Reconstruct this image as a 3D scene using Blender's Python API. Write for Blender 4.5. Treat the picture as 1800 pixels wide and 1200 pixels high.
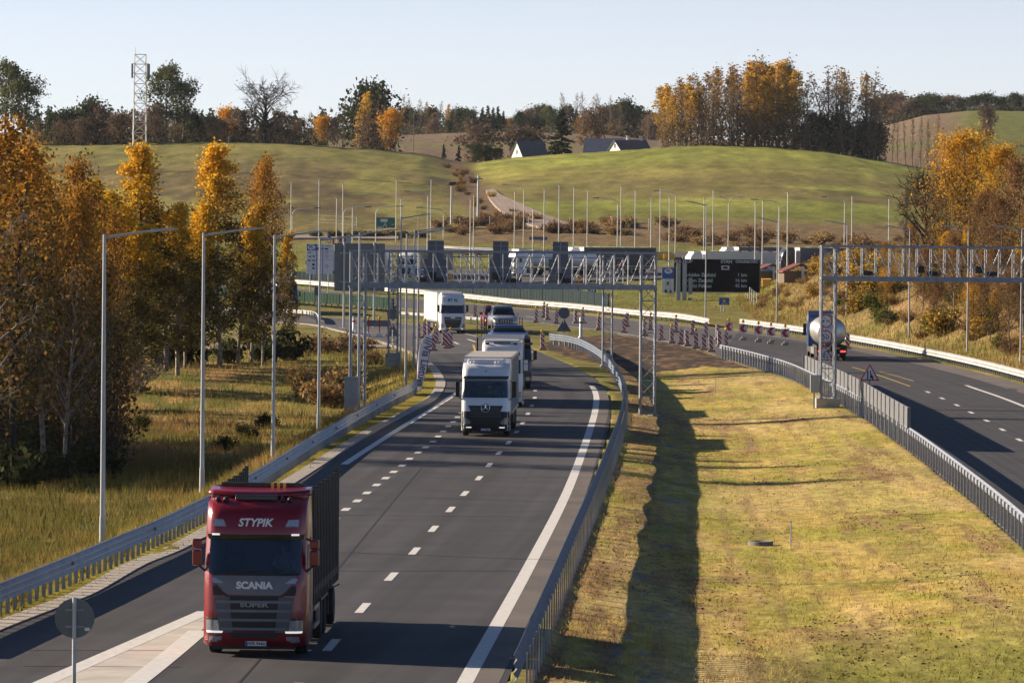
import bpy, bmesh, math, random
import numpy as np
from mathutils import Vector, Matrix
R = math.radians
for o in list(bpy.data.objects): bpy.data.objects.remove(o)
scene = bpy.context.scene
C = scene.collection

# ------------------------------------------------------------------ camera
F = 8600.0; CAMH = 10.3; ROLL = R(0.5); HZ = 417.0       # focal length in 1800-px units, height, roll, horizon row
TH = math.atan((600 - HZ) / F)
cd = bpy.data.cameras.new("camera"); cam = bpy.data.objects.new("camera", cd); C.objects.link(cam)
cd.sensor_width = 36.0; cd.sensor_fit = 'HORIZONTAL'; cd.lens = 36.0 * F / 1800.0
cd.clip_start = 1.0; cd.clip_end = 20000
cam.matrix_world = Matrix.Translation((0, 0, CAMH)) @ (Matrix.Rotation(R(90) - TH, 4, 'X') @ Matrix.Rotation(ROLL, 4, 'Z'))
scene.camera = cam

# ------------------------------------------------------------------ light
SUN_EL = R(20.5); SUN_AZ = R(23)          # elevation; degrees beyond the pure left direction
w = bpy.data.worlds.new("World"); scene.world = w; w.use_nodes = True
nt = w.node_tree; bg = nt.nodes['Background']
sky = nt.nodes.new('ShaderNodeTexSky'); sky.sky_type = 'NISHITA'; sky.sun_disc = False
sky.sun_elevation = SUN_EL
sky.sun_rotation = R(-90) + SUN_AZ        # clockwise from +Y
sky.altitude = 200; sky.air_density = 0.55; sky.dust_density = 0.4; sky.ozone_density = 3.0
# pale hazy band low over the horizon, added to the clear sky
wc = nt.nodes.new('ShaderNodeTexCoord'); ws = nt.nodes.new('ShaderNodeSeparateXYZ'); nt.links.new(wc.outputs['Generated'], ws.inputs[0])
wr = nt.nodes.new('ShaderNodeMapRange'); wr.interpolation_type = 'SMOOTHSTEP'; wr.inputs['From Min'].default_value = .03; wr.inputs['From Max'].default_value = .12; wr.inputs['To Min'].default_value = 1; wr.inputs['To Max'].default_value = 0
nt.links.new(ws.outputs['Z'], wr.inputs['Value'])
wm = nt.nodes.new('ShaderNodeVectorMath'); wm.operation = 'SCALE'; wm.inputs[0].default_value = (3.7, 2.8, 2.3); nt.links.new(wr.outputs[0], wm.inputs['Scale'])
wa = nt.nodes.new('ShaderNodeVectorMath'); wa.operation = 'ADD'; nt.links.new(sky.outputs[0], wa.inputs[0]); nt.links.new(wm.outputs[0], wa.inputs[1])
nt.links.new(wa.outputs[0], bg.inputs[0]); bg.inputs[1].default_value = 0.05
sd = bpy.data.lights.new("sun", 'SUN'); sun = bpy.data.objects.new("sun", sd); C.objects.link(sun)
sd.energy = 5.0; sd.angle = R(0.5); sd.color = (1.0, 0.81, 0.60)
to_sun = Vector((-math.cos(SUN_EL) * math.cos(SUN_AZ), math.cos(SUN_EL) * math.sin(SUN_AZ), math.sin(SUN_EL)))
sun.rotation_euler = to_sun.to_track_quat('Z', 'Y').to_euler()
scene.view_settings.view_transform = 'Standard'; scene.view_settings.look = 'None'
scene.view_settings.exposure = 1.15; scene.view_settings.gamma = 1.0
scene.render.engine = 'CYCLES'

# ------------------------------------------------------------------ helpers
def ray(px, py):
    u = px - 900.0; v = py - 600.0; c, s = math.cos(ROLL), math.sin(ROLL)
    a = (u * c + v * s) / F; b = -(-u * s + v * c) / F
    dy = math.cos(TH) + b * math.sin(TH); dz = -math.sin(TH) + b * math.cos(TH)
    return a / dy, dz / dy
def AT(px, py, Y):
    a, b = ray(px, py); return Vector((a * Y, Y, CAMH + b * Y))
def XP(px, Y, py=600): return ray(px, py)[0] * Y

def sstep(a, b, x):
    t = np.clip((x - a) / (b - a), 0, 1); return t * t * (3 - 2 * t)

def _hash(ix, iy, seed):
    n = (ix.astype(np.int64) * 374761393 + iy.astype(np.int64) * 668265263 + seed * 1274126177) & 0x7fffffff
    n = ((n ^ (n >> 13)) * 1274126177) & 0x7fffffff
    return ((n ^ (n >> 16)) & 0xffff) / 65535.0
def vnoise(x, y, seed=0):
    x = np.asarray(x, float); y = np.asarray(y, float)
    ix = np.floor(x); iy = np.floor(y); fx = x - ix; fy = y - iy
    fx = fx * fx * (3 - 2 * fx); fy = fy * fy * (3 - 2 * fy)
    a = _hash(ix, iy, seed); b = _hash(ix + 1, iy, seed); c = _hash(ix, iy + 1, seed); d = _hash(ix + 1, iy + 1, seed)
    return (a * (1 - fx) + b * fx) * (1 - fy) + (c * (1 - fx) + d * fx) * fy
def fbm(x, y, seed=0, n=3):
    s = 0; a = .5; t = 0
    for i in range(n):
        s = s + a * vnoise(x * 2 ** i, y * 2 ** i, seed + i * 7); t += a; a *= .55
    return s / t

def tag(o, label=None, cat=None, group=None, kind=None):
    if label: o['label'] = label
    if cat: o['category'] = cat
    if group: o['group'] = group
    if kind: o['kind'] = kind
    return o
def empty(name, loc=(0, 0, 0), rz=0.0, label=None, cat=None, group=None):
    o = bpy.data.objects.new(name, None); C.objects.link(o); o.location = loc; o.rotation_euler = (0, 0, rz)
    o.empty_display_size = .2
    return tag(o, label, cat, group)
def link(name, me, parent=None, loc=None, rot=None):
    o = bpy.data.objects.new(name, me); C.objects.link(o)
    if parent: o.parent = parent
    if loc is not None: o.location = loc
    if rot is not None: o.rotation_euler = rot
    return o
KIDS = {}
def kids(o):
    return [c for c in bpy.data.objects if c.parent == o]
def copy_tree(o, parent=None, cache=None):
    c = o.copy(); C.objects.link(c); c.parent = parent
    for ch in o.children: copy_tree(ch, c)
    return c
def dup(o, loc, rz=0.0, label=None, group=None, sc=None):
    c = copy_tree(o); c.location = loc; c.rotation_euler = (0, 0, rz)
    if label: c['label'] = label
    if group: c['group'] = group
    if sc is not None: c.scale = sc if hasattr(sc, '__len__') else (sc, sc, sc)
    return c

class MB:
    """mesh builder: collects pieces, links them as ONE mesh object"""
    def __init__(s): s.v = []; s.f = []; s.m = []; s.sm = []; s.mi = 0; s.smooth = False
    def add(s, vs, fs, smooth=None):
        b = len(s.v); s.v.extend([tuple(p) for p in vs])
        for f in fs:
            s.f.append([i + b for i in f]); s.m.append(s.mi); s.sm.append(s.smooth if smooth is None else smooth)
        return s
    def box(s, c, d, rz=0.0, M=None):
        x, y, z = d[0] / 2, d[1] / 2, d[2] / 2
        vs = [Vector((sx * x, sy * y, sz * z)) for sz in (-1, 1) for sy in (-1, 1) for sx in (-1, 1)]
        if M is None: M = Matrix.Rotation(rz, 3, 'Z')
        c = Vector(c); vs = [M @ p + c for p in vs]
        return s.add(vs, [(0, 2, 3, 1), (4, 5, 7, 6), (0, 1, 5, 4), (2, 6, 7, 3), (0, 4, 6, 2), (1, 3, 7, 5)], False)
    def bbox(s, x0, x1, y0, y1, z0, z1):
        return s.box(((x0 + x1) / 2, (y0 + y1) / 2, (z0 + z1) / 2), (abs(x1 - x0), abs(y1 - y0), abs(z1 - z0)))
    def bevbox(s, x0, x1, y0, y1, z0, z1, b=.03):
        bm = bmesh.new(); bmesh.ops.create_cube(bm, size=1)
        for v in bm.verts: v.co = Vector(((x0 + x1) / 2 + v.co.x * (x1 - x0), (y0 + y1) / 2 + v.co.y * (y1 - y0), (z0 + z1) / 2 + v.co.z * (z1 - z0)))
        bmesh.ops.bevel(bm, geom=bm.edges[:], offset=b, segments=2, affect='EDGES', profile=.5)
        bm.verts.index_update(); s.add([v.co[:] for v in bm.verts], [[v.index for v in f.verts] for f in bm.faces], False); bm.free(); return s
    def tube(s, p0, p1, r0, r1=None, n=8, cap=True):
        p0 = Vector(p0); p1 = Vector(p1); r1 = r0 if r1 is None else r1
        d = (p1 - p0)
        if d.length < 1e-6: return s
        d.normalize(); a = d.orthogonal().normalized(); b = d.cross(a)
        vs = []; 
        for p, r in ((p0, r0), (p1, r1)):
            for i in range(n):
                t = 2 * math.pi * i / n; vs.append(p + a * math.cos(t) * r + b * math.sin(t) * r)
        fs = [(i, (i + 1) % n, n + (i + 1) % n, n + i) for i in range(n)]
        s.add(vs, fs, True)
        if cap: s.add(vs, [list(range(n))[::-1], list(range(n, 2 * n))], False)
        return s
    def path(s, pts, r, n=8):
        for a, b in zip(pts[:-1], pts[1:]): s.tube(a, b, r, r, n)
        return s
    def bar(s, p0, p1, wd, ht=None):
        p0 = Vector(p0); p1 = Vector(p1); ht = wd if ht is None else ht
        d = p1 - p0; L = d.length; d.normalize()
        up = Vector((0, 0, 1)) if abs(d.z) < .95 else Vector((0, 1, 0))
        a = d.cross(up).normalized(); b = a.cross(d).normalized()
        M = Matrix((a, d, b)).transposed()
        return s.box((p0 + p1) / 2, (wd, L, ht), M=M)
    def lathe(s, prof, c=(0, 0, 0), axis='Z', n=24, smooth=True):
        vs = []; c = Vector(c)
        for r, h in prof:
            for i in range(n):
                t = 2 * math.pi * i / n; a, b = r * math.cos(t), r * math.sin(t)
                vs.append(c + (Vector((a, b, h)) if axis == 'Z' else Vector((h, a, b)) if axis == 'X' else Vector((b, h, a))))
        fs = []
        for k in range(len(prof) - 1):
            for i in range(n):
                j = (i + 1) % n; fs.append((k * n + i, k * n + j, (k + 1) * n + j, (k + 1) * n + i))
        s.add(vs, fs, smooth)
        if prof[0][0] > 1e-5: s.add(vs[:n], [list(range(n))[::-1]], False)
        if prof[-1][0] > 1e-5: s.add(vs[-n:], [list(range(n))], False)
        return s
    def prism(s, pts, y0, y1, plane='XZ'):
        """extrude an outline; plane XZ (depth y), YZ (depth x), XY (depth z)"""
        n = len(pts)
        if plane == 'XZ': mk = lambda p, d: (p[0], d, p[1])
        elif plane == 'YZ': mk = lambda p, d: (d, p[0], p[1])
        else: mk = lambda p, d: (p[0], p[1], d)
        vs = [mk(p, y0) for p in pts] + [mk(p, y1) for p in pts]
        fs = [list(range(n)), list(range(n, 2 * n))[::-1]] + [(i, n + i, n + (i + 1) % n, (i + 1) % n) for i in range(n)]
        return s.add(vs, fs, False)
    def mesh(s, name, mats, recalc=True):
        me = bpy.data.meshes.new(name); me.from_pydata(s.v, [], s.f)
        for m in (mats if isinstance(mats, (list, tuple)) else [mats]): me.materials.append(m)
        me.polygons.foreach_set('material_index', s.m); me.polygons.foreach_set('use_smooth', s.sm)
        if recalc:
            bm = bmesh.new(); bm.from_mesh(me); bmesh.ops.recalc_face_normals(bm, faces=bm.faces[:]); bm.to_mesh(me); bm.free()
        me.update(); return me
    def build(s, name, mats, parent=None, loc=None, rot=None, recalc=True):
        return link(name, s.mesh(name, mats, recalc), parent, loc, rot)

def arr_mesh(name, V, Fq, mats, smooth=False, col=None, uv=None):
    """mesh from numpy arrays; Fq is (n,3) or (n,4)"""
    me = bpy.data.meshes.new(name); n = len(V); k = Fq.shape[1]; m = len(Fq)
    me.vertices.add(n); me.vertices.foreach_set('co', np.ascontiguousarray(V, dtype=np.float32).ravel())
    me.loops.add(m * k); me.loops.foreach_set('vertex_index', np.ascontiguousarray(Fq, dtype=np.int32).ravel())
    me.polygons.add(m); me.polygons.foreach_set('loop_start', np.arange(0, m * k, k, dtype=np.int32))
    me.polygons.foreach_set('loop_total', np.full(m, k, dtype=np.int32))
    me.polygons.foreach_set('use_smooth', np.full(m, smooth, dtype=bool))
    for mt in (mats if isinstance(mats, (list, tuple)) else [mats]): me.materials.append(mt)
    me.update(calc_edges=True)
    if col is not None:
        at = me.color_attributes.new('Col', 'FLOAT_COLOR', 'POINT')
        c4 = np.ones((n, 4), np.float32); c4[:, :3] = col; at.data.foreach_set('color', c4.ravel())
    if uv is not None:
        l = me.uv_layers.new(name='UVMap'); l.data.foreach_set('uv', np.ascontiguousarray(uv[Fq.ravel()], dtype=np.float32).ravel())
    return me

def text_mesh(body, size, mat, extrude=.004, bold=0.0, align='CENTER', shear=0.0, sx=1.0):
    cu = bpy.data.curves.new('lettering', 'FONT'); cu.body = body; cu.size = size; cu.extrude = extrude
    cu.offset = bold; cu.align_x = align; cu.align_y = 'CENTER'; cu.shear = shear; cu.resolution_u = 4
    ob = bpy.data.objects.new('lettering', cu); C.objects.link(ob)
    dg = bpy.context.evaluated_depsgraph_get(); dg.update()
    me = bpy.data.meshes.new_from_object(ob.evaluated_get(dg))
    bpy.data.objects.remove(ob); bpy.data.curves.remove(cu)
    me.materials.clear(); me.materials.append(mat)
    if sx != 1.0:
        for v in me.vertices: v.co.x *= sx
    return me
def text(name, body, size, mat, parent, loc, rot=(R(90), 0, 0), **kw):
    return link(name, text_mesh(body, size, mat, **kw), parent, loc, rot)

# ------------------------------------------------------------------ materials
def mat(name, col, rough=.6, metal=0.0, var=.12, scale=6.0, bump=0.0, bscale=None, coat=0.0, spec=None, emit=None, es=0.0, dirt=0.0):
    m = bpy.data.materials.new(name); m.use_nodes = True; t = m.node_tree; b = t.nodes['Principled BSDF']
    b.inputs['Roughness'].default_value = rough; b.inputs['Metallic'].default_value = metal
    if coat: b.inputs['Coat Weight'].default_value = coat; b.inputs['Coat Roughness'].default_value = .06
    if spec is not None: b.inputs['Specular IOR Level'].default_value = spec
    tc = t.nodes.new('ShaderNodeTexCoord'); nz = t.nodes.new('ShaderNodeTexNoise'); nz.inputs['Scale'].default_value = scale; nz.inputs['Detail'].default_value = 6
    t.links.new(tc.outputs['Object'], nz.inputs['Vector'])
    rp = t.nodes.new('ShaderNodeMapRange'); rp.inputs['From Min'].default_value = .3; rp.inputs['From Max'].default_value = .7
    rp.inputs['To Min'].default_value = 1 - var; rp.inputs['To Max'].default_value = 1 + var
    t.links.new(nz.outputs['Fac'], rp.inputs['Value'])
    mx = t.nodes.new('ShaderNodeVectorMath'); mx.operation = 'SCALE'; mx.inputs[0].default_value = col[:3]
    t.links.new(rp.outputs[0], mx.inputs['Scale']); t.links.new(mx.outputs[0], b.inputs['Base Color'])
    if bump:
        bn = t.nodes.new('ShaderNodeBump'); bn.inputs['Strength'].default_value = bump; bn.inputs['Distance'].default_value = .02
        n2 = t.nodes.new('ShaderNodeTexNoise'); n2.inputs['Scale'].default_value = bscale or scale * 4; n2.inputs['Detail'].default_value = 4
        t.links.new(tc.outputs['Object'], n2.inputs['Vector']); t.links.new(n2.outputs['Fac'], bn.inputs['Height']); t.links.new(bn.outputs[0], b.inputs['Normal'])
    if emit: b.inputs['Emission Color'].default_value = (*emit, 1); b.inputs['Emission Strength'].default_value = es
    return m
M = {}
M['galv'] = mat('galvanised_steel', (.24, .275, .33), .5, .2, .18, 3.0, .15)
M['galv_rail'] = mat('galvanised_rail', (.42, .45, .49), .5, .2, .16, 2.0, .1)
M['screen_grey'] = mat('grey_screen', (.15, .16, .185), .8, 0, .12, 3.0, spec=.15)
M['galv_dark'] = mat('shade_toned_rail', (.105, .13, .17), .6, .1, .2, 1.0, .1, spec=.3)  # galvanised steel with the shade of the rail's back side put into its colour
M['galv_new'] = mat('bright_galvanised_rail', (.38, .385, .385), .55, .15, .18, .8)
M['pole'] = mat('painted_pole', (.36, .385, .42), .45, .4, .1, 2.0)
M['pole_far'] = mat('pale_pole', (.58, .58, .56), .5, .2, .1, 2.0)
M['pole_dark'] = mat('dark_pole', (.16, .16, .17), .6, .2, .2, 2.0)
M['alu_back'] = mat('sign_back_grey', (.13, .15, .18), .5, .3, .1, 1.5)
M['white'] = mat('white_paint', (.78, .79, .80), .35, 0, .04, 1.5, coat=.4)
M['white_tarp'] = mat('white_tarpaulin', (.70, .69, .65), .55, 0, .07, 1.2, .12, 3.0)
M['tarp_top'] = mat('tarpaulin_roof', (.52, .50, .46), .6, 0, .1, 1.0)
M['silver_blue'] = mat('pearl_white_paint', (.70, .73, .77), .3, .1, .04, 1.5, coat=.5)
M['red'] = mat('metallic_red_paint', (.20, .004, .014), .3, .15, .08, 3.0, coat=.5)
M['red_dark'] = mat('dark_red_paint', (.16, .006, .013), .3, .2, .08, 3.0, coat=.6)
M['grey_trim'] = mat('grey_trim', (.085, .09, .105), .45, .1, .1, 4.0)
M['grey_mid'] = mat('mid_grey_trim', (.14, .15, .17), .45, .1, .1, 4.0)
M['black'] = mat('black_plastic', (.012, .012, .014), .5, 0, .15, 6.0)
M['black_gloss'] = mat('black_gloss', (.010, .010, .012), .15, 0, .1, 6.0)
M['rubber'] = mat('tyre_rubber', (.018, .018, .018), .85, 0, .2, 8.0, .2)
M['rim'] = mat('wheel_rim', (.30, .30, .31), .4, .7, .15, 4.0)
M['chassis'] = mat('chassis_paint', (.030, .030, .032), .7, .1, .2, 4.0)
M['chrome'] = mat('chrome', (.75, .76, .78), .15, 1.0, .05, 3.0)
M['stake'] = mat('stake_steel', (.045, .045, .05), .6, .3, .25, 3.0, .15)
M['lamp_glass'] = mat('headlamp_glass', (.32, .34, .37), .12, .3, .2, 20.0, coat=.6)
M['lamp_on'] = mat('running_light', (.6, .6, .6), .3, 0, .02, 5, emit=(1, .97, .9), es=.3)
M['tail'] = mat('tail_light', (.5, .02, .02), .3, 0, .05, 5, emit=(1, .06, .04), es=1.2)
M['amber'] = mat('amber_lens', (.85, .42, .03), .35, 0, .08, 8)
M['yellow'] = mat('yellow_plastic', (.80, .45, .04), .45, 0, .08, 8)
M['concrete'] = mat('concrete', (.33, .32, .30), .9, 0, .2, 2.5, .3, 20)
M['conc_dark'] = mat('weathered_concrete', (.16, .15, .14), .9, 0, .3, 2.5, .3, 20)
M['steel_tank'] = mat('brushed_tank_steel', (.55, .54, .51), .33, .75, .08, 2.0, .05)
M['blue'] = mat('blue_paint', (.020, .065, .24), .35, .05, .06, 2.0, coat=.5)
M['blue_sign'] = mat('blue_sign_sheet', (.012, .10, .42), .4, 0, .04, 2.0)
M['green_sign'] = mat('green_sign_sheet', (.012, .17, .12), .4, 0, .05, 2.0)
M['green_fence'] = mat('green_screen', (.008, .034, .022), .85, 0, .12, 3.0, spec=.12)
M['teal_fence'] = mat('dark_green_screen', (.020, .036, .041), .9, 0, .12, 3.0, spec=.1)
M['sign_white'] = mat('white_sign_sheet', (.72, .73, .74), .4, 0, .05, 2.0)
M['sign_red'] = mat('red_sign_sheet', (.55, .02, .03), .4, 0, .06, 2.0)
M['sign_black'] = mat('black_sign_ink', (.012, .012, .014), .5, 0, .05, 2.0)
M['sign_yellow'] = mat('yellow_sign_sheet', (.85, .60, .04), .4, 0, .05, 2.0)
M['panel_red'] = mat('guide_panel_red', (.42, .015, .025), .4, 0, .08, 3.0)
M['vms'] = mat('display_board', (.006, .007, .012), .7, 0, .2, 3.0, spec=.1)
M['vms_text'] = mat('display_lettering', (.55, .58, .62), .5, 0, .03, 3.0)
M['cabinet'] = mat('cabinet_grey', (.30, .34, .38), .5, .2, .06, 2.0)
M['navy'] = mat('dark_navy_paint', (.018, .024, .045), .35, .1, .1, 2.0, coat=.4)
M['curtain_grey'] = mat('grey_curtain', (.115, .125, .15), .55, 0, .1, 1.2, .1, 3)
M['curtain_dark'] = mat('charcoal_curtain', (.040, .045, .055), .5, 0, .15, 1.2, .1, 3)
M['roof_blue'] = mat('blue_grey_roof', (.10, .13, .19), .5, .2, .15, 1.0)
M['roof_tile'] = mat('slate_roof', (.11, .125, .155), .6, .1, .35, 2.5)
M['wall_white'] = mat('whitewashed_wall', (.75, .73, .69), .8, 0, .06, 1.0)
M['wall_grey'] = mat('grey_plaster', (.30, .31, .33), .85, 0, .1, 1.0)
M['roof_red'] = mat('red_roof', (.15, .04, .035), .7, 0, .15, 3)
M['wood'] = mat('weathered_timber', (.14, .10, .07), .85, 0, .25, 5, .2)
M['bark'] = mat('dark_bark', (.040, .032, .027), .95, 0, .35, 6, .4)
M['bark_birch'] = mat('birch_bark', (.22, .19, .165), .9, 0, .55, 3, .3)
M['bark_grey'] = mat('grey_bark', (.125, .105, .09), .95, 0, .3, 6, .3)
M['flag'] = mat('banner_cloth', (.80, .80, .92), .7, 0, .04, 2.0)
M['flag_ink'] = mat('banner_ink', (.10, .11, .22), .7, 0, .04, 2.0)
M['car_silver'] = mat('silver_car_paint', (.42, .46, .53), .28, .45, .05, 3, coat=.8)
M['car_blue'] = mat('dark_blue_car_paint', (.02, .05, .2), .28, .2, .05, 3, coat=.8)
M['car_red'] = mat('red_car_paint', (.25, .015, .02), .3, .2, .05, 3, coat=.6)
M['skin'] = mat('skin', (.42, .24, .17), .6, 0, .08, 10)
M['shirt'] = mat('dark_shirt', (.16, .19, .26), .85, 0, .1, 10)
M['seat'] = mat('seat_fabric', (.055, .055, .06), .9, 0, .1, 10)
M['green_logo'] = mat('green_logo', (.06, .32, .08), .5, 0, .04, 3)
M['blue_logo'] = mat('blue_logo', (.02, .10, .34), .5, 0, .04, 3)

def glass_mat():
    m = bpy.data.materials.new('windscreen_glass'); m.use_nodes = True; t = m.node_tree; t.nodes.clear()
    o = t.nodes.new('ShaderNodeOutputMaterial'); tr = t.nodes.new('ShaderNodeBsdfTransparent'); tr.inputs[0].default_value = (.46, .54, .58, 1)
    gl = t.nodes.new('ShaderNodeBsdfGlossy'); gl.inputs['Roughness'].default_value = .04; gl.inputs[0].default_value = (.9, .95, 1, 1)
    fr = t.nodes.new('ShaderNodeFresnel'); fr.inputs[0].default_value = 1.85
    mx = t.nodes.new('ShaderNodeMixShader'); t.links.new(fr.outputs[0], mx.inputs[0]); t.links.new(tr.outputs[0], mx.inputs[1]); t.links.new(gl.outputs[0], mx.inputs[2])
    t.links.new(mx.outputs[0], o.inputs[0]); return m
M['glass'] = glass_mat()
M['dark_glass'] = mat('dark_window_glass', (.012, .016, .022), .08, 0, .1, 2.0, coat=.5)

def leaf_mat(name, trans=.35):
    m = bpy.data.materials.new(name); m.use_nodes = True; t = m.node_tree; t.nodes.clear()
    o = t.nodes.new('ShaderNodeOutputMaterial'); a = t.nodes.new('ShaderNodeVertexColor'); a.layer_name = 'Col'
    oi = t.nodes.new('ShaderNodeObjectInfo'); mr = t.nodes.new('ShaderNodeMapRange'); mr.inputs['To Min'].default_value = .8; mr.inputs['To Max'].default_value = 1.2
    t.links.new(oi.outputs['Random'], mr.inputs['Value'])
    sc = t.nodes.new('ShaderNodeVectorMath'); sc.operation = 'SCALE'; t.links.new(a.outputs['Color'], sc.inputs[0]); t.links.new(mr.outputs[0], sc.inputs['Scale'])
    d = t.nodes.new('ShaderNodeBsdfDiffuse'); tr = t.nodes.new('ShaderNodeBsdfTranslucent')
    t.links.new(sc.outputs[0], d.inputs[0]); t.links.new(sc.outputs[0], tr.inputs[0])
    mx = t.nodes.new('ShaderNodeMixShader'); mx.inputs[0].default_value = trans
    t.links.new(d.outputs[0], mx.inputs[1]); t.links.new(tr.outputs[0], mx.inputs[2]); t.links.new(mx.outputs[0], o.inputs[0]); return m
M['leaf'] = leaf_mat('autumn_leaves', .30)
M['grassblade'] = leaf_mat('grass_blades', .3)

# ------------------------------------------------------------------ terrain
BY = [0, 340, 420, 480, 560, 620, 690, 748, 800, 850, 900, 930]
BZ = [0, 0, .3, .75, 1.2, 1.9, 3.3, 4.9, 6.2, 7.9, 9.8, 11.0]
def hz_at(px): return HZ + (px - 900) * math.tan(ROLL)
def tabz(tab, Y):
    xs = [p[0] for p in tab]; zs = [CAMH + (hz_at(p[0]) - p[1]) * Y / F for p in tab]; return xs, zs
CX, CZ = tabz([(-400, 268), (-200, 262), (170, 254), (300, 252), (420, 250), (520, 253), (640, 262), (740, 270), (790, 282), (830, 286), (870, 281), (900, 277), (960, 273), (1100, 264), (1180, 258), (1250, 256), (1350, 259), (1450, 267), (1550, 283), (1620, 296), (1700, 310), (1900, 330), (2300, 340)], 1400)
FX, FZ = tabz([(-400, 236), (0, 236), (300, 236), (600, 240), (720, 240), (850, 234), (960, 236), (1060, 240), (1150, 250), (1450, 246), (1560, 222), (1620, 206), (1700, 197), (1800, 198), (2300, 200)], 2200)
PT = [0, .25, .5, .75, .9, 1.0]; PV = [0, .25, .50, .78, .93, 1.0]
def base(x, y):
    x = np.asarray(x, float); y = np.asarray(y, float)
    z = np.interp(y, BY, BZ)
    px = x / np.maximum(y, 1) * F + 900
    zc = np.interp(px, CX, CZ); zf = np.interp(px, FX, FZ)
    t = np.clip((y - 930) / 470, 0, 1); hill = 11 + (zc - 11) * np.interp(t, PT, PV)
    dip = zc - 4.5 * sstep(1420, 1560, y)
    far = dip + (zf - dip) * sstep(1560, 2200, y)
    z = np.where(y > 930, hill, z); z = np.where(y > 1400, far, z)
    return z
def G0(px, py, fn=None, lo=60, hi=2600):
    """ground point seen at a picture position (ray against the terrain)"""
    a, b = ray(px, py); Y = np.concatenate([np.arange(lo, 700, .5), np.arange(700, hi, 1.0)])
    z = CAMH + b * Y; g = (fn or base)(a * Y, Y); k = np.nonzero(z <= g)[0]
    if len(k) == 0: Yh = hi
    else:
        i = max(k[0], 1); d0 = z[i - 1] - g[i - 1]; d1 = z[i] - g[i]; t = d0 / (d0 - d1 + 1e-9); Yh = Y[i - 1] + (Y[i] - Y[i - 1]) * t
    return Vector((a * Yh, Yh, float((fn or base)(a * Yh, Yh))))
def smooth_line(pts, n):
    """Catmull-Rom through 2D points, n samples evenly along the length"""
    P = [np.array(p[:2], float) for p in pts]; P = [2 * P[0] - P[1]] + P + [2 * P[-1] - P[-2]]
    out = []
    for i in range(1, len(P) - 2):
        for t in np.linspace(0, 1, 14, endpoint=False):
            a, b, c, d = P[i - 1], P[i], P[i + 1], P[i + 2]
            out.append(.5 * ((2 * b) + (c - a) * t + (2 * a - 5 * b + 4 * c - d) * t * t + (3 * b - a - 3 * c + d) * t ** 3))
    out.append(P[-2]); out = np.array(out)
    s = np.concatenate([[0], np.cumsum(np.linalg.norm(np.diff(out, axis=0), axis=1))])
    q = np.linspace(0, s[-1], n); return np.stack([np.interp(q, s, out[:, 0]), np.interp(q, s, out[:, 1])], 1), s[-1]
def PL(px): return [G0(*p) for p in px]

RAIL_L = PL([(-150, 1150), (0, 1086), (100, 1043), (200, 998), (300, 952), (445, 872), (560, 795), (640, 745), (690, 716), (722, 700), (737, 688)])
RAIL_M = PL([(905, 1240), (925, 1192), (1000, 1003), (1060, 852), (1090, 762), (1096, 722), (1086, 684), (1062, 645), (1030, 622), (1000, 611), (965, 606)])
BARR = PL([(2130, 1322), (1960, 1130), (1800, 962), (1700, 872), (1600, 792), (1500, 722), (1400, 669), (1330, 645), (1265, 628)])
RAIL_R = PL([(2400, 882), (2050, 745), (1900, 700), (1800, 672), (1700, 646), (1600, 624), (1500, 605), (1400, 588), (1300, 574)])
RAIL_F = PL([(1246, 576), (1190, 566), (1100, 558), (1000, 547), (900, 539), (840, 532), (740, 522), (640, 514), (540, 505), (440, 498), (300, 488), (100, 474)])
A_L = PL([(-260, 1225), (-100, 1150), (0, 1105), (100, 1066), (165, 1040), (250, 992), (345, 950), (520, 845), (640, 768), (700, 735), (745, 712), (768, 697), (780, 675), (772, 655), (756, 638), (730, 622)])
A_R = PL([(840, 1330), (890, 1200), (960, 1040), (1030, 870), (1068, 760), (1073, 715), (1066, 690), (1045, 665), (1000, 640), (985, 634), (950, 619)])
A2_L = PL([(731, 622), (690, 607), (640, 592), (600, 582), (550, 571), (480, 566), (400, 560), (300, 555), (150, 550)])
A2_R = PL([(951, 619), (900, 603), (840, 589), (780, 577), (700, 567), (635, 561), (540, 556), (480, 552), (400, 547), (300, 542), (150, 536)])
B_L = PL([(2150, 1342), (1980, 1150), (1806, 966), (1706, 876), (1606, 796), (1506, 726), (1406, 673), (1330, 648), (1265, 626), (1235, 615), (1180, 603), (1130, 594), (1060, 582), (980, 572), (917, 564), (840, 555), (740, 545), (660, 538), (560, 530), (460, 524), (300, 514), (100, 502)])
B_R = PL([(2560, 940), (2100, 766), (1900, 705), (1800, 676), (1700, 650), (1600, 628), (1500, 609), (1385, 591), (1300, 581), (1250, 577), (1180, 570), (1100, 561), (1000, 550), (900, 541), (840, 535), (740, 526), (660, 519), (560, 510), (460, 503), (300, 492), (100, 478)])
def xline(pts, n=120):
    q, _ = smooth_line(pts, n); o = np.argsort(q[:, 1]); return q[o, 0], q[o, 1]
_xl, _yl = xline(RAIL_L); _xm, _ym = xline(RAIL_M[:8]); _xb, _yb = xline(BARR); _xr, _yr = xline(RAIL_R)
def inpoly(x, y, poly):
    r = np.zeros(x.shape, bool); n = len(poly); j = n - 1
    for i in range(n):
        xi, yi, xj, yj = poly[i][0], poly[i][1], poly[j][0], poly[j][1]
        c = ((yi > y) != (yj > y)) & (x < (xj - xi) * (y - yi) / (yj - yi + 1e-12) + xi); r ^= c; j = i
    return r
def roadpoly(l, r): 
    a, _ = smooth_line(l, 90); b, _ = smooth_line(r, 90); return list(map(tuple, a)) + list(map(tuple, b[::-1]))
ROADS = [roadpoly(A_L, A_R), roadpoly(A2_L, A2_R), roadpoly(B_L, B_R)]
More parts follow.
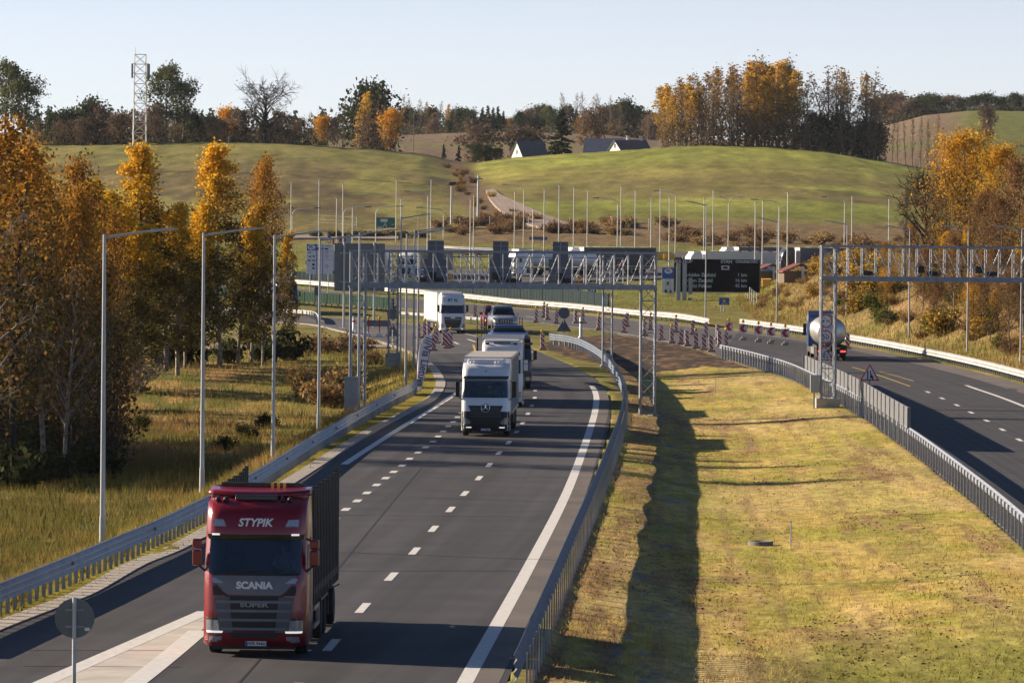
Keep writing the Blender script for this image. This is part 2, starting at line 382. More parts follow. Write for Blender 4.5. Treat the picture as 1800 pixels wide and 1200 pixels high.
# farther service roads: near edge, far edge
S1_N = PL([(560, 499), (690, 497), (800, 497), (900, 499), (1000, 497), (1100, 494), (1200, 490), (1350, 484)])
S1_F = PL([(560, 480), (690, 479), (800, 478), (900, 478), (1000, 476), (1100, 473), (1200, 470), (1350, 465)])
S2_N = PL([(560, 442), (700, 442), (800, 446), (900, 449), (1000, 451), (1100, 453), (1250, 455), (1500, 455)])
S2_F = PL([(560, 434), (700, 433), (800, 437), (900, 440), (1000, 442), (1100, 444), (1250, 446), (1500, 446)])
ROADS2 = [roadpoly(S1_N, S1_F), roadpoly(S2_N, S2_F)]
def bank(x, y):
    d = x - np.interp(y, _yr, _xr)
    far = sstep(1270, 1500, x / np.maximum(y, 1) * F + 900)
    b = 5.6 * sstep(2.0, 15, d) * sstep(300, 430, y) * (1 - sstep(690, 800, y)) * np.where(y > 480, far, 1.0)
    return b + 3.0 * sstep(15, 60, d) * sstep(250, 430, y) * (1 - sstep(690, 850, y)) * np.where(y > 480, far, 1.0)
def local(x, y):
    dl = np.interp(y, _yl, _xl) - x
    z = -2.3 * sstep(1.2, 6.0, dl) * (1 - sstep(330, 400, y))
    dm = x - np.interp(y, _ym, _xm); db = np.interp(y, _yb, _xb) - x
    inm = (dm > 0) & (db > 0)
    med = (.16 * sstep(.05, .5, dm) + .11 * np.clip(dm - .7, 0, 3.2)) * sstep(.6, 9.0, db) * (1 - sstep(360, 430, y))
    z = z - np.where(inm, med, 0)
    # a lower cross dip in the near right corner of the median
    z = z - np.where(inm, .5 * sstep(5, 8, dm) * (1 - sstep(118, 132, y)), 0)
    z = z + bank(x, y)
    # old lane cutting up the hill
    px = x / np.maximum(y, 1) * F + 900
    return z
def hfull(x, y):
    x = np.asarray(x, float); y = np.asarray(y, float)
    z = base(x, y) + local(x, y)
    n = (fbm(x * .35, y * .12, 3) - .5); z = z + n * .16 * sstep(60, 200, y) * np.where(y > 600, 2.5, 1.0)
    return z
def GH(px, py, lo=60, hi=2600): return G0(px, py, hfull, lo, hi)
def hz(x, y): return float(hfull(x, y))

def lerp(a, b, t): return a + (b - a) * t[..., None]
def ground_color(x, y):
    px = x / np.maximum(y, 1) * F + 900
    n1 = fbm(x * .5, y * .25, 11); n2 = fbm(x * .09, y * .05, 23); n3 = fbm(x * 1.7, y * .5, 31, 2)
    green = np.array([.115, .125, .026]); olive = np.array([.185, .160, .045]); dry = np.array([.285, .215, .085]); soil = np.array([.17, .10, .058]); dark = np.array([.055, .042, .030])
    lush = np.array([.085, .115, .016]); brown = np.array([.125, .085, .050]); field = np.array([.175, .165, .040])
    col = lerp(np.broadcast_to(olive, x.shape + (3,)), green, sstep(.4, .68, n1))
    col = lerp(col, dry, .65 * sstep(.5, .72, n2))
    # median
    dm = x - np.interp(y, _ym, _xm); db = np.interp(y, _yb, _xb) - x; inm = ((dm > 0) & (db > 0) & (y < 430)).astype(float)
    strip = sstep(.53, .70, fbm(x * .55, y * .06, 71) * .6 + n3 * .4)
    c2 = lerp(np.broadcast_to(np.array([.44, .335, .10]), x.shape + (3,)), np.array([.32, .285, .06]), sstep(.42, .62, n1))
    c2 = lerp(c2, np.array([.46, .36, .14]), .8 * sstep(.48, .66, n2))
    c2 = lerp(c2, np.array([.50, .37, .17]), .5 * sstep(.55, .68, fbm(x * .8, y * .025, 171)))
    c2 = lerp(c2, np.array([.22, .23, .05]), .30 * sstep(.5, .62, fbm(x * .45 + 9, y * .02, 191)))
    row = .5 + .5 * np.sin((x - .03 * y) * 5.2 + 2.5 * fbm(x * .2, y * .02, 201)); c2 = lerp(c2, soil * 1.35, .38 * sstep(.72, .95, row) * sstep(.38, .62, fbm(x * .7, y * .12, 211)))
    c2 = lerp(c2, soil * 1.3, .7 * (dm < 2.2) * sstep(.42, .6, fbm(x * 1.2, y * .22, 221)))
    c2 = lerp(c2, soil * 1.25, .75 * strip)
    c2 = lerp(c2, np.array([.17, .19, .03]), .85 * (1 - sstep(120, 140, y)) * sstep(5, 8, dm))
    gravel = sstep(.62, .7, fbm(x * 2.2, y * .5, 91)) * sstep(1.6, 2.0, dm) * (1 - sstep(3.0, 3.8, dm))
    c2 = lerp(c2, np.array([.22, .21, .20]), .8 * gravel)
    col = lerp(col, c2, inm)
    # verge beside the left road
    dl = np.interp(y, _yl, _xl) - x
    verge = ((dl < 1.0) & (dl > -4) & (y < 430)).astype(float)
    col = lerp(col, np.array([.24, .20, .022]), verge * .85)
    low = ((dl > 1.0) & (y < 430)).astype(float)
    c3 = lerp(np.broadcast_to(np.array([.34, .23, .08]), x.shape + (3,)), np.array([.13, .135, .030]), sstep(.35, .6, n1)); c3 = lerp(c3, np.array([.25, .15, .07]), .7 * sstep(.55, .7, n2))
    c3 = lerp(c3, np.array([.085, .095, .022]), .8 * sstep(2.0, 5.0, dl) * (1 - sstep(255, 285, y)) * sstep(.25, .55, n1 + .15)); c3 = lerp(c3, np.array([.22, .20, .05]), .6 * sstep(300, 340, y) * sstep(380, 480, px))
    col = lerp(col, c3, low)
    # soil patch of the works
    sp = inpoly(x, y, SOIL).astype(float); col = lerp(col, dark, sp * sstep(.2, .5, n1 + .25)); col = lerp(col, soil, sp * sstep(.55, .7, n3))
    # right bank
    bk = sstep(.4, 2.5, bank(x, y)); c4 = lerp(np.broadcast_to(np.array([.20, .13, .06]), x.shape + (3,)), np.array([.14, .12, .04]), sstep(.4, .65, n1)); col = lerp(col, c4, bk)
    # service area slope
    mid = sstep(600, 640, y) * (1 - sstep(850, 900, y)) * (1 - bk); c5 = lerp(np.broadcast_to(np.array([.185, .185, .045]), x.shape + (3,)), np.array([.14, .155, .03]), sstep(.4, .6, n1)); col = lerp(col, c5, mid)
    # brown strip at the hill foot
    ft = sstep(872, 890, y) * (1 - sstep(960, 1010, y)); c6 = lerp(np.broadcast_to(np.array([.19, .13, .06]), x.shape + (3,)), np.array([.14, .10, .055]), sstep(.4, .6, n1))
    ft = ft * (.35 + .65 * sstep(760, 830, px)) ; col = lerp(col, c6, ft)
    # hill
    hl = sstep(960, 1015, y); right = sstep(815, 850, px)
    cl = lerp(np.broadcast_to(np.array([.21, .20, .050]), x.shape + (3,)), np.array([.125, .100, .040]), sstep(.40, .60, fbm(x * .09, y * .02, 41)))
    cl = lerp(cl, np.array([.175, .17, .042]), sstep(1180, 1330, y))
    cr = lerp(np.broadcast_to(np.array([.235, .245, .048]), x.shape + (3,)), np.array([.185, .205, .037]), sstep(.35, .65, fbm(x * .03, y * .012, 51)))
    band = sstep(1060, 1100, y) * (1 - sstep(1180, 1240, y)); cr = lerp(cr, np.array([.15, .115, .045]), band * .75 * sstep(.3, .6, fbm(x * .05, y * .02, 61) + .15))
    pale = sstep(1180, 1220, y) * (1 - sstep(1240, 1300, y)); cr = lerp(cr, np.array([.24, .195, .06]), pale * .5)
    cr = lerp(cr, np.array([.135, .145, .028]), (1 - sstep(1010, 1060, y)) * .7)
    mott = (fbm(x * .30, y * .045, 131) - .5) + .7 * (fbm(x * .09, y * .02, 137) - .5)
    cl = cl * (1 + 1.1 * mott[..., None]); cr = cr * (1 + .75 * mott[..., None]); cl = lerp(cl, np.array([.20, .16, .06]), sstep(.05, .3, mott) * .6)
    stk = fbm(x * .015, y * .11, 151, 2) - .5; cr = cr * (1 + .45 * stk[..., None]); ch = lerp(cl, cr, right)
    # overgrown lane
    lane = np.exp(-((px - np.interp(y, [900, 960, 1010, 1100, 1200, 1300, 1400], [1000, 900, 870, 838, 826, 805, 790])) / np.interp(y, [900, 1010, 1200, 1400], [90, 45, 24, 18])) ** 2)
    ch = lerp(ch, brown * 1.2, np.clip(lane * 1.3, 0, 1)); col = lerp(col, ch, hl)
    # far fields
    ff = sstep(1440, 1500, y)
    stripe = sstep(.45, .55, vnoise(y * .012 + px * .0008, px * .0, 5))
    cf = lerp(np.broadcast_to(np.array([.17, .125, .08]), x.shape + (3,)), np.array([.145, .15, .05]), stripe)
    cf = lerp(cf, np.array([.14, .155, .04]), sstep(1660, 1710, px))
    col = lerp(col, cf, ff)
    return np.clip(col * (.82 + .36 * n3[..., None]), 0, 1)
SOIL = [tuple(G0(*p)[:2]) for p in [(948, 606), (990, 592), (1080, 588), (1180, 602), (1262, 627), (1330, 650), (1240, 642), (1100, 648), (1010, 630), (965, 616)]]

def ground_material():
    m = bpy.data.materials.new('grass_ground'); m.use_nodes = True; t = m.node_tree; b = t.nodes['Principled BSDF']
    b.inputs['Roughness'].default_value = .95; b.inputs['Specular IOR Level'].default_value = .1
    a = t.nodes.new('ShaderNodeVertexColor'); a.layer_name = 'Col'; tc = t.nodes.new('ShaderNodeTexCoord')
    def nz(scale, det, mp=None):
        n = t.nodes.new('ShaderNodeTexNoise'); n.inputs['Scale'].default_value = scale; n.inputs['Detail'].default_value = det; n.inputs['Roughness'].default_value = .65
        if mp:
            q = t.nodes.new('ShaderNodeMapping'); q.inputs['Scale'].default_value = mp; t.links.new(tc.outputs['Object'], q.inputs['Vector']); t.links.new(q.outputs[0], n.inputs['Vector'])
        else: t.links.new(tc.outputs['Object'], n.inputs['Vector'])
        return n
    n1 = nz(2.2, 8, (1, .45, 1)); n2 = nz(.25, 6, (1, .35, 1))
    r1 = t.nodes.new('ShaderNodeMapRange'); r1.inputs['From Min'].default_value = .3; r1.inputs['From Max'].default_value = .7; r1.inputs['To Min'].default_value = .55; r1.inputs['To Max'].default_value = 1.45
    t.links.new(n1.outputs['Fac'], r1.inputs['Value'])
    r2 = t.nodes.new('ShaderNodeMapRange'); r2.inputs['From Min'].default_value = .3; r2.inputs['From Max'].default_value = .7; r2.inputs['To Min'].default_value = .8; r2.inputs['To Max'].default_value = 1.2
    t.links.new(n2.outputs['Fac'], r2.inputs['Value'])
    mu = t.nodes.new('ShaderNodeMath'); mu.operation = 'MULTIPLY'; t.links.new(r1.outputs[0], mu.inputs[0]); t.links.new(r2.outputs[0], mu.inputs[1])
    sc = t.nodes.new('ShaderNodeVectorMath'); sc.operation = 'SCALE'; t.links.new(a.outputs['Color'], sc.inputs[0]); t.links.new(mu.outputs[0], sc.inputs['Scale']); t.links.new(sc.outputs[0], b.inputs['Base Color'])
    bn = t.nodes.new('ShaderNodeBump'); bn.inputs['Strength'].default_value = .55; bn.inputs['Distance'].default_value = .12
    t.links.new(n1.outputs['Fac'], bn.inputs['Height']); t.links.new(bn.outputs[0], b.inputs['Normal'])
    return m
M['ground'] = ground_material()

def make_ground():
    Y = [30.0]
    while Y[-1] < 3600: Y.append(Y[-1] * 1.0045 if Y[-1] > 60 else Y[-1] + 4)
    for q in (4200, 5500, 8000, 14000): Y.append(q)
    Y = np.array(Y)
    u = np.concatenate([[-3, -1.2, -.6, -.35, -.24, -.19], np.linspace(-.16, .16, 400), [.19, .24, .35, .6, 1.2, 3]])
    X = u[None, :] * Y[:, None]; YY = np.repeat(Y[:, None], len(u), 1)
    Z = hfull(X, YY); col = ground_color(X, YY)
    for rp in ROADS + ROADS2: 
        ins = inpoly(X, YY, rp); Z = np.where(ins, Z - np.where(YY > 500, .35, .14), Z)
    Z = np.where(YY > 3600, np.minimum(Z, 60), Z)
    nr, nc = X.shape; V = np.stack([X, YY, Z], -1).reshape(-1, 3)
    i = np.arange(nr * nc).reshape(nr, nc); Fq = np.stack([i[:-1, :-1], i[:-1, 1:], i[1:, 1:], i[1:, :-1]], -1).reshape(-1, 4)
    o = link('ground', arr_mesh('ground', V, Fq, M['ground'], True, col.reshape(-1, 3))); tag(o, kind='structure')
make_ground()

# ------------------------------------------------------------------ roads
def road_material(name, col, streak=.25):
    m = bpy.data.materials.new(name); m.use_nodes = True; t = m.node_tree; b = t.nodes['Principled BSDF']
    b.inputs['Roughness'].default_value = .78; b.inputs['Specular IOR Level'].default_value = .35
    uv = t.nodes.new('ShaderNodeUVMap'); uv.uv_map = 'UVMap'; mp = t.nodes.new('ShaderNodeMapping'); mp.inputs['Scale'].default_value = (.9, .012, 1)
    t.links.new(uv.outputs[0], mp.inputs[0])
    n1 = t.nodes.new('ShaderNodeTexNoise'); n1.inputs['Scale'].default_value = 1.0; n1.inputs['Detail'].default_value = 5; t.links.new(mp.outputs[0], n1.inputs['Vector'])
    tc = t.nodes.new('ShaderNodeTexCoord'); n2 = t.nodes.new('ShaderNodeTexNoise'); n2.inputs['Scale'].default_value = .35; n2.inputs['Detail'].default_value = 8; t.links.new(tc.outputs['Object'], n2.inputs['Vector'])
    n3 = t.nodes.new('ShaderNodeTexNoise'); n3.inputs['Scale'].default_value = 14; n3.inputs['Detail'].default_value = 4; t.links.new(tc.outputs['Object'], n3.inputs['Vector'])
    def mr(n, lo, hi):
        r = t.nodes.new('ShaderNodeMapRange'); r.inputs['From Min'].default_value = .32; r.inputs['From Max'].default_value = .68; r.inputs['To Min'].default_value = lo; r.inputs['To Max'].default_value = hi
        t.links.new(n.outputs['Fac'], r.inputs['Value']); return r
    a = mr(n1, 1 - streak, 1 + streak); c = mr(n2, .80, 1.20); d = mr(n3, .85, 1.15)
    k = t.nodes.new('ShaderNodeMath'); k.operation = 'MULTIPLY'; t.links.new(a.outputs[0], k.inputs[0]); t.links.new(c.outputs[0], k.inputs[1])
    k2 = t.nodes.new('ShaderNodeMath'); k2.operation = 'MULTIPLY'; t.links.new(k.outputs[0], k2.inputs[0]); t.links.new(d.outputs[0], k2.inputs[1])
    sc = t.nodes.new('ShaderNodeVectorMath'); sc.operation = 'SCALE'; sc.inputs[0].default_value = col; t.links.new(k2.outputs[0], sc.inputs['Scale']); t.links.new(sc.outputs[0], b.inputs['Base Color'])
    bn = t.nodes.new('ShaderNodeBump'); bn.inputs['Strength'].default_value = .25; bn.inputs['Distance'].default_value = .01; t.links.new(n3.outputs['Fac'], bn.inputs['Height']); t.links.new(bn.outputs[0], b.inputs['Normal'])
    return m
M['asphalt'] = road_material('asphalt', (.0375, .0375, .043), .38)
M['asphalt_old'] = road_material('weathered_asphalt', (.080, .075, .076), .2)
M['track'] = road_material('pale_dirt_track', (.27, .215, .18), .15)
M['marking'] = mat('road_paint', (.62, .62, .60), .6, 0, .14, 5.0)
M['marking_y'] = mat('yellow_road_paint', (.55, .38, .04), .6, 0, .2, 5.0)
M['marking_worn'] = mat('worn_concrete_infill', (.47, .44, .40), .8, 0, .2, .8)
M['kerbm'] = mat('kerb_concrete', (.34, .31, .28), .9, 0, .2, 3.0, .2)
def ribbon(name, l, r, zoff, m, n=140, nx=8, drop=.3, parent=None, kind='structure', fn=None):
    a, la = smooth_line(l, n); b, lb = smooth_line(r, n); fn = fn or base
    t = np.linspace(0, 1, nx + 1); X = a[:, None, 0] * (1 - t) + b[:, None, 0] * t; Y = a[:, None, 1] * (1 - t) + b[:, None, 1] * t
    Z = fn(X, Y) + zoff
    s = np.linspace(0, (la + lb) / 2, n); W = np.linalg.norm(a - b, axis=1)
    UV = np.stack([t[None, :] * W[:, None], np.repeat(s[:, None], nx + 1, 1)], -1)
    # skirts down both sides
    X = np.concatenate([X[:, :1], X, X[:, -1:]], 1); Y = np.concatenate([Y[:, :1], Y, Y[:, -1:]], 1); Z = np.concatenate([Z[:, :1] - drop, Z, Z[:, -1:] - drop], 1)
    UV = np.concatenate([UV[:, :1], UV, UV[:, -1:]], 1)
    nr, nc = X.shape; i = np.arange(nr * nc).reshape(nr, nc); Fq = np.stack([i[:-1, :-1], i[:-1, 1:], i[1:, 1:], i[1:, :-1]], -1).reshape(-1, 4)
    o = link(name, arr_mesh(name, np.stack([X, Y, Z], -1).reshape(-1, 3), Fq, m, False, None, UV.reshape(-1, 2)), parent)
    if not parent: tag(o, kind=kind)
    return o
ribbon('road', A_L, A_R, 0.0, M['asphalt'], 200, 14)
ribbon('road', A2_L, A2_R, -.006, M['asphalt_old'], 120, 8)
NB = 7
ribbon('road', B_L, B_R, -.003, M['asphalt_old'], 260, 12)
ribbon('road', B_L[:9], B_R[:9], .003, M['asphalt'], 160, 12)
ribbon('road', S1_N, S1_F, .25, M['asphalt_old'], 60, 2)
ribbon('road', S2_N, S2_F, .25, M['asphalt_old'], 60, 2)

def off(pts, d, n=160):
    """offset a ground polyline sideways by d metres (to the left of travel away from camera is negative)"""
    q, L = smooth_line(pts, n); t = np.gradient(q, axis=0); t /= np.linalg.norm(t, axis=1)[:, None] + 1e-9
    nrm = np.stack([t[:, 1], -t[:, 0]], 1); return q + nrm * (np.asarray(d)[..., None] if np.ndim(d) else d), L
def strip(mb, pts, d0, d1, z=.004, n=160):
    a, _ = off(pts, d0, n); b, _ = off(pts, d1, n); k = len(a)
    V = [(p[0], p[1], float(base(p[0], p[1])) + z) for p in a] + [(p[0], p[1], float(base(p[0], p[1])) + z) for p in b]
    mb.add(V, [(i, i + 1, k + i + 1, k + i) for i in range(k - 1)], False)
def dash(mb, p, d, L, wd, z=.004):
    d = Vector((d[0], d[1], 0)).normalized(); s = Vector((d.y, -d.x, 0)) * wd / 2; p = Vector((p[0], p[1], 0))
    vs = [p - d * L / 2 - s, p - d * L / 2 + s, p + d * L / 2 + s, p + d * L / 2 - s]
    mb.add([(v.x, v.y, float(base(v.x, v.y)) + z) for v in vs], [(0, 1, 2, 3)], False)
def quadpoly(mb, px, z):
    g = [G0(*p) for p in px]; mb.add([(v.x, v.y, float(base(v.x, v.y)) + z) for v in g], [list(range(len(g)))], False)
mk = MB()
DR = [(583, 1133), (638, 1068), (688, 1013), (729, 968), (762, 929), (792, 895), (817, 867), (842, 840), (860, 817), (877, 796), (894, 778), (908, 759), (919, 743), (928, 727), (935, 713), (940, 699), (941, 686)]
g = [G0(*p) for p in DR]; g = [g[0] * 2 - g[1]] + g
for i, p in enumerate(g): d = (g[min(i + 1, len(g) - 1)] - g[max(i - 1, 0)]); dash(mk, p, d, 3.6, .24, .008)
DLp = [(588, 913), (608, 895), (628, 880), (645, 866), (662, 852), (678, 840), (692, 829), (707, 818), (720, 806), (735, 795), (748, 786), (761, 776), (770, 767), (779, 758), (788, 749), (797, 741), (804, 733), (810, 726)]
g = [G0(*p) for p in DLp]; g = [g[0] * 3 - g[1] * 2, g[0] * 2 - g[1]] + g
for i, p in enumerate(g[2:]): i += 2; d = (g[min(i + 1, len(g) - 1)] - g[i - 1]); dash(mk, p, d, 1.9, .30, .008)
DB = [(1631, 689), (1656, 700), (1682, 712), (1707, 725), (1734, 739), (1762, 755), (1792, 773), (1826, 793)]
g = [G0(*p) for p in DB]
for i, p in enumerate(g): d = (g[min(i + 1, len(g) - 1)] - g[max(i - 1, 0)]); dash(mk, p, d, 3.4, .24, .010)
EL = PL([(790, 1290), (830, 1200), (945, 985), (1010, 850), (1047, 740), (1053, 705), (1051, 690), (1045, 678)]); strip(mk, EL, -.36, .02, .008)
strip(mk, PL([(1698, 677), (1750, 695), (1800, 714), (1900, 755)]), -.15, .15, .010)
# painted gore in the bottom left: two wide lines
strip(mk, PL([(-40, 1245), (60, 1200), (200, 1139), (350, 1074)]), -.05, .45, .009)
strip(mk, PL([(180, 1240), (238, 1199), (300, 1150), (350, 1108)]), -.28, .28, .009)
strip(mk, PL([(600, 816), (640, 790), (700, 752), (760, 716), (800, 690)]), -.05, .30, .008)
# thin edge lines of the far roads
strip(mk, B_L[10:], .45, .62, .012); strip(mk, A2_R, -.75, -.58, .012); strip(mk, B_R[9:], -.7, -.55, .012)
for p0, p1 in [((596, 576), (606, 577)), ((640, 583), (652, 586)), ((560, 564), (572, 565)), ((862, 548), (876, 550)), ((925, 556), (940, 558)), ((822, 596), (836, 601)), ((798, 601), (806, 605))]:
    a, b = G0(*p0), G0(*p1); dash(mk, (a + b) / 2, b - a, (b - a).length, .25, .012)
tag(mk.build('road_marking', M['marking'], recalc=False), kind='structure')
mk = MB(); quadpoly(mk, [(60, 1203), (200, 1142), (362, 1071), (362, 1101), (300, 1151), (238, 1200), (180, 1240), (-40, 1248)], .005)
tag(mk.build('road_infill', M['marking_worn'], recalc=False), kind='structure')
mk = MB()
strip(mk, PL([(1498, 645), (1540, 658), (1600, 679)]), -.07, .07, .010); strip(mk, PL([(1546, 653), (1580, 662), (1606, 670)]), -.06, .06, .010)
strip(mk, PL([(832, 606), (834, 612), (836, 620)]), -.1, .1, .01)
tag(mk.build('road_marking', M['marking_y'], recalc=False), kind='structure')
# transverse joints and tar seams
M['tar'] = mat('tar_seam', (.018, .017, .018), .6, 0, .1, 5)
mk = MB()
def seam(p0, p1, wd=.10):
    a, b = G0(*p0), G0(*p1); dash(mk, (a + b) / 2, b - a, (b - a).length, wd, .006)
for (p0, p1) in [((590, 905), (1012, 908)), ((560, 1003), (945, 1003)), ((0, 1142), (345, 1143)), ((40, 1170), (320, 1172)), ((1600, 712), (1800, 715)), ((700, 838), (1018, 839))]: seam(p0, p1)
strip(mk, PL([(420, 1200), (560, 1040), (700, 870), (800, 752), (840, 700)]), -.03, .03, .006)
tag(mk.build('road_seam', M['tar'], recalc=False), kind='structure')
# kerb channel along the left edge and concrete shoulder strip on the right edge
def kerb(pts, d0, d1, hgt, m, n=200, name='kerb'):
    a, _ = off(pts, d0, n); b, _ = off(pts, d1, n); V = []; k = n
    for q, zz in ((a, 0.0), (a, hgt), (b, hgt), (b, -.2)): V += [(p[0], p[1], float(base(p[0], p[1])) + zz) for p in q]
    mb = MB(); 
    for r in range(3): mb.add(V, [], False) if False else None
    mb.add(V, [(r * k + i, r * k + i + 1, (r + 1) * k + i + 1, (r + 1) * k + i) for r in range(3) for i in range(k - 1)], False)
    return tag(mb.build(name, m), kind='structure')
kerb(A_L, -.55, .12, .035, M['kerbm'])
kerb(A2_L, -.4, .1, .06, M['kerbm'])
M['shoulder'] = road_material('shoulder_surface', (.120, .106, .098), .12)
def strip_obj(name, pts, d0, d1, z, m, n=180):
    mb = MB(); strip(mb, pts, d0, d1, z, n); o = mb.build(name, m, recalc=False)
    l = o.data.uv_layers.new(name='UVMap')
    for lp in o.data.loops: v = o.data.vertices[lp.vertex_index].co; l.data[lp.index].uv = (v.x, v.y)
    return tag(o, kind='structure')
strip_obj('shoulder', EL, .03, .62, .005, M['shoulder'])
strip_obj('shoulder', B_R[:9], -2.2, -.05, .006, M['shoulder'])
# pale track up the hill
def trackz(x, y): return hfull(x, y)
ribbon('path', PL([(1010, 408), (960, 403), (912, 391), (878, 371), (860, 351), (854, 336)]), PL([(1012, 399), (988, 391), (948, 375), (908, 357), (882, 345), (869, 335)]), .35, M['track'], 40, 2, .6)
ribbon('path', PL([(700, 423), (560, 421), (420, 424)]), PL([(700, 418), (560, 416), (420, 419)]), .35, M['track'], 30, 2, .6)
ribbon('path', PL([(190, 614), (300, 617), (420, 615), (560, 612), (680, 612)]), PL([(190, 604), (300, 607), (420, 608), (560, 607), (680, 608)]), .12, M['track'], 30, 2, .6, fn=hfull)

# ------------------------------------------------------------------ vehicles
def wheel_meshes(r=.5, wd=.31):
    mb = MB(); mb.lathe([(r * .60, -wd / 2), (r * .93, -wd / 2), (r, -wd * .36), (r, wd * .36), (r * .93, wd / 2), (r * .60, wd / 2)], axis='X', n=28); ty = mb.mesh('wheel', M['rubber'])
    mb = MB(); mb.lathe([(0.001, wd * .30), (r * .16, wd * .34), (r * .18, wd * .12), (r * .40, wd * .10), (r * .55, wd * .45), (r * .62, wd * .48), (r * .62, -wd * .48), (r * .5, -wd * .40), (0.001, -wd * .30)], axis='X', n=24)
    for i in range(10):
        t = 2 * math.pi * i / 10; mb.tube((wd * .10, r * .29 * math.cos(t), r * .29 * math.sin(t)), (wd * .2, r * .29 * math.cos(t), r * .29 * math.sin(t)), .022, n=6)
    return ty, mb.mesh('rim', M['rim'])
TY, RI = wheel_meshes(); TYC, RIC = wheel_meshes(.35, .22)
def wheel(root, x, y, z=.5, side=1, m=None):
    ty, ri = m or (TY, RI); o = link('wheel', ty, root, (x, y, z), (0, 0, 0 if side > 0 else math.pi)); link('rim', ri, o); return o

def person_mesh():
    """seated driver, arms forward to a steering wheel: one continuous skin"""
    me = bpy.data.meshes.new('person_body')
    V = [(0, 0, 0), (0, .02, .28), (0, .02, .50), (0, -.02, .62), (0, -.04, .72), (0, -.05, .84),
         (.19, .02, .48), (.27, -.10, .24), (.14, -.42, .30), (.10, -.50, .33), (-.19, .02, .48), (-.27, -.10, .24), (-.14, -.42, .30), (-.10, -.50, .33),
         (.12, -.10, -.02), (.15, -.48, 0), (.15, -.52, -.42), (-.12, -.10, -.02), (-.15, -.48, 0), (-.15, -.52, -.42)]
    Ed = [(0, 1), (1, 2), (2, 3), (3, 4), (4, 5), (2, 6), (6, 7), (7, 8), (8, 9), (2, 10), (10, 11), (11, 12), (12, 13), (0, 14), (14, 15), (15, 16), (0, 17), (17, 18), (18, 19)]
    Rr = [.15, .15, .13, .06, .085, .075, .075, .05, .035, .04, .075, .05, .035, .04, .09, .07, .05, .09, .07, .05]
    me.from_pydata(V, Ed, []); o = bpy.data.objects.new('person_body', me); C.objects.link(o)
    o.modifiers.new('s', 'SKIN'); o.modifiers.new('d', 'SUBSURF').levels = 1
    for i, r in enumerate(Rr): me.skin_vertices[0].data[i].radius = (r, r)
    me.skin_vertices[0].data[0].use_root = True
    dg = bpy.context.evaluated_depsgraph_get(); dg.update(); r = bpy.data.meshes.new_from_object(o.evaluated_get(dg)); bpy.data.objects.remove(o)
    r.materials.clear(); r.materials.append(M['shirt']); r.materials.append(M['skin'])
    for p in r.polygons:
        c = p.center; p.use_smooth = True
        if c.z > .60 or (c.y < -.40 and c.z > .2): p.material_index = 1
    return r
PERSON = person_mesh()
def hair_mesh():
    mb = MB(); mb.smooth = True; mb.lathe([(.001, .15), (.07, .135), (.10, .07), (.098, .0), (.085, -.03)], n=16); return mb.mesh('hair', M['black'])
HAIR = hair_mesh()
def face_mesh():
    mb = MB(); mb.tube((0, 0, .0), (0, -.03, -.02), .012, .016, 6)
    mb.bbox(-.045, -.02, .0, .01, .02, .035); mb.bbox(.02, .045, .0, .01, .02, .035); mb.bbox(-.025, .025, .0, .01, -.055, -.045)
    return mb.mesh('face', M['skin'])
FACE = face_mesh()
def driver(loc, rz, label):
    o = link('person', PERSON, None, loc, (0, 0, rz)); tag(o, label, 'person')
    link('hair', HAIR, o, (0, -.04, .79)); link('face', FACE, o, (0, -.125, .80)); return o

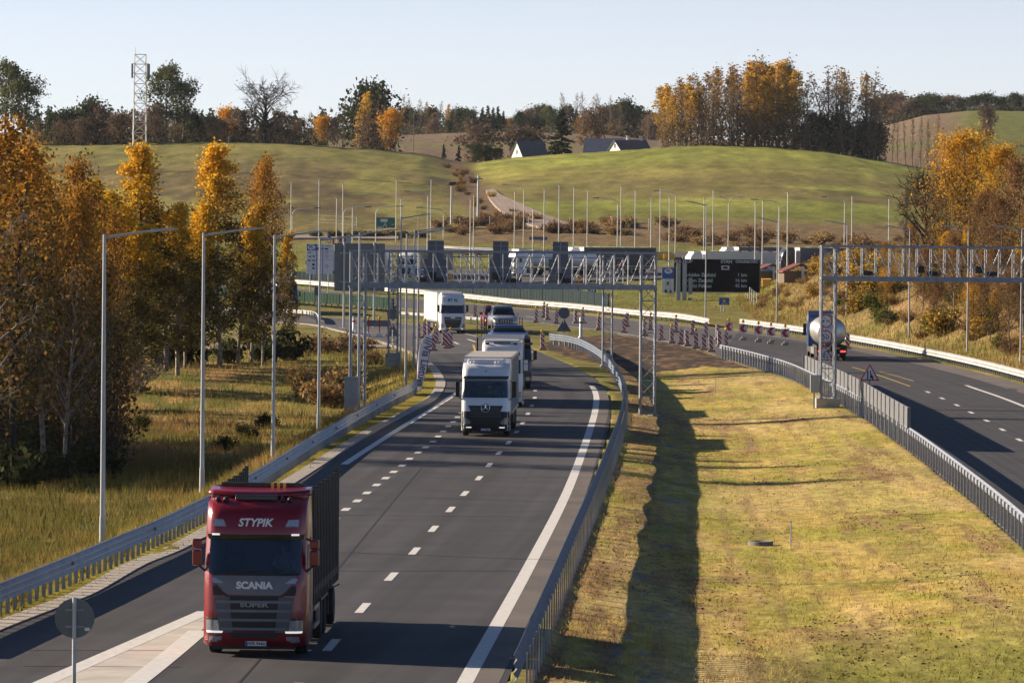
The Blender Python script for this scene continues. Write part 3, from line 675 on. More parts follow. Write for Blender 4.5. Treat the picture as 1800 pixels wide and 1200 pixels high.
class Cab:
    """cab-over front: a hull with the front face y = fy(x, z), panels laid 1-3 cm proud of it"""
    def __init__(s, root, prof, hw=1.25, L=2.25, ws=(1.95, 2.9, 1.12), top=3.9, body='white', bow=.07, corner=.20, z0=.38, backtop=None, taper=.04):
        s.root = root; s.prof = prof; s.hw = hw; s.L = L; s.bow = bow; s.corner = corner; s.ws = ws; s.top = top; s.taper = taper
        zs = sorted(set([round(z, 3) for z in np.linspace(z0, top, 26)] + [ws[0], ws[1], z0, top]))
        wx = ws[2]; xs = sorted(set([round(x, 3) for x in np.linspace(-1, 1, 21) * hw] + [-wx, wx, -hw * .97, hw * .97]))
        V = []; nf = len(xs); per = nf + 4
        for z in zs:
            k = s.hwz(z) / hw
            row = [(-hw * k, L, z), (-hw * k, L * .55, z)] + [(x * k, s.fy(x, z), z) for x in xs] + [(hw * k, L * .55, z), (hw * k, L, z)]
            V += row
        mb = MB(); Fs = []
        for r in range(len(zs) - 1):
            for i in range(per - 1):
                if i >= 2 and i < 2 + nf - 1:
                    xm = (xs[i - 2] + xs[i - 1]) / 2; zm = (zs[r] + zs[r + 1]) / 2
                    if abs(xm) < wx and ws[0] < zm < ws[1]: continue
                Fs.append((r * per + i, r * per + i + 1, (r + 1) * per + i + 1, (r + 1) * per + i))
        mb.add(V, Fs, True)
        t = len(zs) - 1; mb.add(V, [[t * per + i for i in range(per)], [i for i in range(per)][::-1], [r * per for r in range(len(zs))] + [r * per + per - 1 for r in range(len(zs))][::-1]], False)
        s.obj = mb.build('cab', M[body], root)
        # dark interior: floor, back wall, seats, dashboard
        q = MB(); q.bbox(-hw + .06, hw - .06, 1.55, 1.62, 1.2, ws[1] + .25); q.bbox(-hw + .06, hw - .06, .5, 1.6, 1.15, 1.2)
        q.bevbox(-hw + .08, hw - .08, s.fy(0, ws[0]) + .12, s.fy(0, ws[0]) + .62, ws[0] - .42, ws[0] - .06, .06)
        for x in (-.62, .62): q.bevbox(x - .26, x + .26, 1.0, 1.5, 1.3, 1.75, .06); q.bevbox(x - .25, x + .25, 1.36, 1.54, 1.7, 2.45, .06); q.bevbox(x - .14, x + .14, 1.38, 1.5, 2.45, 2.7, .05)
        q.build('interior', M['seat'], root)
    def hwz(s, z): return s.hw - s.taper * max(0, (z - 1.9) / 2.0)
    def fy(s, x, z):
        xs = [p[0] for p in s.prof]; ys = [p[1] for p in s.prof]; a = abs(x) / s.hw; c0 = 1 - .26
        return float(np.interp(z, xs, ys)) + s.bow * a * a + (s.corner * ((a - c0) / .26) ** 2.4 if a > c0 else 0)
    def panel(s, name, rows, m, off=.012, thick=.03, nx=10, parent=None, mats=None):
        """rows: (z, x_left, x_right); a skin following the front face"""
        mb = MB(); V = []; n = nx + 1
        rr = []
        for (a, b) in zip(rows[:-1], rows[1:]):
            k = max(1, int(abs(b[0] - a[0]) / .12))
            for i in range(k): t = i / k; rr.append(tuple(a[j] + (b[j] - a[j]) * t for j in range(3)))
        rr.append(rows[-1])
        for z, xl, xr in rr: V += [(xl + (xr - xl) * i / nx, s.fy(xl + (xr - xl) * i / nx, z) - off, z) for i in range(n)]
        k = len(rr); B = [(x, y + thick, z) for x, y, z in V]
        mb.add(V, [(r * n + i, r * n + i + 1, (r + 1) * n + i + 1, (r + 1) * n + i) for r in range(k - 1) for i in range(nx)], True)
        edge = [i for i in range(n)] + [r * n + n - 1 for r in range(1, k)] + [(k - 1) * n + i for i in range(n - 2, -1, -1)] + [r * n for r in range(k - 2, 0, -1)]
        E = len(edge); mb.add([V[i] for i in edge] + [B[i] for i in edge], [(i, (i + 1) % E, E + (i + 1) % E, E + i) for i in range(E)], False)
        o = mb.build(name, M[m], s.root if parent is None else parent, recalc=False); return o
    def side(s, name, poly, m, sd, off=.006, thick=.02):
        """poly (y, z) on the cab side"""
        mb = MB(); x = sd * (s.hwz(poly[0][1]) + off); mb.prism(poly, x, x - sd * thick, 'YZ'); return mb.build(name, M[m], s.root)
    def mirrors(s, m, z0=1.95, z1=2.75, x=1.50, y=.25, cap=None, w=.11):
        for sd in (-1, 1):
            mb = MB(); mb.bevbox(sd * x - w, sd * x + w, y - .02, y + .16, z0 + .28, z1 - .26 if cap else z1, .045)
            o = mb.build('mirror', M[m], s.root)
            if cap:
                mb = MB(); mb.bevbox(sd * x - w, sd * x + w, y - .02, y + .16, z1 - .24, z1, .045); mb.build('mirror_cap', M[cap], o)
            mb = MB(); mb.bbox(sd * x - w + .02, sd * x + w - .02, y + .155, y + .17, z0 + .32, z1 - .30 if cap else z1 - .05); mb.build('mirror_glass', M['dark_glass'], o)
            mb = MB(); xx = sd * (s.hw - .03); mb.bar((xx, y + .1, z1 + .02), (sd * x, y + .06, z1 - .06), .05); mb.build('mirror_arm', M['black'], o); mb = MB(); mb.bar((xx, y + .1, z0 + .14), (sd * x, y + .06, z0 + .32), .05); mb.build('mirror_arm', M['black'], o)
    def plate(s, txt, z=.52, x=0.0, blue=True, off=.05):
        y = s.fy(x, z) - off; mb = MB(); mb.bbox(x - .26, x + .26, y, y + .02, z - .058, z + .058); o = mb.build('number_plate', M['sign_white'], s.root)
        if blue: mb = MB(); mb.bbox(x - .258, x - .21, y - .003, y - .001, z - .056, z + .056); mb.build('plate_band', M['blue_sign'], o)
        text('plate_number', txt, .105, M['sign_black'], o, (x + .02, y - .002, z - .004), bold=.002, sx=.92)
    def wipers(s, z, xs):
        mb = MB()
        for (x0, z0, x1, z1) in xs: mb.bar((x0, s.fy(x0, z0) - .03, z0), (x1, s.fy(x1, z1) - .03, z1), .025, .03)
        mb.build('wiper', M['black'], s.root)
    def windscreen(s, m='glass', m2=.03):
        z0, z1, wx = s.ws; s.panel('windscreen', [(z0 + .005, -wx, wx), (z1, -wx + .0, wx - .0)], m, .004, .008, 14)

def trailer_box(root, y0, L=13.6, W=2.55, zf=1.12, zt=4.0, side='white_tarp', top='tarp_top', front='white', straps=True, name='trailer'):
    mb = MB(); mb.bevbox(-W / 2, W / 2, y0, y0 + L, zf, zt, .05); o = mb.build(name, M[side], root)
    mb = MB(); mb.bbox(-W / 2 + .02, W / 2 - .02, y0 + .03, y0 + L - .03, zt - .01, zt + .018)
    for i in range(1, 8): mb.bbox(-W / 2 + .03, W / 2 - .03, y0 + L * i / 8 - .03, y0 + L * i / 8 + .03, zt + .01, zt + .03)
    mb.build('trailer_roof', M[top], o)
    mb = MB(); mb.bbox(-W / 2 + .05, W / 2 - .05, y0 - .015, y0 + .02, zf + .05, zt - .06); mb.build('front_wall', M[front], o)
    mb = MB()
    for x in (-1, 1):
        mb.bbox(x * (W / 2 - .05), x * (W / 2 + .012), y0 - .03, y0 + .10, zf, zt + .02); mb.bbox(x * (W / 2 - .05), x * (W / 2 + .012), y0 + L - .10, y0 + L + .01, zf, zt + .02)
        mb.bbox(x * (W / 2 - .06), x * (W / 2 + .02), y0, y0 + L, zf - .06, zf + .10); mb.bbox(x * (W / 2 - .06), x * (W / 2 + .014), y0, y0 + L, zt - .08, zt + .022)
    mb.bbox(-W / 2, W / 2, y0 - .028, y0 + .03, zt - .06, zt + .03)
    mb.build('trailer_frame', M['rim'], o)
    if straps:
        mb = MB()
        for x in (-1, 1):
            for i in range(1, 20): y = y0 + L * i / 20; mb.bbox(x * (W / 2 - .01), x * (W / 2 + .012), y - .025, y + .025, zf + .02, zt - .1)
        mb.build('strap', M['grey_mid'], o)
    mb = MB(); mb.bbox(-.55, -.42, y0 + .3, y0 + L - .2, .85, zf - .02); mb.bbox(.42, .55, y0 + .3, y0 + L - .2, .85, zf - .02)
    for x in (-1, 1): mb.bbox(x * 1.18, x * 1.24, y0 + 4.2, y0 + 7.6, .42, .95); mb.bbox(x * .95, x * 1.18, y0 + 2.4, y0 + 2.5, .2, 1.1)
    mb.bbox(-1.2, 1.2, y0 + L - .25, y0 + L - .15, .42, .56); mb.build('underframe', M['chassis'], o)
    for k in range(3):
        for x in (-1, 1): wheel(root, x * 1.08, y0 + 8.4 + 1.31 * k, .5, x)
    return o
def tractor_low(root, rear=5.6, tank=True, skirt='grey_trim'):
    mb = MB(); mb.bbox(-.5, -.35, .5, rear, .75, 1.0); mb.bbox(.35, .5, .5, rear, .75, 1.0); mb.bbox(-1.0, 1.0, 1.3, 1.5, .4, .9); mb.build('chassis', M['chassis'], root)
    mb = MB()
    for x in (-1, 1): mb.bevbox(x * .72, x * 1.22, 2.35, 3.7, .42, 1.0, .06)
    mb.build('side_tank', M[skirt], root)
    for x in (-1, 1): wheel(root, x * 1.06, 1.38, .5, x); wheel(root, x * 1.0, 4.55, .5, x)
    mb = MB()
    for x in (-1, 1): mb.prism([(3.95, .55), (4.0, .98), (4.3, 1.1), (4.8, 1.1), (5.15, .98), (5.2, .55), (5.12, .55), (5.05, .92), (4.75, 1.03), (4.35, 1.03), (4.07, .92), (4.03, .55)], x * .78, x * 1.24, 'YZ')
    mb.build('mudguard', M['black'], root)
def wheel_arch(root, m='black', r=.62):
    for sd in (-1, 1):
        mb = MB(); pts = []
        for i in range(13): t = math.pi * i / 12; pts.append((1.38 + r * math.cos(t), .5 + r * math.sin(t)))
        for i in range(12, -1, -1): t = math.pi * i / 12; pts.append((1.38 + (r + .09) * math.cos(t), .5 + (r + .09) * math.sin(t)))
        mb.prism(pts, sd * 1.0, sd * 1.262, 'YZ'); mb.build('wheel_arch', M[m], root)
        mb = MB(); mb.prism([(1.38 + r * math.cos(math.pi * i / 12), .5 + r * math.sin(math.pi * i / 12)) for i in range(13)], sd * 1.20, sd * 1.258, 'YZ'); mb.build('wheel_well', M['black'], root)

# ---- the red timber truck in the foreground
def red_truck():
    p = G0(446, 1154); root = empty('truck', (p.x, p.y, 0), R(-1.9), 'dark red timber truck with black stake trailer, driving nearest the camera', 'truck')
    prof = [(.25, .06), (.45, 0), (1.0, -.02), (1.75, .02), (2.0, .06), (2.9, .30), (2.95, .28), (3.4, .36), (3.62, .50), (3.78, .75), (3.86, 1.05)]
    c = Cab(root, prof, 1.26, 2.35, (2.02, 2.88, 1.13), 3.86, 'red', z0=.30, corner=.24)
    c.windscreen()
    c.panel('visor', [(2.86, -1.16, 1.16), (2.98, -1.20, 1.20)], 'black_gloss', .05, .09, 14)
    for x in (-1, 1):
        a = sorted((x * 1.07, x * .88)); c.panel('marker_light', [(2.955, *a), (3.0, *a)], 'lamp_on', .075, .03, 3)
        a = sorted((x * 1.04, x * .72)); b = sorted((x * 1.06, x * .80)); c.panel('roof_lamp', [(3.17, *a), (3.34, *b)], 'lamp_glass', .022, .04, 3)
    y = c.fy(0, 3.25) - .03; text('lettering', 'STYPIK', .27, M['sign_white'], root, (-.02, y, 3.26), (R(82), 0, 0), bold=.008, shear=.25, extrude=.006)
    # lower front: grey trim panel with lettering, grille, bumper
    c.panel('front_panel', [(1.52, -.62, .62), (1.60, -.76, .76), (1.86, -.98, .98), (1.99, -1.04, 1.04)], 'grey_mid', .020, .04, 12)
    c.panel('wiper_cowl', [(1.985, -1.06, 1.06), (2.06, -1.12, 1.12)], 'black', .028, .04, 12)
    text('lettering', 'SCANIA', .235, M['sign_white'], root, (0, c.fy(0, 1.74) - .028, 1.745), (R(90), 0, 0), bold=.012, extrude=.006, sx=1.06)
    for x in (-1, 1):
        a = sorted((x * .62, x * 1.04)); b = sorted((x * .80, x * 1.05)); c.panel('upper_lamp', [(1.80, *sorted((x * .74, x * 1.0))), (1.92, *sorted((x * .93, x * 1.06)))], 'lamp_glass', .032, .04, 3)
        c.panel('corner_grille', [(1.50, *sorted((x * .64, x * 1.0))), (1.60, *sorted((x * .78, x * 1.02))), (1.74, *sorted((x * .92, x * 1.03)))], 'black', .018, .03, 4)
    c.panel('grille_back', [(.62, -.62, .62), (1.50, -.72, .72)], 'black', .012, .03, 10)
    g = None
    for i, z in enumerate((1.36, 1.14, .92, .70)): 
        c.panel('grille_bar', [(z - .045, -.93 + .04 * i, .93 - .04 * i), (z + .02, -.95 + .04 * i, .95 - .04 * i)], 'grey_mid', .05, .06, 10)
    for x in (-1, 1):
        c.panel('grille_side', [(.60, *sorted((x * .52, x * .84))), (1.46, *sorted((x * .60, x * .98)))], 'grey_trim', .036, .05, 3)
    text('lettering', 'SUPER', .13, M['rim'], root, (0, c.fy(0, 1.26) - .022, 1.265), (R(90), 0, 0), bold=.003, sx=1.9)
    for x in (-1, 1):
        c.panel('headlight', [(.58, *sorted((x * .76, x * 1.17))), (.66, *sorted((x * .74, x * 1.19))), (.92, *sorted((x * .82, x * 1.19)))], 'lamp_glass', .03, .05, 5)
        c.panel('running_light', [(.585, *sorted((x * .78, x * 1.17))), (.635, *sorted((x * .76, x * 1.18)))], 'lamp_on', .045, .02, 5)
        c.panel('headlight_brow', [(.90, *sorted((x * .80, x * 1.2))), (.95, *sorted((x * .82, x * 1.2)))], 'black', .035, .04, 4)
        c.panel('fog_light', [(.36, *sorted((x * .82, x * 1.12))), (.50, *sorted((x * .78, x * 1.10)))], 'lamp_glass', .03, .04, 4)
        c.side('side_window', [(.55, 1.98), (1.55, 1.98), (1.55, 2.72), (.78, 2.72)], 'dark_glass', x)
        c.side('door_line', [(1.62, .9), (1.64, .9), (1.64, 2.85), (1.62, 2.85)], 'black', x, .004)
        c.side('step_panel', [(.35, .40), (.75, .40), (.75, 1.0), (.42, 1.0)], 'black', x, .006)
    c.panel('lower_intake', [(.47, -.55, .55), (.60, -.60, .60)], 'black', .02, .03, 8)
    c.panel('bumper', [(.26, -1.20, 1.20), (.40, -1.24, 1.24)], 'red_dark', .03, .05, 14)
    c.plate('WPR 9446U', .33, .05)
    wheel_arch(root)
    mb = MB(); mb.bbox(-1.0, 1.0, .12, .5, .18, .27); mb.build('underrun_bar', M['black'], root)
    c.wipers(2.05, [(-.75, 2.06, -.05, 2.12), (.05, 2.06, .75, 2.12)])
    c.mirrors('red_dark', 1.92, 2.86, 1.44, .30, 'red_dark', .115)
    # roof spoiler with swept wing ends, hatch and roof lamps
    mb = MB(); n = 18; V = []
    for i in range(n + 1):
        a = -1 + 2 * i / n; x = a * 1.24; e = abs(a) ** 3
        V += [(x, 1.0 + .25 * e, 3.86 + .04 * e), (x, .98 + .22 * e, 3.97 - .04 * (1 - e)), (x, 2.2, 4.03 + .04 * e), (x, 2.2, 3.9)]
    mb.add(V, [(4 * i + k, 4 * (i + 1) + k, 4 * (i + 1) + (k + 1) % 4, 4 * i + (k + 1) % 4) for i in range(n) for k in range(4)] + [(0, 1, 2, 3), (4 * n + 3, 4 * n + 2, 4 * n + 1, 4 * n)], True); mb.build('roof_spoiler', M['red'], root)
    mb = MB(); mb.bevbox(-1.16, 1.16, 1.12, 2.3, 3.7, 3.95, .05); mb.build('roof_deflector', M['red_dark'], root)
    mb = MB(); mb.bevbox(-.55, .5, .80, 1.04, 3.78, 3.92, .03); mb.build('roof_hatch', M['navy'], root)
    mb = MB()
    for x in (-.98, -.78, .62, .80): mb = MB(); mb.lathe([(.001, -.06), (.06, -.05), (.075, .05), (.001, .06)], (x, .80, 3.80), 'Y', 10); mb.build('roof_horn', M['black'], root)
    for i in range(3):
        mb = MB(); mb.bbox(.20 + .15 * i, .27 + .15 * i, 2.34, 2.38, 3.95, 4.14); mb.build('yellow_peg', M['yellow'], root)
    # headboard and timber stakes
    mb = MB(); pts = [(-1.24, 3.8), (-1.15, 4.05), (-.9, 4.14), (.9, 4.14), (1.15, 4.05), (1.24, 3.8), (1.18, 3.8), (1.10, 4.0), (.88, 4.08), (-.88, 4.08), (-1.10, 4.0), (-1.18, 3.8)]
    mb.prism(pts, 2.38, 2.46)
    for i in range(19): x = -1.15 + 2.3 * i / 18; mb.bbox(x - .02, x + .02, 2.40, 2.44, 1.3, 4.10 if abs(x) < .9 else 3.98)
    mb.bbox(-1.14, 1.14, 2.41, 2.43, 1.3, 4.075); mb.build('headboard', M['stake'], root)
    mb = MB(); mb.bbox(-1.22, 1.22, 2.6, 12.0, 1.08, 1.25); mb.bbox(-.5, .5, 1.5, 12.0, .7, 1.08)
    for i in range(8): mb.bbox(-1.26, 1.26, 2.9 + 1.25 * i, 3.05 + 1.25 * i, 1.15, 1.34)
    mb.build('trailer_bed', M['chassis'], root)
    for i in range(17):
        y = 2.75 + .55 * i; h = 3.98 + (.05 * math.sin(i * 2.1)) + (.10 if i > 13 else 0)
        for x in (-1, 1):
            mb = MB(); mb.bbox(x * 1.17, x * 1.27, y - .06, y + .06, 1.1, h); mb.bbox(x * 1.20, x * 1.25, y - .09, y + .09, 1.1, 2.6); mb.build('stake', M['stake'], root)
    mb = MB()
    for x in (-1, 1): mb.bbox(x * 1.225, x * 1.255, 2.7, 11.9, 1.3, 1.5); mb.bbox(x * 1.205, x * 1.225, 2.7, 11.9, 1.3, 3.0)
    mb.build('side_board', M['stake'], root)
    mb = MB(); mb.prism([(3.2, .45), (4.9, .45), (4.9, 1.02), (3.2, 1.02), (3.2, .9), (4.7, .9), (4.7, .57), (3.2, .57)], 1.17, 1.25, 'YZ'); mb.build('side_guard', M['rim'], root); mb = MB(); mb.prism([(3.2, .45), (4.9, .45), (4.9, 1.02), (3.2, 1.02), (3.2, .9), (4.7, .9), (4.7, .57), (3.2, .57)], -1.25, -1.17, 'YZ'); mb.build('side_guard', M['rim'], root)
    for x in (-1, 1):
        wheel(root, x * 1.06, 1.38, .5, x)
        for y in (6.0, 7.4, 10.6): wheel(root, x * 1.06, y, .5, x)
        mb = MB(); mb.prism([(5.3, .45), (5.4, 1.05), (8.0, 1.05), (8.1, .45), (7.95, .45), (7.9, .98), (5.5, .98), (5.42, .45)], x * .8, x * 1.25, 'YZ'); mb.build('mudguard', M['black'], root)
    mb = MB(); mb.path([(1.25, 8.6, 1.1), (1.42, 8.6, 1.15), (1.50, 8.6, 1.2)], .02, 6); mb.build('side_marker_arm', M['chrome'], root)
    Mx = Matrix.Translation(root.location) @ Matrix.Rotation(root.rotation_euler.z, 4, 'Z')
    driver(Mx @ Vector((.62, 1.22, 1.86)), root.rotation_euler.z, 'driver in dark shirt behind the windscreen of the red truck')
red_truck()

def star(root, c, z, r=.24):
    y = c.fy(0, z) - .10; mb = MB(); n = 32
    V = []
    for i in range(n):
        t = 2 * math.pi * i / n
        for (dr, dy) in ((-.022, 0), (0, -.022), (.022, 0), (0, .022)): V.append(((r + dr) * math.cos(t), y + dy, z + (r + dr) * math.sin(t)))
    mb.add(V, [(4 * i + k, 4 * ((i + 1) % n) + k, 4 * ((i + 1) % n) + (k + 1) % 4, 4 * i + (k + 1) % 4) for i in range(n) for k in range(4)], True)
    for a in (90, 210, 330):
        e = Vector((math.cos(R(a)) * r, 0, math.sin(R(a)) * r)); s = Vector((-e.z, 0, e.x)).normalized() * .05; o = Vector((0, y, z))
        mb.add([o + s, o - s, o + e, o + Vector((0, -.03, 0))], [(0, 3, 2), (3, 1, 2), (0, 2, 1)], False)
    mb.build('emblem', M['chrome'], root)

# ---- white truck with black lower front, second in the column
def star_truck():
    p = G0(853, 767); root = empty('truck', (p.x, p.y, 0), R(-1.5), 'white truck with black lower front and round star emblem, pulling a pale tarpaulin trailer', 'truck')
    prof = [(.25, .06), (.5, 0), (1.2, -.02), (1.75, .03), (2.0, .07), (2.95, .27), (3.0, .24), (3.45, .42), (3.68, .66), (3.76, 1.0)]
    c = Cab(root, prof, 1.25, 2.3, (2.0, 3.02, 1.13), 3.76, 'silver_blue', z0=.30, corner=.22)
    c.windscreen()
    c.panel('sun_visor', [(2.98, -1.16, 1.16), (3.12, -1.18, 1.18)], 'navy', .10, .10, 14)
    c.panel('grille_upper', [(1.30, -.78, .78), (1.60, -.90, .90)], 'black', .03, .05, 12)
    c.panel('grille', [(.95, -.92, .92), (1.30, -.92, .92)], 'black', .02, .04, 12)
    for z in (1.05, 1.16, 1.27, 1.38, 1.47): c.panel('grille_bar', [(z - .018, -.80, .80), (z + .018, -.82, .82)], 'grey_trim', .045, .05, 10)
    c.panel('bumper', [(.27, -1.2, 1.2), (.6, -1.24, 1.24), (1.02, -1.24, 1.24), (1.30, -1.23, 1.23)], 'black', .014, .04, 16)
    star(root, c, 1.48, .22)
    for x in (-1, 1):
        c.panel('headlight', [(.62, *sorted((x * .86, x * 1.12))), (.74, *sorted((x * .74, x * 1.18))), (.98, *sorted((x * 1.02, x * 1.21)))], 'lamp_glass', .035, .05, 5)
        c.panel('running_light', [(.44, *sorted((x * .72, x * 1.0))), (.50, *sorted((x * .72, x * 1.0)))], 'lamp_on', .03, .03, 4)
        c.side('side_window', [(.62, 2.0), (1.55, 2.0), (1.55, 2.75), (.82, 2.75)], 'dark_glass', x)
        c.side('step_panel', [(.35, .34), (.75, .34), (.75, 1.1), (.45, 1.1)], 'black', x, .006)
    c.plate('LL 30384', .36, .0)
    wheel_arch(root)
    c.mirrors('black', 1.75, 2.85, 1.46, .22, None, .12)
    c.wipers(2.05, [(-.8, 2.04, -.1, 2.10), (.0, 2.04, .7, 2.10)])
    mb = MB(); mb.bevbox(-1.0, 1.0, 1.0, 2.2, 3.70, 3.98, .12); mb.build('roof_deflector', M['silver_blue'], root)
    mb = MB()
    for x in (-.78, -.62, .5, .66): mb = MB(); mb.lathe([(.001, -.06), (.06, -.05), (.075, .05), (.001, .06)], (x, .72, 3.80), 'Y', 10); mb.build('roof_horn', M['white'], root)
    mb = MB(); mb.bbox(-.03, .03, .36, .40, 3.34, 3.40); mb.build('camera_dot', M['black'], root)
    q = MB(); q.prism([(.05, 2.62), (.35, 2.62), (.2, 2.42)], c.fy(.2, 2.5) + .1, c.fy(.2, 2.5) + .11); q.bbox(.02, .36, c.fy(0, 2.7) + .06, c.fy(0, 2.7) + .08, 2.74, 2.80); q.bbox(.08, .32, c.fy(0, 2.2) + .06, c.fy(0, 2.2) + .08, 2.26, 2.32); q.build('pennant', M['green_logo'], root)
    tractor_low(root); trailer_box(root, 3.0, 13.4, zt=4.02)
    Mx = Matrix.Translation(root.location) @ Matrix.Rotation(root.rotation_euler.z, 4, 'Z')
    driver(Mx @ Vector((.62, 1.2, 1.86)), root.rotation_euler.z, 'driver behind the windscreen of the white truck with the star emblem')
star_truck()

# ---- white truck half hidden behind it
def second_white():
    Y = 297; root = empty('truck', (XP(882, Y, 700), Y, 0), R(-.4), 'plain white high roof truck driving close behind the white tarpaulin trailer', 'truck')
    prof = [(.25, .06), (.45, 0), (1.0, -.02), (1.75, .02), (2.0, .06), (2.9, .30), (2.95, .28), (3.4, .36), (3.62, .50), (3.80, .75), (3.88, 1.05)]
    c = Cab(root, prof, 1.26, 2.35, (2.02, 2.88, 1.13), 3.88, 'white', z0=.30, corner=.24)
    c.windscreen(); c.panel('visor', [(2.86, -1.16, 1.16), (2.98, -1.20, 1.20)], 'white', .05, .09, 14)
    for x in (-1, 1):
        c.panel('roof_lamp', [(3.13, *sorted((x * 1.10, x * .72))), (3.36, *sorted((x * 1.04, x * .84)))], 'black', .018, .04, 3)
        c.panel('roof_lamp_glass', [(3.18, *sorted((x * 1.04, x * .80))), (3.32, *sorted((x * 1.0, x * .88)))], 'lamp_glass', .028, .04, 3)
        c.panel('headlight', [(.60, *sorted((x * .74, x * 1.19))), (.92, *sorted((x * .82, x * 1.19)))], 'lamp_glass', .03, .05, 5)
        c.side('side_window', [(.55, 1.98), (1.55, 1.98), (1.55, 2.72), (.78, 2.72)], 'dark_glass', x)
    c.panel('grille', [(.62, -.72, .72), (1.50, -.80, .80)], 'grey_trim', .02, .03, 10)
    wheel_arch(root); c.mirrors('white', 1.92, 2.86, 1.44, .30, 'white', .115)
    mb = MB(); mb.bevbox(-.55, .5, .85, 1.1, 3.78, 3.95, .03); mb.build('roof_hatch', M['grey_mid'], root)
    mb = MB()
    for x in (-.98, -.86, .72, .84): mb = MB(); mb.lathe([(.001, -.06), (.06, -.05), (.075, .05), (.001, .06)], (x, .82, 3.82), 'Y', 10); mb.build('roof_horn', M['black'], root)
    mb = MB(); mb.bevbox(-1.12, 1.12, 1.1, 2.3, 3.8, 4.06, .12); mb.build('roof_deflector', M['white'], root)
    tractor_low(root); trailer_box(root, 3.0, 13.4, zt=4.08, side='white_tarp', top='rim')
second_white()

def car(root_loc, rz, paint, label, cat='car', name='car', parent=None):
    root = empty(name, root_loc, rz, label, cat)
    secs = [(-2.25, .62, .50, .62), (-2.15, .78, .36, .80), (-1.9, .86, .30, .92), (-1.2, .90, .28, 1.0), (-.85, .91, .28, 1.05), (0, .92, .28, 1.06), (1.2, .92, .28, 1.08), (1.95, .88, .32, 1.1), (2.25, .78, .45, 1.05)]
    def loft(secs, m, nm, par=root):
        mb = MB(); V = []
        for y, hw, z0, z1 in secs: V += [(-hw, y, z0), (-hw * 1.02, y, (z0 + z1) * .5), (-hw * .93, y, z1 - .03), (-hw * .6, y, z1), (hw * .6, y, z1), (hw * .93, y, z1 - .03), (hw * 1.02, y, (z0 + z1) * .5), (hw, y, z0)]
        k = len(secs); mb.add(V, [(8 * i + j, 8 * (i + 1) + j, 8 * (i + 1) + (j + 1) % 8, 8 * i + (j + 1) % 8) for i in range(k - 1) for j in range(8)] + [list(range(8)), list(range(8 * k - 8, 8 * k))[::-1]], True); return mb.build(nm, M[m], par)
    loft(secs, paint, 'body')
    loft([(-.95, .80, 1.0, 1.04), (-.25, .72, 1.0, 1.58), (.2, .70, 1.0, 1.66), (1.4, .70, 1.0, 1.64), (2.1, .74, 1.0, 1.12)], 'dark_glass', 'window')
    loft([(-.22, .66, 1.56, 1.60), (.2, .70, 1.62, 1.70), (1.4, .69, 1.62, 1.69), (1.75, .60, 1.40, 1.46)], paint, 'roof')
    mb = MB(); mb.bevbox(-.50, .50, -2.27, -2.1, .52, .74, .05); g = mb.build('grille', M['black'], root)
    mb = MB()
    for x in (-.35, -.18, 0, .18, .35): mb.bbox(x - .012, x + .012, -2.29, -2.26, .54, .72)
    mb.build('grille_bar', M['chrome'], g)
    mb = MB(); mb.bevbox(-.78, .78, -2.24, -2.0, .24, .42, .05); mb.build('bumper', M['black'], root)
    for x in (-1, 1):
        mb = MB(); mb.bevbox(x * .55, x * .84, -2.2, -2.0, .70, .82, .03); mb.build('headlight', M['lamp_glass'], root)
        mb = MB(); mb.bevbox(x * .93, x * 1.10, -.75, -.62, 1.02, 1.16, .03); mb.build('mirror', M[paint], root)
        wheel(root, x * .82, -1.4, .35, x, (TYC, RIC)); wheel(root, x * .82, 1.4, .35, x, (TYC, RIC))
    return root

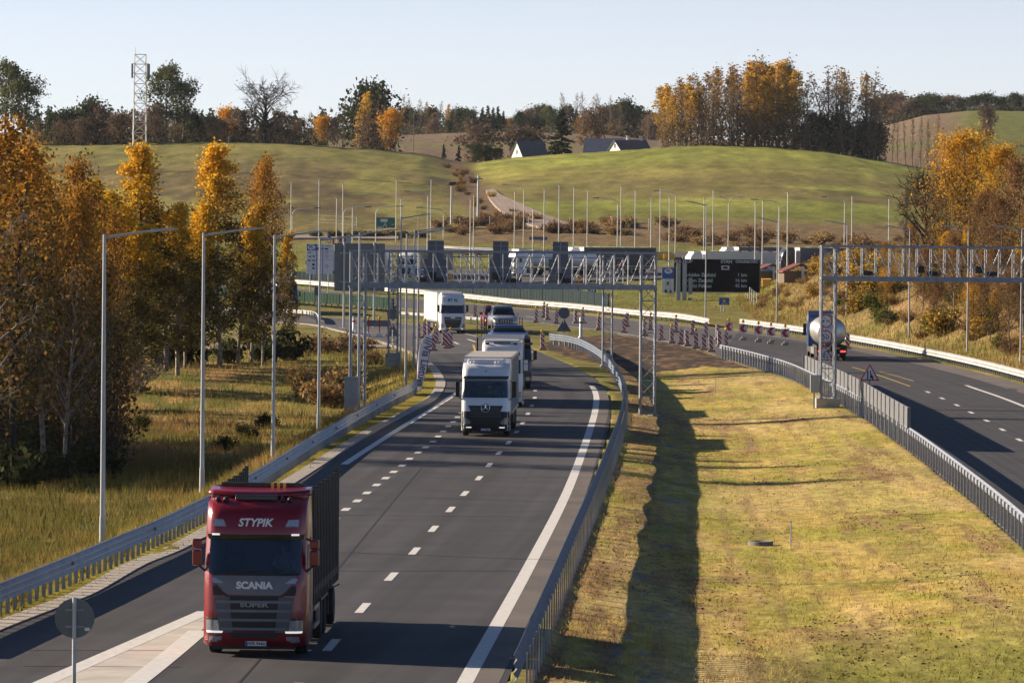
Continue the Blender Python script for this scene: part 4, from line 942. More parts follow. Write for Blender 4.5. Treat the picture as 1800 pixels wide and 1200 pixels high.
# ---- car transporter behind the white trucks
def transporter():
    Y = 333; root = empty('car_transporter', (XP(903, Y, 690), Y, float(base(1, Y))), R(4.5), 'car transporter with open ramps behind the two white trucks', 'truck')
    prof = [(.3, .05), (.5, 0), (1.2, 0), (1.9, .05), (2.6, .25), (2.75, .35), (2.95, .8)]
    c = Cab(root, prof, 1.24, 1.9, (1.8, 2.55, 1.1), 2.95, 'navy', z0=.35); c.windscreen()
    c.panel('grille', [(.7, -.7, .7), (1.6, -.85, .85)], 'black', .02, .04, 10)
    for x in (-1, 1): c.panel('headlight', [(.55, *sorted((x * .8, x * 1.15))), (.8, *sorted((x * .8, x * 1.15)))], 'lamp_glass', .03, .04, 4)
    c.mirrors('black', 1.7, 2.6, 1.47, .25, None, .12)
    mb = MB(); mb.bbox(-1.2, 1.2, 1.9, 8.2, .75, .95); mb.bbox(-1.2, 1.2, 9.0, 18.0, .7, .9); mb.build('lower_deck', M['navy'], root)
    mb = MB(); mb.bbox(-1.25, -.45, .5, 8.2, 2.98, 3.06); mb.bbox(.45, 1.25, .5, 8.2, 2.98, 3.06)
    for x in (-1.25, 1.25): mb.bar((x, .4, 3.05), (x, 8.2, 3.3), .09, .16); mb.bar((x, 8.8, 3.3), (x, 18, 3.2), .09, .16)
    mb.bbox(-1.25, -.45, 8.8, 18, 3.1, 3.16); mb.bbox(.45, 1.25, 8.8, 18, 3.1, 3.16); mb.build('upper_deck', M['navy'], root)
    for x in (-1, 1):
        for y in (2.1, 5.0, 8.1, 8.9, 12.5, 17.8):
            mb = MB(); mb.bbox(x * 1.18, x * 1.28, y - .07, y + .07, .7, 3.3 if y < 8.5 else 3.2); mb.build('post', M['black'], root)
        for y in (8.9, 11, 13.5, 17.9):
            mb = MB(); mb.bbox(x * 1.22, x * 1.28, y - .05, y + .05, 3.2, 4.7); mb.build('guard_post', M['black'], root)
        mb = MB(); mb.bar((x * 1.25, 8.9, 4.0), (x * 1.25, 17.9, 4.0), .05); mb.bar((x * 1.25, 2.2, 1.0), (x * 1.25, 7.8, 3.0), .07); mb.bar((x * 1.25, 9.2, 1.0), (x * 1.25, 12.4, 3.1), .07); mb.build('rail', M['black'], root)
        for y in (1.2, 5.6, 6.9, 13.0, 14.2): wheel(root, x * 1.05, y, .48, x)
    m = Matrix.Translation(root.location) @ Matrix.Rotation(root.rotation_euler.z, 4, 'Z')
    q = m @ Vector((.35, 15.0, 3.75)); car(q, R(6), 'car_silver', 'silver sport utility car with wide grille riding on top of the transporter')
    q = m @ Vector((-.15, 3.0, 3.1)); b = car(q, R(4.5), 'car_blue', 'dark blue car on the front upper deck of the transporter, just above the white trailer')
    q = m @ Vector((.15, 20.0, 3.7)); car(q, R(4.5), 'car_red', 'red car behind the silver one on the transporter')
    b.scale = (1.45, 1, .70)
transporter()

# ---- white truck with blue and green logo, coming out of the bend
def logo_truck():
    p = G0(796, 586); root = empty('truck', tuple(p), R(6.6), 'white truck with blue and green roof logo, leaving the bend with cream trailer', 'truck')
    prof = [(.25, .06), (.5, 0), (1.3, -.02), (1.9, .04), (2.0, .06), (2.8, .24), (2.9, .18), (3.3, .38), (3.62, .62), (3.8, 1.0)]
    c = Cab(root, prof, 1.25, 2.3, (1.98, 2.82, 1.14), 3.8, 'white', z0=.30, corner=.22)
    c.windscreen(); c.panel('sun_visor', [(2.78, -1.0, 1.0), (2.92, -1.12, 1.12)], 'white', .10, .10, 12)
    text('lettering', 'BT', .42, M['blue_logo'], root, (-.28, c.fy(0, 3.25) - .05, 3.28), (R(70), 0, 0), bold=.012, shear=.2)
    text('lettering', 'PL', .42, M['green_logo'], root, (.30, c.fy(0, 3.22) - .05, 3.24), (R(70), 0, 0), bold=.012, shear=.2)
    mb = MB(); mb.bevbox(-1.1, 1.1, 1.0, 2.3, 3.72, 4.02, .14); mb.build('roof_deflector', M['white'], root)
    c.panel('grille', [(.55, -.62, .62), (1.05, -.80, .80), (1.62, -.88, .88)], 'black_gloss', .02, .04, 12)
    c.panel('grille_frame', [(1.40, -.86, .86), (1.48, -.88, .88)], 'rim', .05, .04, 10)
    for z in (.72, .88, 1.04, 1.2): c.panel('grille_bar', [(z - .02, -.72, .72), (z + .02, -.72, .72)], 'grey_trim', .04, .04, 10)
    text('lettering', 'DAF', .15, M['chrome'], root, (0, c.fy(0, 1.54) - .04, 1.55), bold=.006, sx=1.4)
    for x in (-1, 1):
        c.panel('headlight', [(.55, *sorted((x * .86, x * 1.18))), (.95, *sorted((x * .98, x * 1.2)))], 'lamp_glass', .03, .04, 4)
        c.panel('fog_light', [(.40, *sorted((x * .85, x * .98))), (.5, *sorted((x * .85, x * .98)))], 'lamp_on', .03, .03, 3)
        c.side('side_window', [(.6, 1.98), (1.5, 1.98), (1.5, 2.7), (.8, 2.7)], 'dark_glass', x)
    c.panel('bumper', [(.28, -1.2, 1.2), (.42, -1.23, 1.23)], 'grey_mid', .02, .04, 12)
    wheel_arch(root, 'grey_mid'); c.mirrors('black', 1.85, 2.8, 1.45, .25, None, .11)
    tractor_low(root); trailer_box(root, 2.95, 13.5, zt=4.05)
logo_truck()

# ---- blue tractor pulling a steel tank, driving away on the right carriageway
def tank_truck():
    p = G0(1462, 634); a = Vector((XP(1428, 434, 620), 434, 0)) ; d = Vector((a.x - p.x, a.y - p.y, 0))
    rz = math.atan2(-d.x, d.y); root = empty('tank_truck', tuple(p), rz, 'blue truck with brushed steel tank seen from behind on the right carriageway', 'tanker truck')
    mb = MB(); mb.smooth = True; L = 10.2; y0 = .5
    mb.lathe([(.001, y0 - .18), (.5, y0 - .15), (1.05, y0 - .04), (1.22, y0 + .1), (1.22, y0 + L - .1), (1.05, y0 + L + .04), (.001, y0 + L + .15)], (0, 0, 2.35), 'Y', 40); t = mb.build('tank', M['steel_tank'], root)
    mb = MB()
    for k in range(5): mb.lathe([(1.222, y0 + .3 + 2.35 * k), (1.245, y0 + .32 + 2.35 * k), (1.245, y0 + .42 + 2.35 * k), (1.222, y0 + .44 + 2.35 * k)], (0, 0, 2.35), 'Y', 40)
    mb.build('tank_band', M['rim'], t)
    mb = MB(); mb.bbox(-.3, .3, 2.0, 9.5, 3.40, 3.44)
    for x in (-.4, .4): mb.bar((x, 1.5, 3.75), (x, 10, 3.75), .04)
    for k in range(6):
        for x in (-.4, .4): mb.bar((x, 1.5 + 1.7 * k, 3.3), (x, 1.5 + 1.7 * k, 3.75), .04)
    for k in range(3): mb.lathe([(.25, 3.4), (.25, 3.55), (.001, 3.6)], (0, 3 + 2.6 * k, 0), 'Z', 16)
    mb.build('walkway', M['rim'], t)
    mb = MB(); mb.bbox(-1.25, 1.25, .0, .14, .55, 1.2); mb.bbox(-1.25, 1.25, .2, 6.0, 1.05, 1.25); mb.bbox(-.5, .5, .3, 12, .75, 1.1)
    for x in (-1, 1): mb.bbox(x * .5, x * 1.24, .2, 5.0, 1.18, 1.25)
    mb.build('rear_frame', M['chassis'], root)
    for x in (-1, 1):
        mb = MB(); mb.bbox(x * .72, x * 1.15, -.03, .0, .72, .86); mb.build('tail_light', M['tail'], root)
        mb = MB(); mb.bbox(x * .1, x * .62, -.03, .0, .98, 1.14); mb.build('marker_board', M['amber'], root)
        for k in range(3): wheel(root, x * 1.05, 1.0 + 1.31 * k, .5, x)
        wheel(root, x * 1.0, 10.6, .5, x); wheel(root, x * 1.05, 14.2, .5, x)
        mb = MB(); mb.bbox(x * 1.0, x * 1.22, 4.6, 9.2, .45, 1.0); mb.build('side_box', M['rim'], root)
    mb = MB(); mb.bbox(-.26, .26, -.03, .0, .58, .70); mb.build('number_plate', M['sign_white'], root)
    mb = MB(); mb.bevbox(-1.24, 1.24, 12.6, 14.9, .95, 3.55, .10); mb.prism([(12.7, 3.5), (14.4, 3.5), (13.3, 3.98), (12.7, 3.98)], -1.22, 1.22, 'YZ'); cb = mb.build('cab', M['blue'], root)
    mb = MB(); mb.bbox(-1.0, -.72, 12.57, 12.6, 2.2, 3.0); mb.build('rear_label', M['sign_white'], cb)
    for x in (-1, 1): mb = MB(); mb.bevbox(x * 1.32, x * 1.52, 14.4, 14.56, 1.9, 2.8, .04); mb.build('mirror', M['black'], cb)
    mb = MB(); mb.bbox(-1.2, 1.2, 9.9, 14.8, .5, .95); mb.build('chassis', M['chassis'], root)
tank_truck()

# ---- parked and passing trucks in the service area far behind
def far_truck(px, py, rz, label, cabm='white', trm='curtain_dark', topm='rim', kind='box', L=13.4, txt=None, zl=700, sc=1.0):
    p = GH(px, py, 560); root = empty('truck', (p.x, p.y, p.z + .28), rz, label, 'truck')
    prof = [(.3, .05), (.5, 0), (1.8, .02), (2.0, .06), (2.85, .28), (3.3, .45), (3.7, .8)]
    c = Cab(root, prof, 1.25, 2.2, (1.98, 2.8, 1.14), 3.7, cabm, z0=.35); c.panel('windscreen', [(1.98, -1.14, 1.14), (2.8, -1.14, 1.14)], 'dark_glass', .01, .02, 10)
    c.panel('grille', [(.6, -.8, .8), (1.5, -.85, .85)], 'black', .02, .03, 8)
    for x in (-1, 1):
        c.panel('headlight', [(.55, *sorted((x * .85, x * 1.15))), (.8, *sorted((x * .85, x * 1.15)))], 'lamp_glass', .03, .03, 3); c.side('side_window', [(.6, 1.98), (1.4, 1.98), (1.4, 2.6), (.8, 2.6)], 'dark_glass', x)
    c.mirrors('black', 1.85, 2.7, 1.44, .25, None, .1)
    mb = MB(); mb.bevbox(-1.1, 1.1, .9, 2.2, 3.6, 3.95, .1); mb.build('roof_deflector', M[cabm], root)
    tractor_low(root)
    if kind == 'box': t = trailer_box(root, 2.9, L, zt=4.0, side=trm, top=topm, straps=False)
    else:
        mb = MB(); mb.smooth = True; mb.lathe([(.001, 2.8), (.9, 2.9), (1.1, 3.1), (1.1, 14.4), (.9, 14.6), (.001, 14.7)], (0, 0, 2.55), 'Y', 28); t = mb.build('tank', M[trm], root)
        mb = MB(); mb.bbox(-.5, .5, 3, 14.2, .8, 1.3); mb.bbox(-.3, .3, 4, 13.5, 3.6, 3.75); mb.build('underframe', M['chassis'], root)
        for k in range(3):
            for x in (-1, 1): wheel(root, x * 1.08, 10.6 + 1.31 * k, .5, x)
    if txt: text('lettering', txt[0], txt[1], M[txt[2]], root, (1.28, 9.5, 2.5), (R(90), 0, R(90)), sx=1.3)
    root.scale = (sc, sc, sc); return root
far_truck(990, 484, R(-56), 'dark curtain truck with white cab on the service road behind the truss', 'white', 'curtain_dark', 'rim')
far_truck(896, 488, R(-60), 'white tanker with rounded tank on the service road behind the middle of the truss', 'white', 'white', kind='tank')
far_truck(712, 492, R(-20), 'dark blue truck with pale loaded front behind the second mast', 'white', 'navy', 'navy')
far_truck(1204, 492, R(-70), 'white truck with pale trailer top showing over the display board', 'white', 'white_tarp', 'white_tarp')
far_truck(1262, 483, R(-70), 'grey curtain truck with white cab farther back over the display board', 'white', 'curtain_grey', 'rim')
far_truck(1366, 489, R(-76), 'teal cab truck with long grey trailer behind the brown bank', 'navy', 'curtain_grey', 'white')
far_truck(548, 494, R(-40), 'white truck behind the route board left of the big sign', 'white', 'white_tarp', 'white_tarp')
p = G0(506, 553); 
def navy_truck():
    root = empty('truck', (p.x, p.y, p.z), R(14), 'dark blue truck half hidden behind the birches on the left', 'truck')
    prof = [(.3, .05), (.5, 0), (1.8, .02), (2.0, .06), (2.85, .28), (3.3, .45), (3.7, .8)]
    c = Cab(root, prof, 1.25, 2.2, (1.98, 2.8, 1.14), 3.7, 'navy', z0=.35); c.windscreen()
    c.panel('grille', [(.6, -.85, .85), (1.5, -.85, .85)], 'black', .02, .03, 8); c.panel('grille_frame', [(1.42, -.85, .85), (1.52, -.85, .85)], 'chrome', .04, .03, 8); c.panel('grille_bar', [(.95, -.85, .85), (1.02, -.85, .85)], 'chrome', .04, .03, 8)
    for x in (-1, 1): c.panel('headlight', [(.5, *sorted((x * .85, x * 1.15))), (.8, *sorted((x * .85, x * 1.15)))], 'lamp_glass', .03, .03, 3)
    c.mirrors('black', 1.85, 2.7, 1.44, .25, None, .1); tractor_low(root); trailer_box(root, 2.9, 13.4, side='blue', top='white_tarp', straps=False)
navy_truck()
q = GH(1342, 489, 560); car(Vector((q.x, q.y, q.z + .3)), R(75), 'car_silver', 'small silver car parked beside the right edge of the display board')

# ------------------------------------------------------------------ guard rails
def guardrail(pts, label, mrail, side=1, z0=.45, z1=.97, waves=3, spacing=1.33, posth=None, cat='guardrail', mpost='galv', fn=hfull, soff=.10, postw=.045, name='guardrail', n=260, toe=.5):
    """side: +1 posts on the right of the line's direction"""
    q, L = smooth_line(pts, n); root = empty(name, (0, 0, 0), 0, label, cat)
    t = np.gradient(q, axis=0); t /= np.linalg.norm(t, axis=1)[:, None]; nr = np.stack([t[:, 1], -t[:, 0]], 1)
    prof = []
    for i in range(waves * 4 + 1):
        z = z0 + (z1 - z0) * i / (waves * 4); prof.append((-.045 * math.cos(2 * math.pi * i / 4) * side, z))
    prof += [(p[0] + .012 * side, p[1]) for p in prof[::-1]]
    k = len(prof); V = []
    for (x, y), nn in zip(q, nr):
        b = float(base(x, y))
        for d, z in prof: V.append((x + nn[0] * d, y + nn[1] * d, b + z))
    mb = MB(); mb.add(V, [(i * k + j, (i + 1) * k + j, (i + 1) * k + (j + 1) % k, i * k + (j + 1) % k) for i in range(n - 1) for j in range(k)] + [list(range(k)), list(range((n - 1) * k, n * k))[::-1]], False)
    mb.build('rail', mrail, root)
    cnt = int(L / spacing); s = np.concatenate([[0], np.cumsum(np.linalg.norm(np.diff(q, axis=0), axis=1))])
    P = [(float(np.interp(u, s, q[:, 0])), float(np.interp(u, s, q[:, 1])), float(np.interp(u, s, nr[:, 0])), float(np.interp(u, s, nr[:, 1]))) for u in (np.arange(cnt) + .5) * spacing]
    P.sort(key=lambda p: math.hypot(p[0], p[1])); P = [p for p in P if p[1] > 70]
    pm = MB(); pm.bbox(-.07, .07, -.006, .006, -.9, z1 - .03); pm.bbox(-.07, -.058, -postw, postw, -.9, z1 - .03); pm.bbox(.058, .07, -postw, postw, -.9, z1 - .03); pm = pm.mesh('post', M[mpost])
    vis = [p for p in P if -200 < p[0] / p[1] * F + 900 < 2000]
    for p in vis[:100]:
        x = p[0] + p[2] * side * soff; y = p[1] + p[3] * side * soff
        link('post', pm, root, (x, y, float(base(p[0], p[1]))), (0, 0, math.atan2(-p[2], p[3])))
    rest = vis[100:]
    if rest:
        mb = MB()
        for p in rest:
            b = float(base(p[0], p[1])); x = p[0] + p[2] * side * soff; y = p[1] + p[3] * side * soff
            mb.box((x, y, b + (z1 - 1.2) / 2), (.14, .08, z1 + 1.1), math.atan2(p[3], p[2]))
        tag(mb.build('post', M[mpost], root), kind='stuff')
    return root
guardrail(RAIL_L, 'long galvanised guard rail along the left edge of the left carriageway, beside the red truck', M['galv_rail'], side=-1, spacing=1.15)
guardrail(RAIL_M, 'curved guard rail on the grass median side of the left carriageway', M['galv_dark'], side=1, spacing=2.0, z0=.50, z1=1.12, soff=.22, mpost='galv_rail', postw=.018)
guardrail(BARR, 'tall steel barrier with dense posts between grass median and right carriageway', M['galv'], side=-1, spacing=2.0, z0=.72, z1=1.1, waves=2, cat='crash barrier', postw=.03, mpost='galv_new')
guardrail(RAIL_R, 'bright guard rail at the foot of the right bank, beside the tank truck', M['galv_new'], side=1, spacing=1.33, z0=.36, z1=.90, waves=2)
guardrail(RAIL_F, 'bright white guard rail sweeping along the far side of the crossing road', M['galv_new'], side=1, spacing=2.0, z0=.42, z1=1.02, waves=2)
guardrail(PL([(1140, 566), (1060, 556)]), 'short stub of guard rail by the soil at the far road edge', M['galv_new'], side=1, spacing=2.0) if False else None
guardrail(PL([(700, 549), (640, 543), (560, 537), (470, 530), (300, 520)]), 'plain steel rail on thin posts under the green screen', M['galv_rail'], side=-1, spacing=2.0, z0=.4, z1=.7, waves=2)
guardrail(PL([(845, 571), (780, 566), (705, 560)]), 'low guard rail on thin posts just right of the logo truck', M['galv_rail'], side=-1, spacing=2.0, z0=.45, z1=.78, waves=2)
guardrail(PL([(1180, 452), (1100, 451), (1000, 448), (900, 445), (800, 441), (752, 438)]), 'pale guard rail at the foot of the brown slope in the service area', M['galv_new'], side=1, spacing=3.0, z0=.4, z1=.85, waves=2)
guardrail(PL([(560, 570), (552, 560), (520, 556), (440, 553), (300, 548)]), 'curved white guard rail behind the birches at the left road bend', M['galv_new'], side=-1, spacing=2.0, z0=.3, z1=.75, waves=2)
q, L = smooth_line(RAIL_L, 400); s_ = np.concatenate([[0], np.cumsum(np.linalg.norm(np.diff(q, axis=0), axis=1))]); rl = [o for o in bpy.data.objects if o.get('label', '').startswith('long galvanised guard rail')][0]
mb = MB(); mb.bbox(-.04, .04, -.03, .05, -.05, .05); rm = mb.mesh('reflector', M['grey_mid'])
for u in np.arange(6, L - 2, 17.0):
    x, y = float(np.interp(u, s_, q[:, 0])), float(np.interp(u, s_, q[:, 1])); x2, y2 = float(np.interp(u + .5, s_, q[:, 0])), float(np.interp(u + .5, s_, q[:, 1])); a = math.atan2(-(x2 - x), y2 - y)
    if y > 90: link('reflector', rm, rl, (x + .08, y, float(base(x, y)) + .72), (0, 0, a))
# ribbed glare screens
def screen(pts, label, m, z0, z1, rib=.35, depth=.06, name='glare_screen', cat='glare screen', endpost=True):
    q, L = smooth_line(pts, max(8, int(pts and 200))); s = np.concatenate([[0], np.cumsum(np.linalg.norm(np.diff(q, axis=0), axis=1))]); root = empty(name, (0, 0, 0), 0, label, cat)
    k = int(L / rib); V = []
    for i in range(2 * k + 1):
        u = min(i * rib / 2, L); x = float(np.interp(u, s, q[:, 0])); y = float(np.interp(u, s, q[:, 1]))
        x2 = float(np.interp(min(u + .5, L), s, q[:, 0])); y2 = float(np.interp(min(u + .5, L), s, q[:, 1])); x1 = float(np.interp(max(u - .5, 0), s, q[:, 0])); y1 = float(np.interp(max(u - .5, 0), s, q[:, 1]))
        t = Vector((x2 - x1, y2 - y1)).normalized(); d = depth if (i // 2) % 2 else 0; nx, ny = t.y * d, -t.x * d; b = float(base(x, y))
        for e in (0, .03): V += [(x + nx + t.y * e, y + ny - t.x * e, b + z0), (x + nx + t.y * e, y + ny - t.x * e, b + z1)]
    n = 2 * k + 1; mb = MB()
    fs = []
    for i in range(n - 1): fs += [(4 * i, 4 * i + 4, 4 * i + 5, 4 * i + 1), (4 * i + 2, 4 * i + 3, 4 * i + 7, 4 * i + 6), (4 * i + 1, 4 * i + 5, 4 * i + 7, 4 * i + 3), (4 * i, 4 * i + 2, 4 * i + 6, 4 * i + 4)]
    mb.add(V, fs, False); mb.build('panel', M[m], root)
    for i in ([0, n - 1] if endpost else []):
        mb = MB(); mb.box((V[4 * i][0], V[4 * i][1], V[4 * i][2] + (z1 - z0) / 2), (.18, .18, z1 - z0 + .05)); mb.build('end_post', M[m], root)
    mb = MB()
    for i in range(0, n, max(2, int(4.0 / rib) * 2)): mb.box((V[4 * i][0], V[4 * i][1], V[4 * i][2] - z0 + z1 / 2), (.08, .08, z1))
    tag(mb.build('post', M['galv'], root), kind='stuff'); return root
screen(PL([(1597, 790), (1555, 761), (1500, 722), (1450, 694), (1413, 674)]), 'grey ribbed glare screen standing on the barrier beside the narrowing sign', 'screen_grey', 1.05, 2.05, .4)
screen(PL([(691, 551), (640, 546), (560, 540), (470, 533), (300, 523), (120, 512)]), 'green ribbed glare screen along the middle of the far bend', 'green_fence', .55, 1.75, .5)
screen(PL([(1070, 545), (1000, 537), (900, 528), (800, 520), (700, 513), (600, 507), (520, 502), (420, 497), (250, 484)]), 'long dark green ribbed screen behind the white guard rail', 'teal_fence', .1, 2.0, .55)

# ------------------------------------------------------------------ truss gantries
def lattice(mb, a, b, c, d, n, r, zig=True):
    """X or Z bracing between chord a->b and chord c->d"""
    for i in range(n):
        t0, t1 = i / n, (i + 1) / n; p0, p1 = a.lerp(b, t0), a.lerp(b, t1); q0, q1 = c.lerp(d, t0), c.lerp(d, t1)
        mb.tube(p0, q1, r, r, 6, False) if (i % 2 == 0 or not zig) else mb.tube(q0, p1, r, r, 6, False)
def tower(root, x, y, z0, z1, w, dpt, m='galv', n=9, leg=.075, br=.022, foot=0.0, footw=1.5):
    o = None; mb = MB()
    Ls = [Vector((x + sx * w / 2, y + sy * dpt / 2, 0)) for sx, sy in ((-1, -1), (1, -1), (1, 1), (-1, 1))]
    for p in Ls: mb.tube((p.x, p.y, z0), (p.x, p.y, z1), leg, leg, 10); mb.tube((p.x, p.y, z0), (p.x, p.y, z0 + .06), .16, .16, 10); mb.tube((p.x, p.y, z1 * .77), (p.x, p.y, z1 * .77 + .06), leg * 1.7, leg * 1.7, 10)
    o = mb.build('tower', M[m], root); mb = MB()
    for i in range(4):
        a, b = Ls[i], Ls[(i + 1) % 4]
        A0, A1, B0, B1 = Vector((a.x, a.y, z0 + .15)), Vector((a.x, a.y, z1)), Vector((b.x, b.y, z0 + .15)), Vector((b.x, b.y, z1))
        lattice(mb, A0, A1, B0, B1, n, br, False)
        for k in range(n + 1): mb.tube(A0.lerp(A1, k / n), B0.lerp(B1, k / n), br, br, 6, False)
    mb.build('brace', M[m], o)
    if foot:
        mb = MB(); mb.bevbox(x - footw / 2, x + footw / 2, y - dpt / 2 - .35, y + dpt / 2 + .35, z0 - foot, z0, .03); mb.build('foundation', M['concrete'], root)
    return o
def beam(root, x0, x1, y, dpt, zb, zt, n, m='galv', flip=True, chord=.085, pale=True):
    mb = MB()
    for yy in (y - dpt / 2, y + dpt / 2):
        mb.bar((x0, yy, zt), (x1, yy, zt), chord * 1.5, chord * 1.6); mb.bar((x0, yy, zb), (x1, yy, zb), chord * 2.6, chord * 3.6)
    for k in range(5): xx = x0 + (x1 - x0) * (k + .5) / 5; mb.box((xx, y - dpt / 2, zt), (.12, .24, .24)); mb.box((xx, y - dpt / 2, zb), (.14, .28, .30))
    o = mb.build('beam', M[m], root); mb = MB(); xm = (x0 + x1) / 2
    for yy in (y - dpt / 2, y + dpt / 2):
        for i in range(n):
            a = x0 + (x1 - x0) * i / n; b = x0 + (x1 - x0) * (i + 1) / n; c = (a + b) / 2
            mb.tube((b, yy, zb), (b, yy, zt), .034, .034, 6, False)
            if yy > y: continue
            if (c < xm) or not flip: mb.tube((a, yy, zt), (b, yy, zb), .032, .032, 6, False)
            else: mb.tube((b, yy, zt), (a, yy, zb), .032, .032, 6, False)
    for i in range(n + 1):
        a = x0 + (x1 - x0) * i / n; mb.tube((a, y - dpt / 2, zt), (a, y + dpt / 2, zt), .03, .03, 6, False); mb.tube((a, y - dpt / 2, zb), (a, y + dpt / 2, zb), .03, .03, 6, False)
    mb.build('diagonal', M['galv_rail'], o); mb = MB()
    for f in (.32, .55): mb.tube((x0, y - dpt / 2 + .1, zb + (zt - zb) * f), (x1, y - dpt / 2 + .1, zb + (zt - zb) * f), .022, .022, 6); 
    mb.bbox(x0, x1, y - dpt / 2 + .12, y + dpt / 2 - .12, zb + .02, zb + .06)
    mb.build('walkway', M['galv'], o); return o
def camera_unit(x, y, z, label, kind=0, group=None):
    root = empty('camera', (x, y, z), 0, label, 'traffic camera', group)
    mb = MB(); mb.bevbox(-.26, .26, -.25, .25, .30, .72, .04) if kind == 0 else mb.bevbox(-.34, .34, -.2, .2, .16, .40, .05); mb.build('housing', M['black'], root)
    mb = MB(); mb.tube((0, 0, 0), (0, 0, .32), .04, .04, 8); mb.bbox(-.2, .2, -.06, .06, .10, .16); mb.bbox(-.3, -.22, -.05, .05, .0, .22); mb.build('bracket', M['pole_dark'], root); return root

Y1 = 293.0; gx0, gx1 = XP(629, Y1, 580), XP(1139, Y1, 580)
g1 = empty('gantry', (0, 0, 0), 0, 'grey lattice toll gantry spanning the left carriageway, nearest one over the white trucks', 'gantry')
zt1, zb1 = AT(890, 443, Y1).z, AT(890, 503, Y1).z
tower(g1, gx0, Y1, -.6, zt1, .86, 1.2, n=10); tower(g1, gx1, Y1, -.25, zt1, .86, 1.2, n=10, foot=.5, footw=1.4)
beam(g1, gx0 - .5, gx1 + .45, Y1, 1.2, zb1, zt1, 22)
for i, (px, kd, lb) in enumerate([(740, 1, 'flat black camera near the left end of the truss, before the blue bus sign'), (760, 0, 'square black camera on the truss, left of the orange beacon'), (770, 1, 'flat black camera right beside the leftmost square camera'), (872, 0, 'square black camera at the middle of the truss'), (884, 1, 'flat black camera right beside the middle square camera'), (907, 1, 'small black camera right of the middle pair on the truss'), (985, 0, 'square black camera in the right half of the truss'), (995, 1, 'flat black camera right beside the rightmost square camera')]):
    camera_unit(XP(px, Y1 - .75, 495), Y1 - .3, zb1 + .10, lb, kd)
g2 = empty('gantry', (0, 0, 0), 0, 'second lattice gantry behind the nearest one, carrying the sign backs', 'gantry')
Y2 = 384.0; hx0, hx1 = XP(691, Y2, 560), XP(1068, Y2, 560); zt2, zb2 = AT(880, 452, Y2).z, AT(880, 498, Y2).z
tower(g2, hx0, Y2, 1.15, AT(690, 443, Y2).z, .72, .8, n=11, foot=1.6, footw=1.15, leg=.07); tower(g2, hx1, Y2, .3, zt2 + .2, .72, .8, n=11, foot=.6, footw=1.1, leg=.07)
beam(g2, hx0 - .4, hx1 + 1.2, Y2, .8, zb2, zt2, 18, chord=.05)
def gantry_sign(px, w1, top, w2, y2t, y2b, label):
    root = empty('lane_sign', AT(px, 470, Y2 - .75), 0, label, 'sign'); s = F / Y2
    zz = lambda py: AT(px, py, Y2 - .75).z - root.location.z
    for sx in (-1, 1): mb = MB(); mb.bbox(sx * .05, sx * w1 / s / 2, -.04, .04, zz(y2t + 2), zz(top)); mb.build('upper_panel', M['alu_back'], root)
    mb = MB(); mb.bbox(-w2 / s / 2, w2 / s / 2, -.05, .05, zz(y2b), zz(y2t)); mb.build('lower_panel', M['alu_back'], root)
    mb = MB(); mb.bbox(-.05, .05, -.14, -.05, zz(y2b), zz(top) + .05); mb.bbox(-w2 / s / 2 + .1, w2 / s / 2 - .1, -.09, -.05, zz(y2b) + .3, zz(y2b) + .36); mb.bbox(-w1 / s / 2 + .1, w1 / s / 2 - .1, -.09, -.05, zz(top) - .4, zz(top) - .34); mb.build('bracket', M['galv'], root)
gantry_sign(766, 28, 423, 40, 455, 496, 'grey back of a stepped lane sign, leftmost of three on the second gantry')
gantry_sign(880, 27, 424, 38, 454, 497, 'grey back of a stepped lane sign, middle of three on the second gantry')
gantry_sign(985, 27, 425, 41, 455, 497, 'grey back of a stepped lane sign, rightmost of three on the second gantry')
def beacon(px, py, label):
    p = AT(px, py, Y2 - .8); root = empty('beacon', p, 0, label, 'warning light'); mb = MB(); mb.lathe([(.001, .0), (.16, .02), (.16, .22), (.10, .32), (.001, .36)], n=14); mb.build('lens', M['amber'], root); mb = MB(); mb.bbox(-.03, .03, -.03, .03, -.5, .0); mb.bbox(-.3, .3, -.04, .04, -.42, -.32); mb.build('bracket', M['yellow'], root)
beacon(791, 490, 'orange beacon on the second gantry by the leftmost lane sign'); beacon(1018, 491, 'orange beacon on the second gantry right of the rightmost lane sign')

Y3 = 302.0; kx0 = XP(1455, Y3, 600); kx1 = XP(2010, Y3, 600); zt3, zb3 = AT(1640, 434, Y3).z, AT(1640, 491, Y3).z
g3 = empty('gantry', (0, 0, 0), 0, 'lattice gantry over the right carriageway, standing on a concrete block', 'gantry')
tower(g3, kx0, Y3, .55, zt3, .86, 1.2, n=11, foot=1.3, footw=1.45); tower(g3, kx1, Y3, .3, zt3, .86, 1.2, n=11, foot=.9, footw=1.45)
beam(g3, kx0 - .48, kx1 + .4, Y3, 1.2, zb3, zt3, 24)
for px, kd, lb in [(1528, 1, 'small black camera at the left end of the right truss'), (1618, 0, 'square black camera over the right carriageway, left of the pair'), (1640, 1, 'flat black camera beside the left square camera of the right truss'), (1722, 0, 'square black camera on the right truss near the frame edge'), (1745, 1, 'flat black camera beside the right square camera near the frame edge')]:
    camera_unit(XP(px, Y3 - .75, 485), Y3 - .3, zb3 + .10, lb, kd)
mb = MB(); mb.bevbox(kx0 - 1.1, kx0 - .55, Y3 - .9, Y3 - .5, .9, 2.0, .03); r_ = empty('meter_box', (0, 0, 0), 0, 'small grey box fixed beside the foot of the right gantry tower', 'box'); mb.build('box', M['cabinet'], r_); mb = MB(); mb.bbox(kx0 - .9, kx0 - .8, Y3 - .75, Y3 - .65, -.6, .9); mb.build('post', M['galv'], r_)

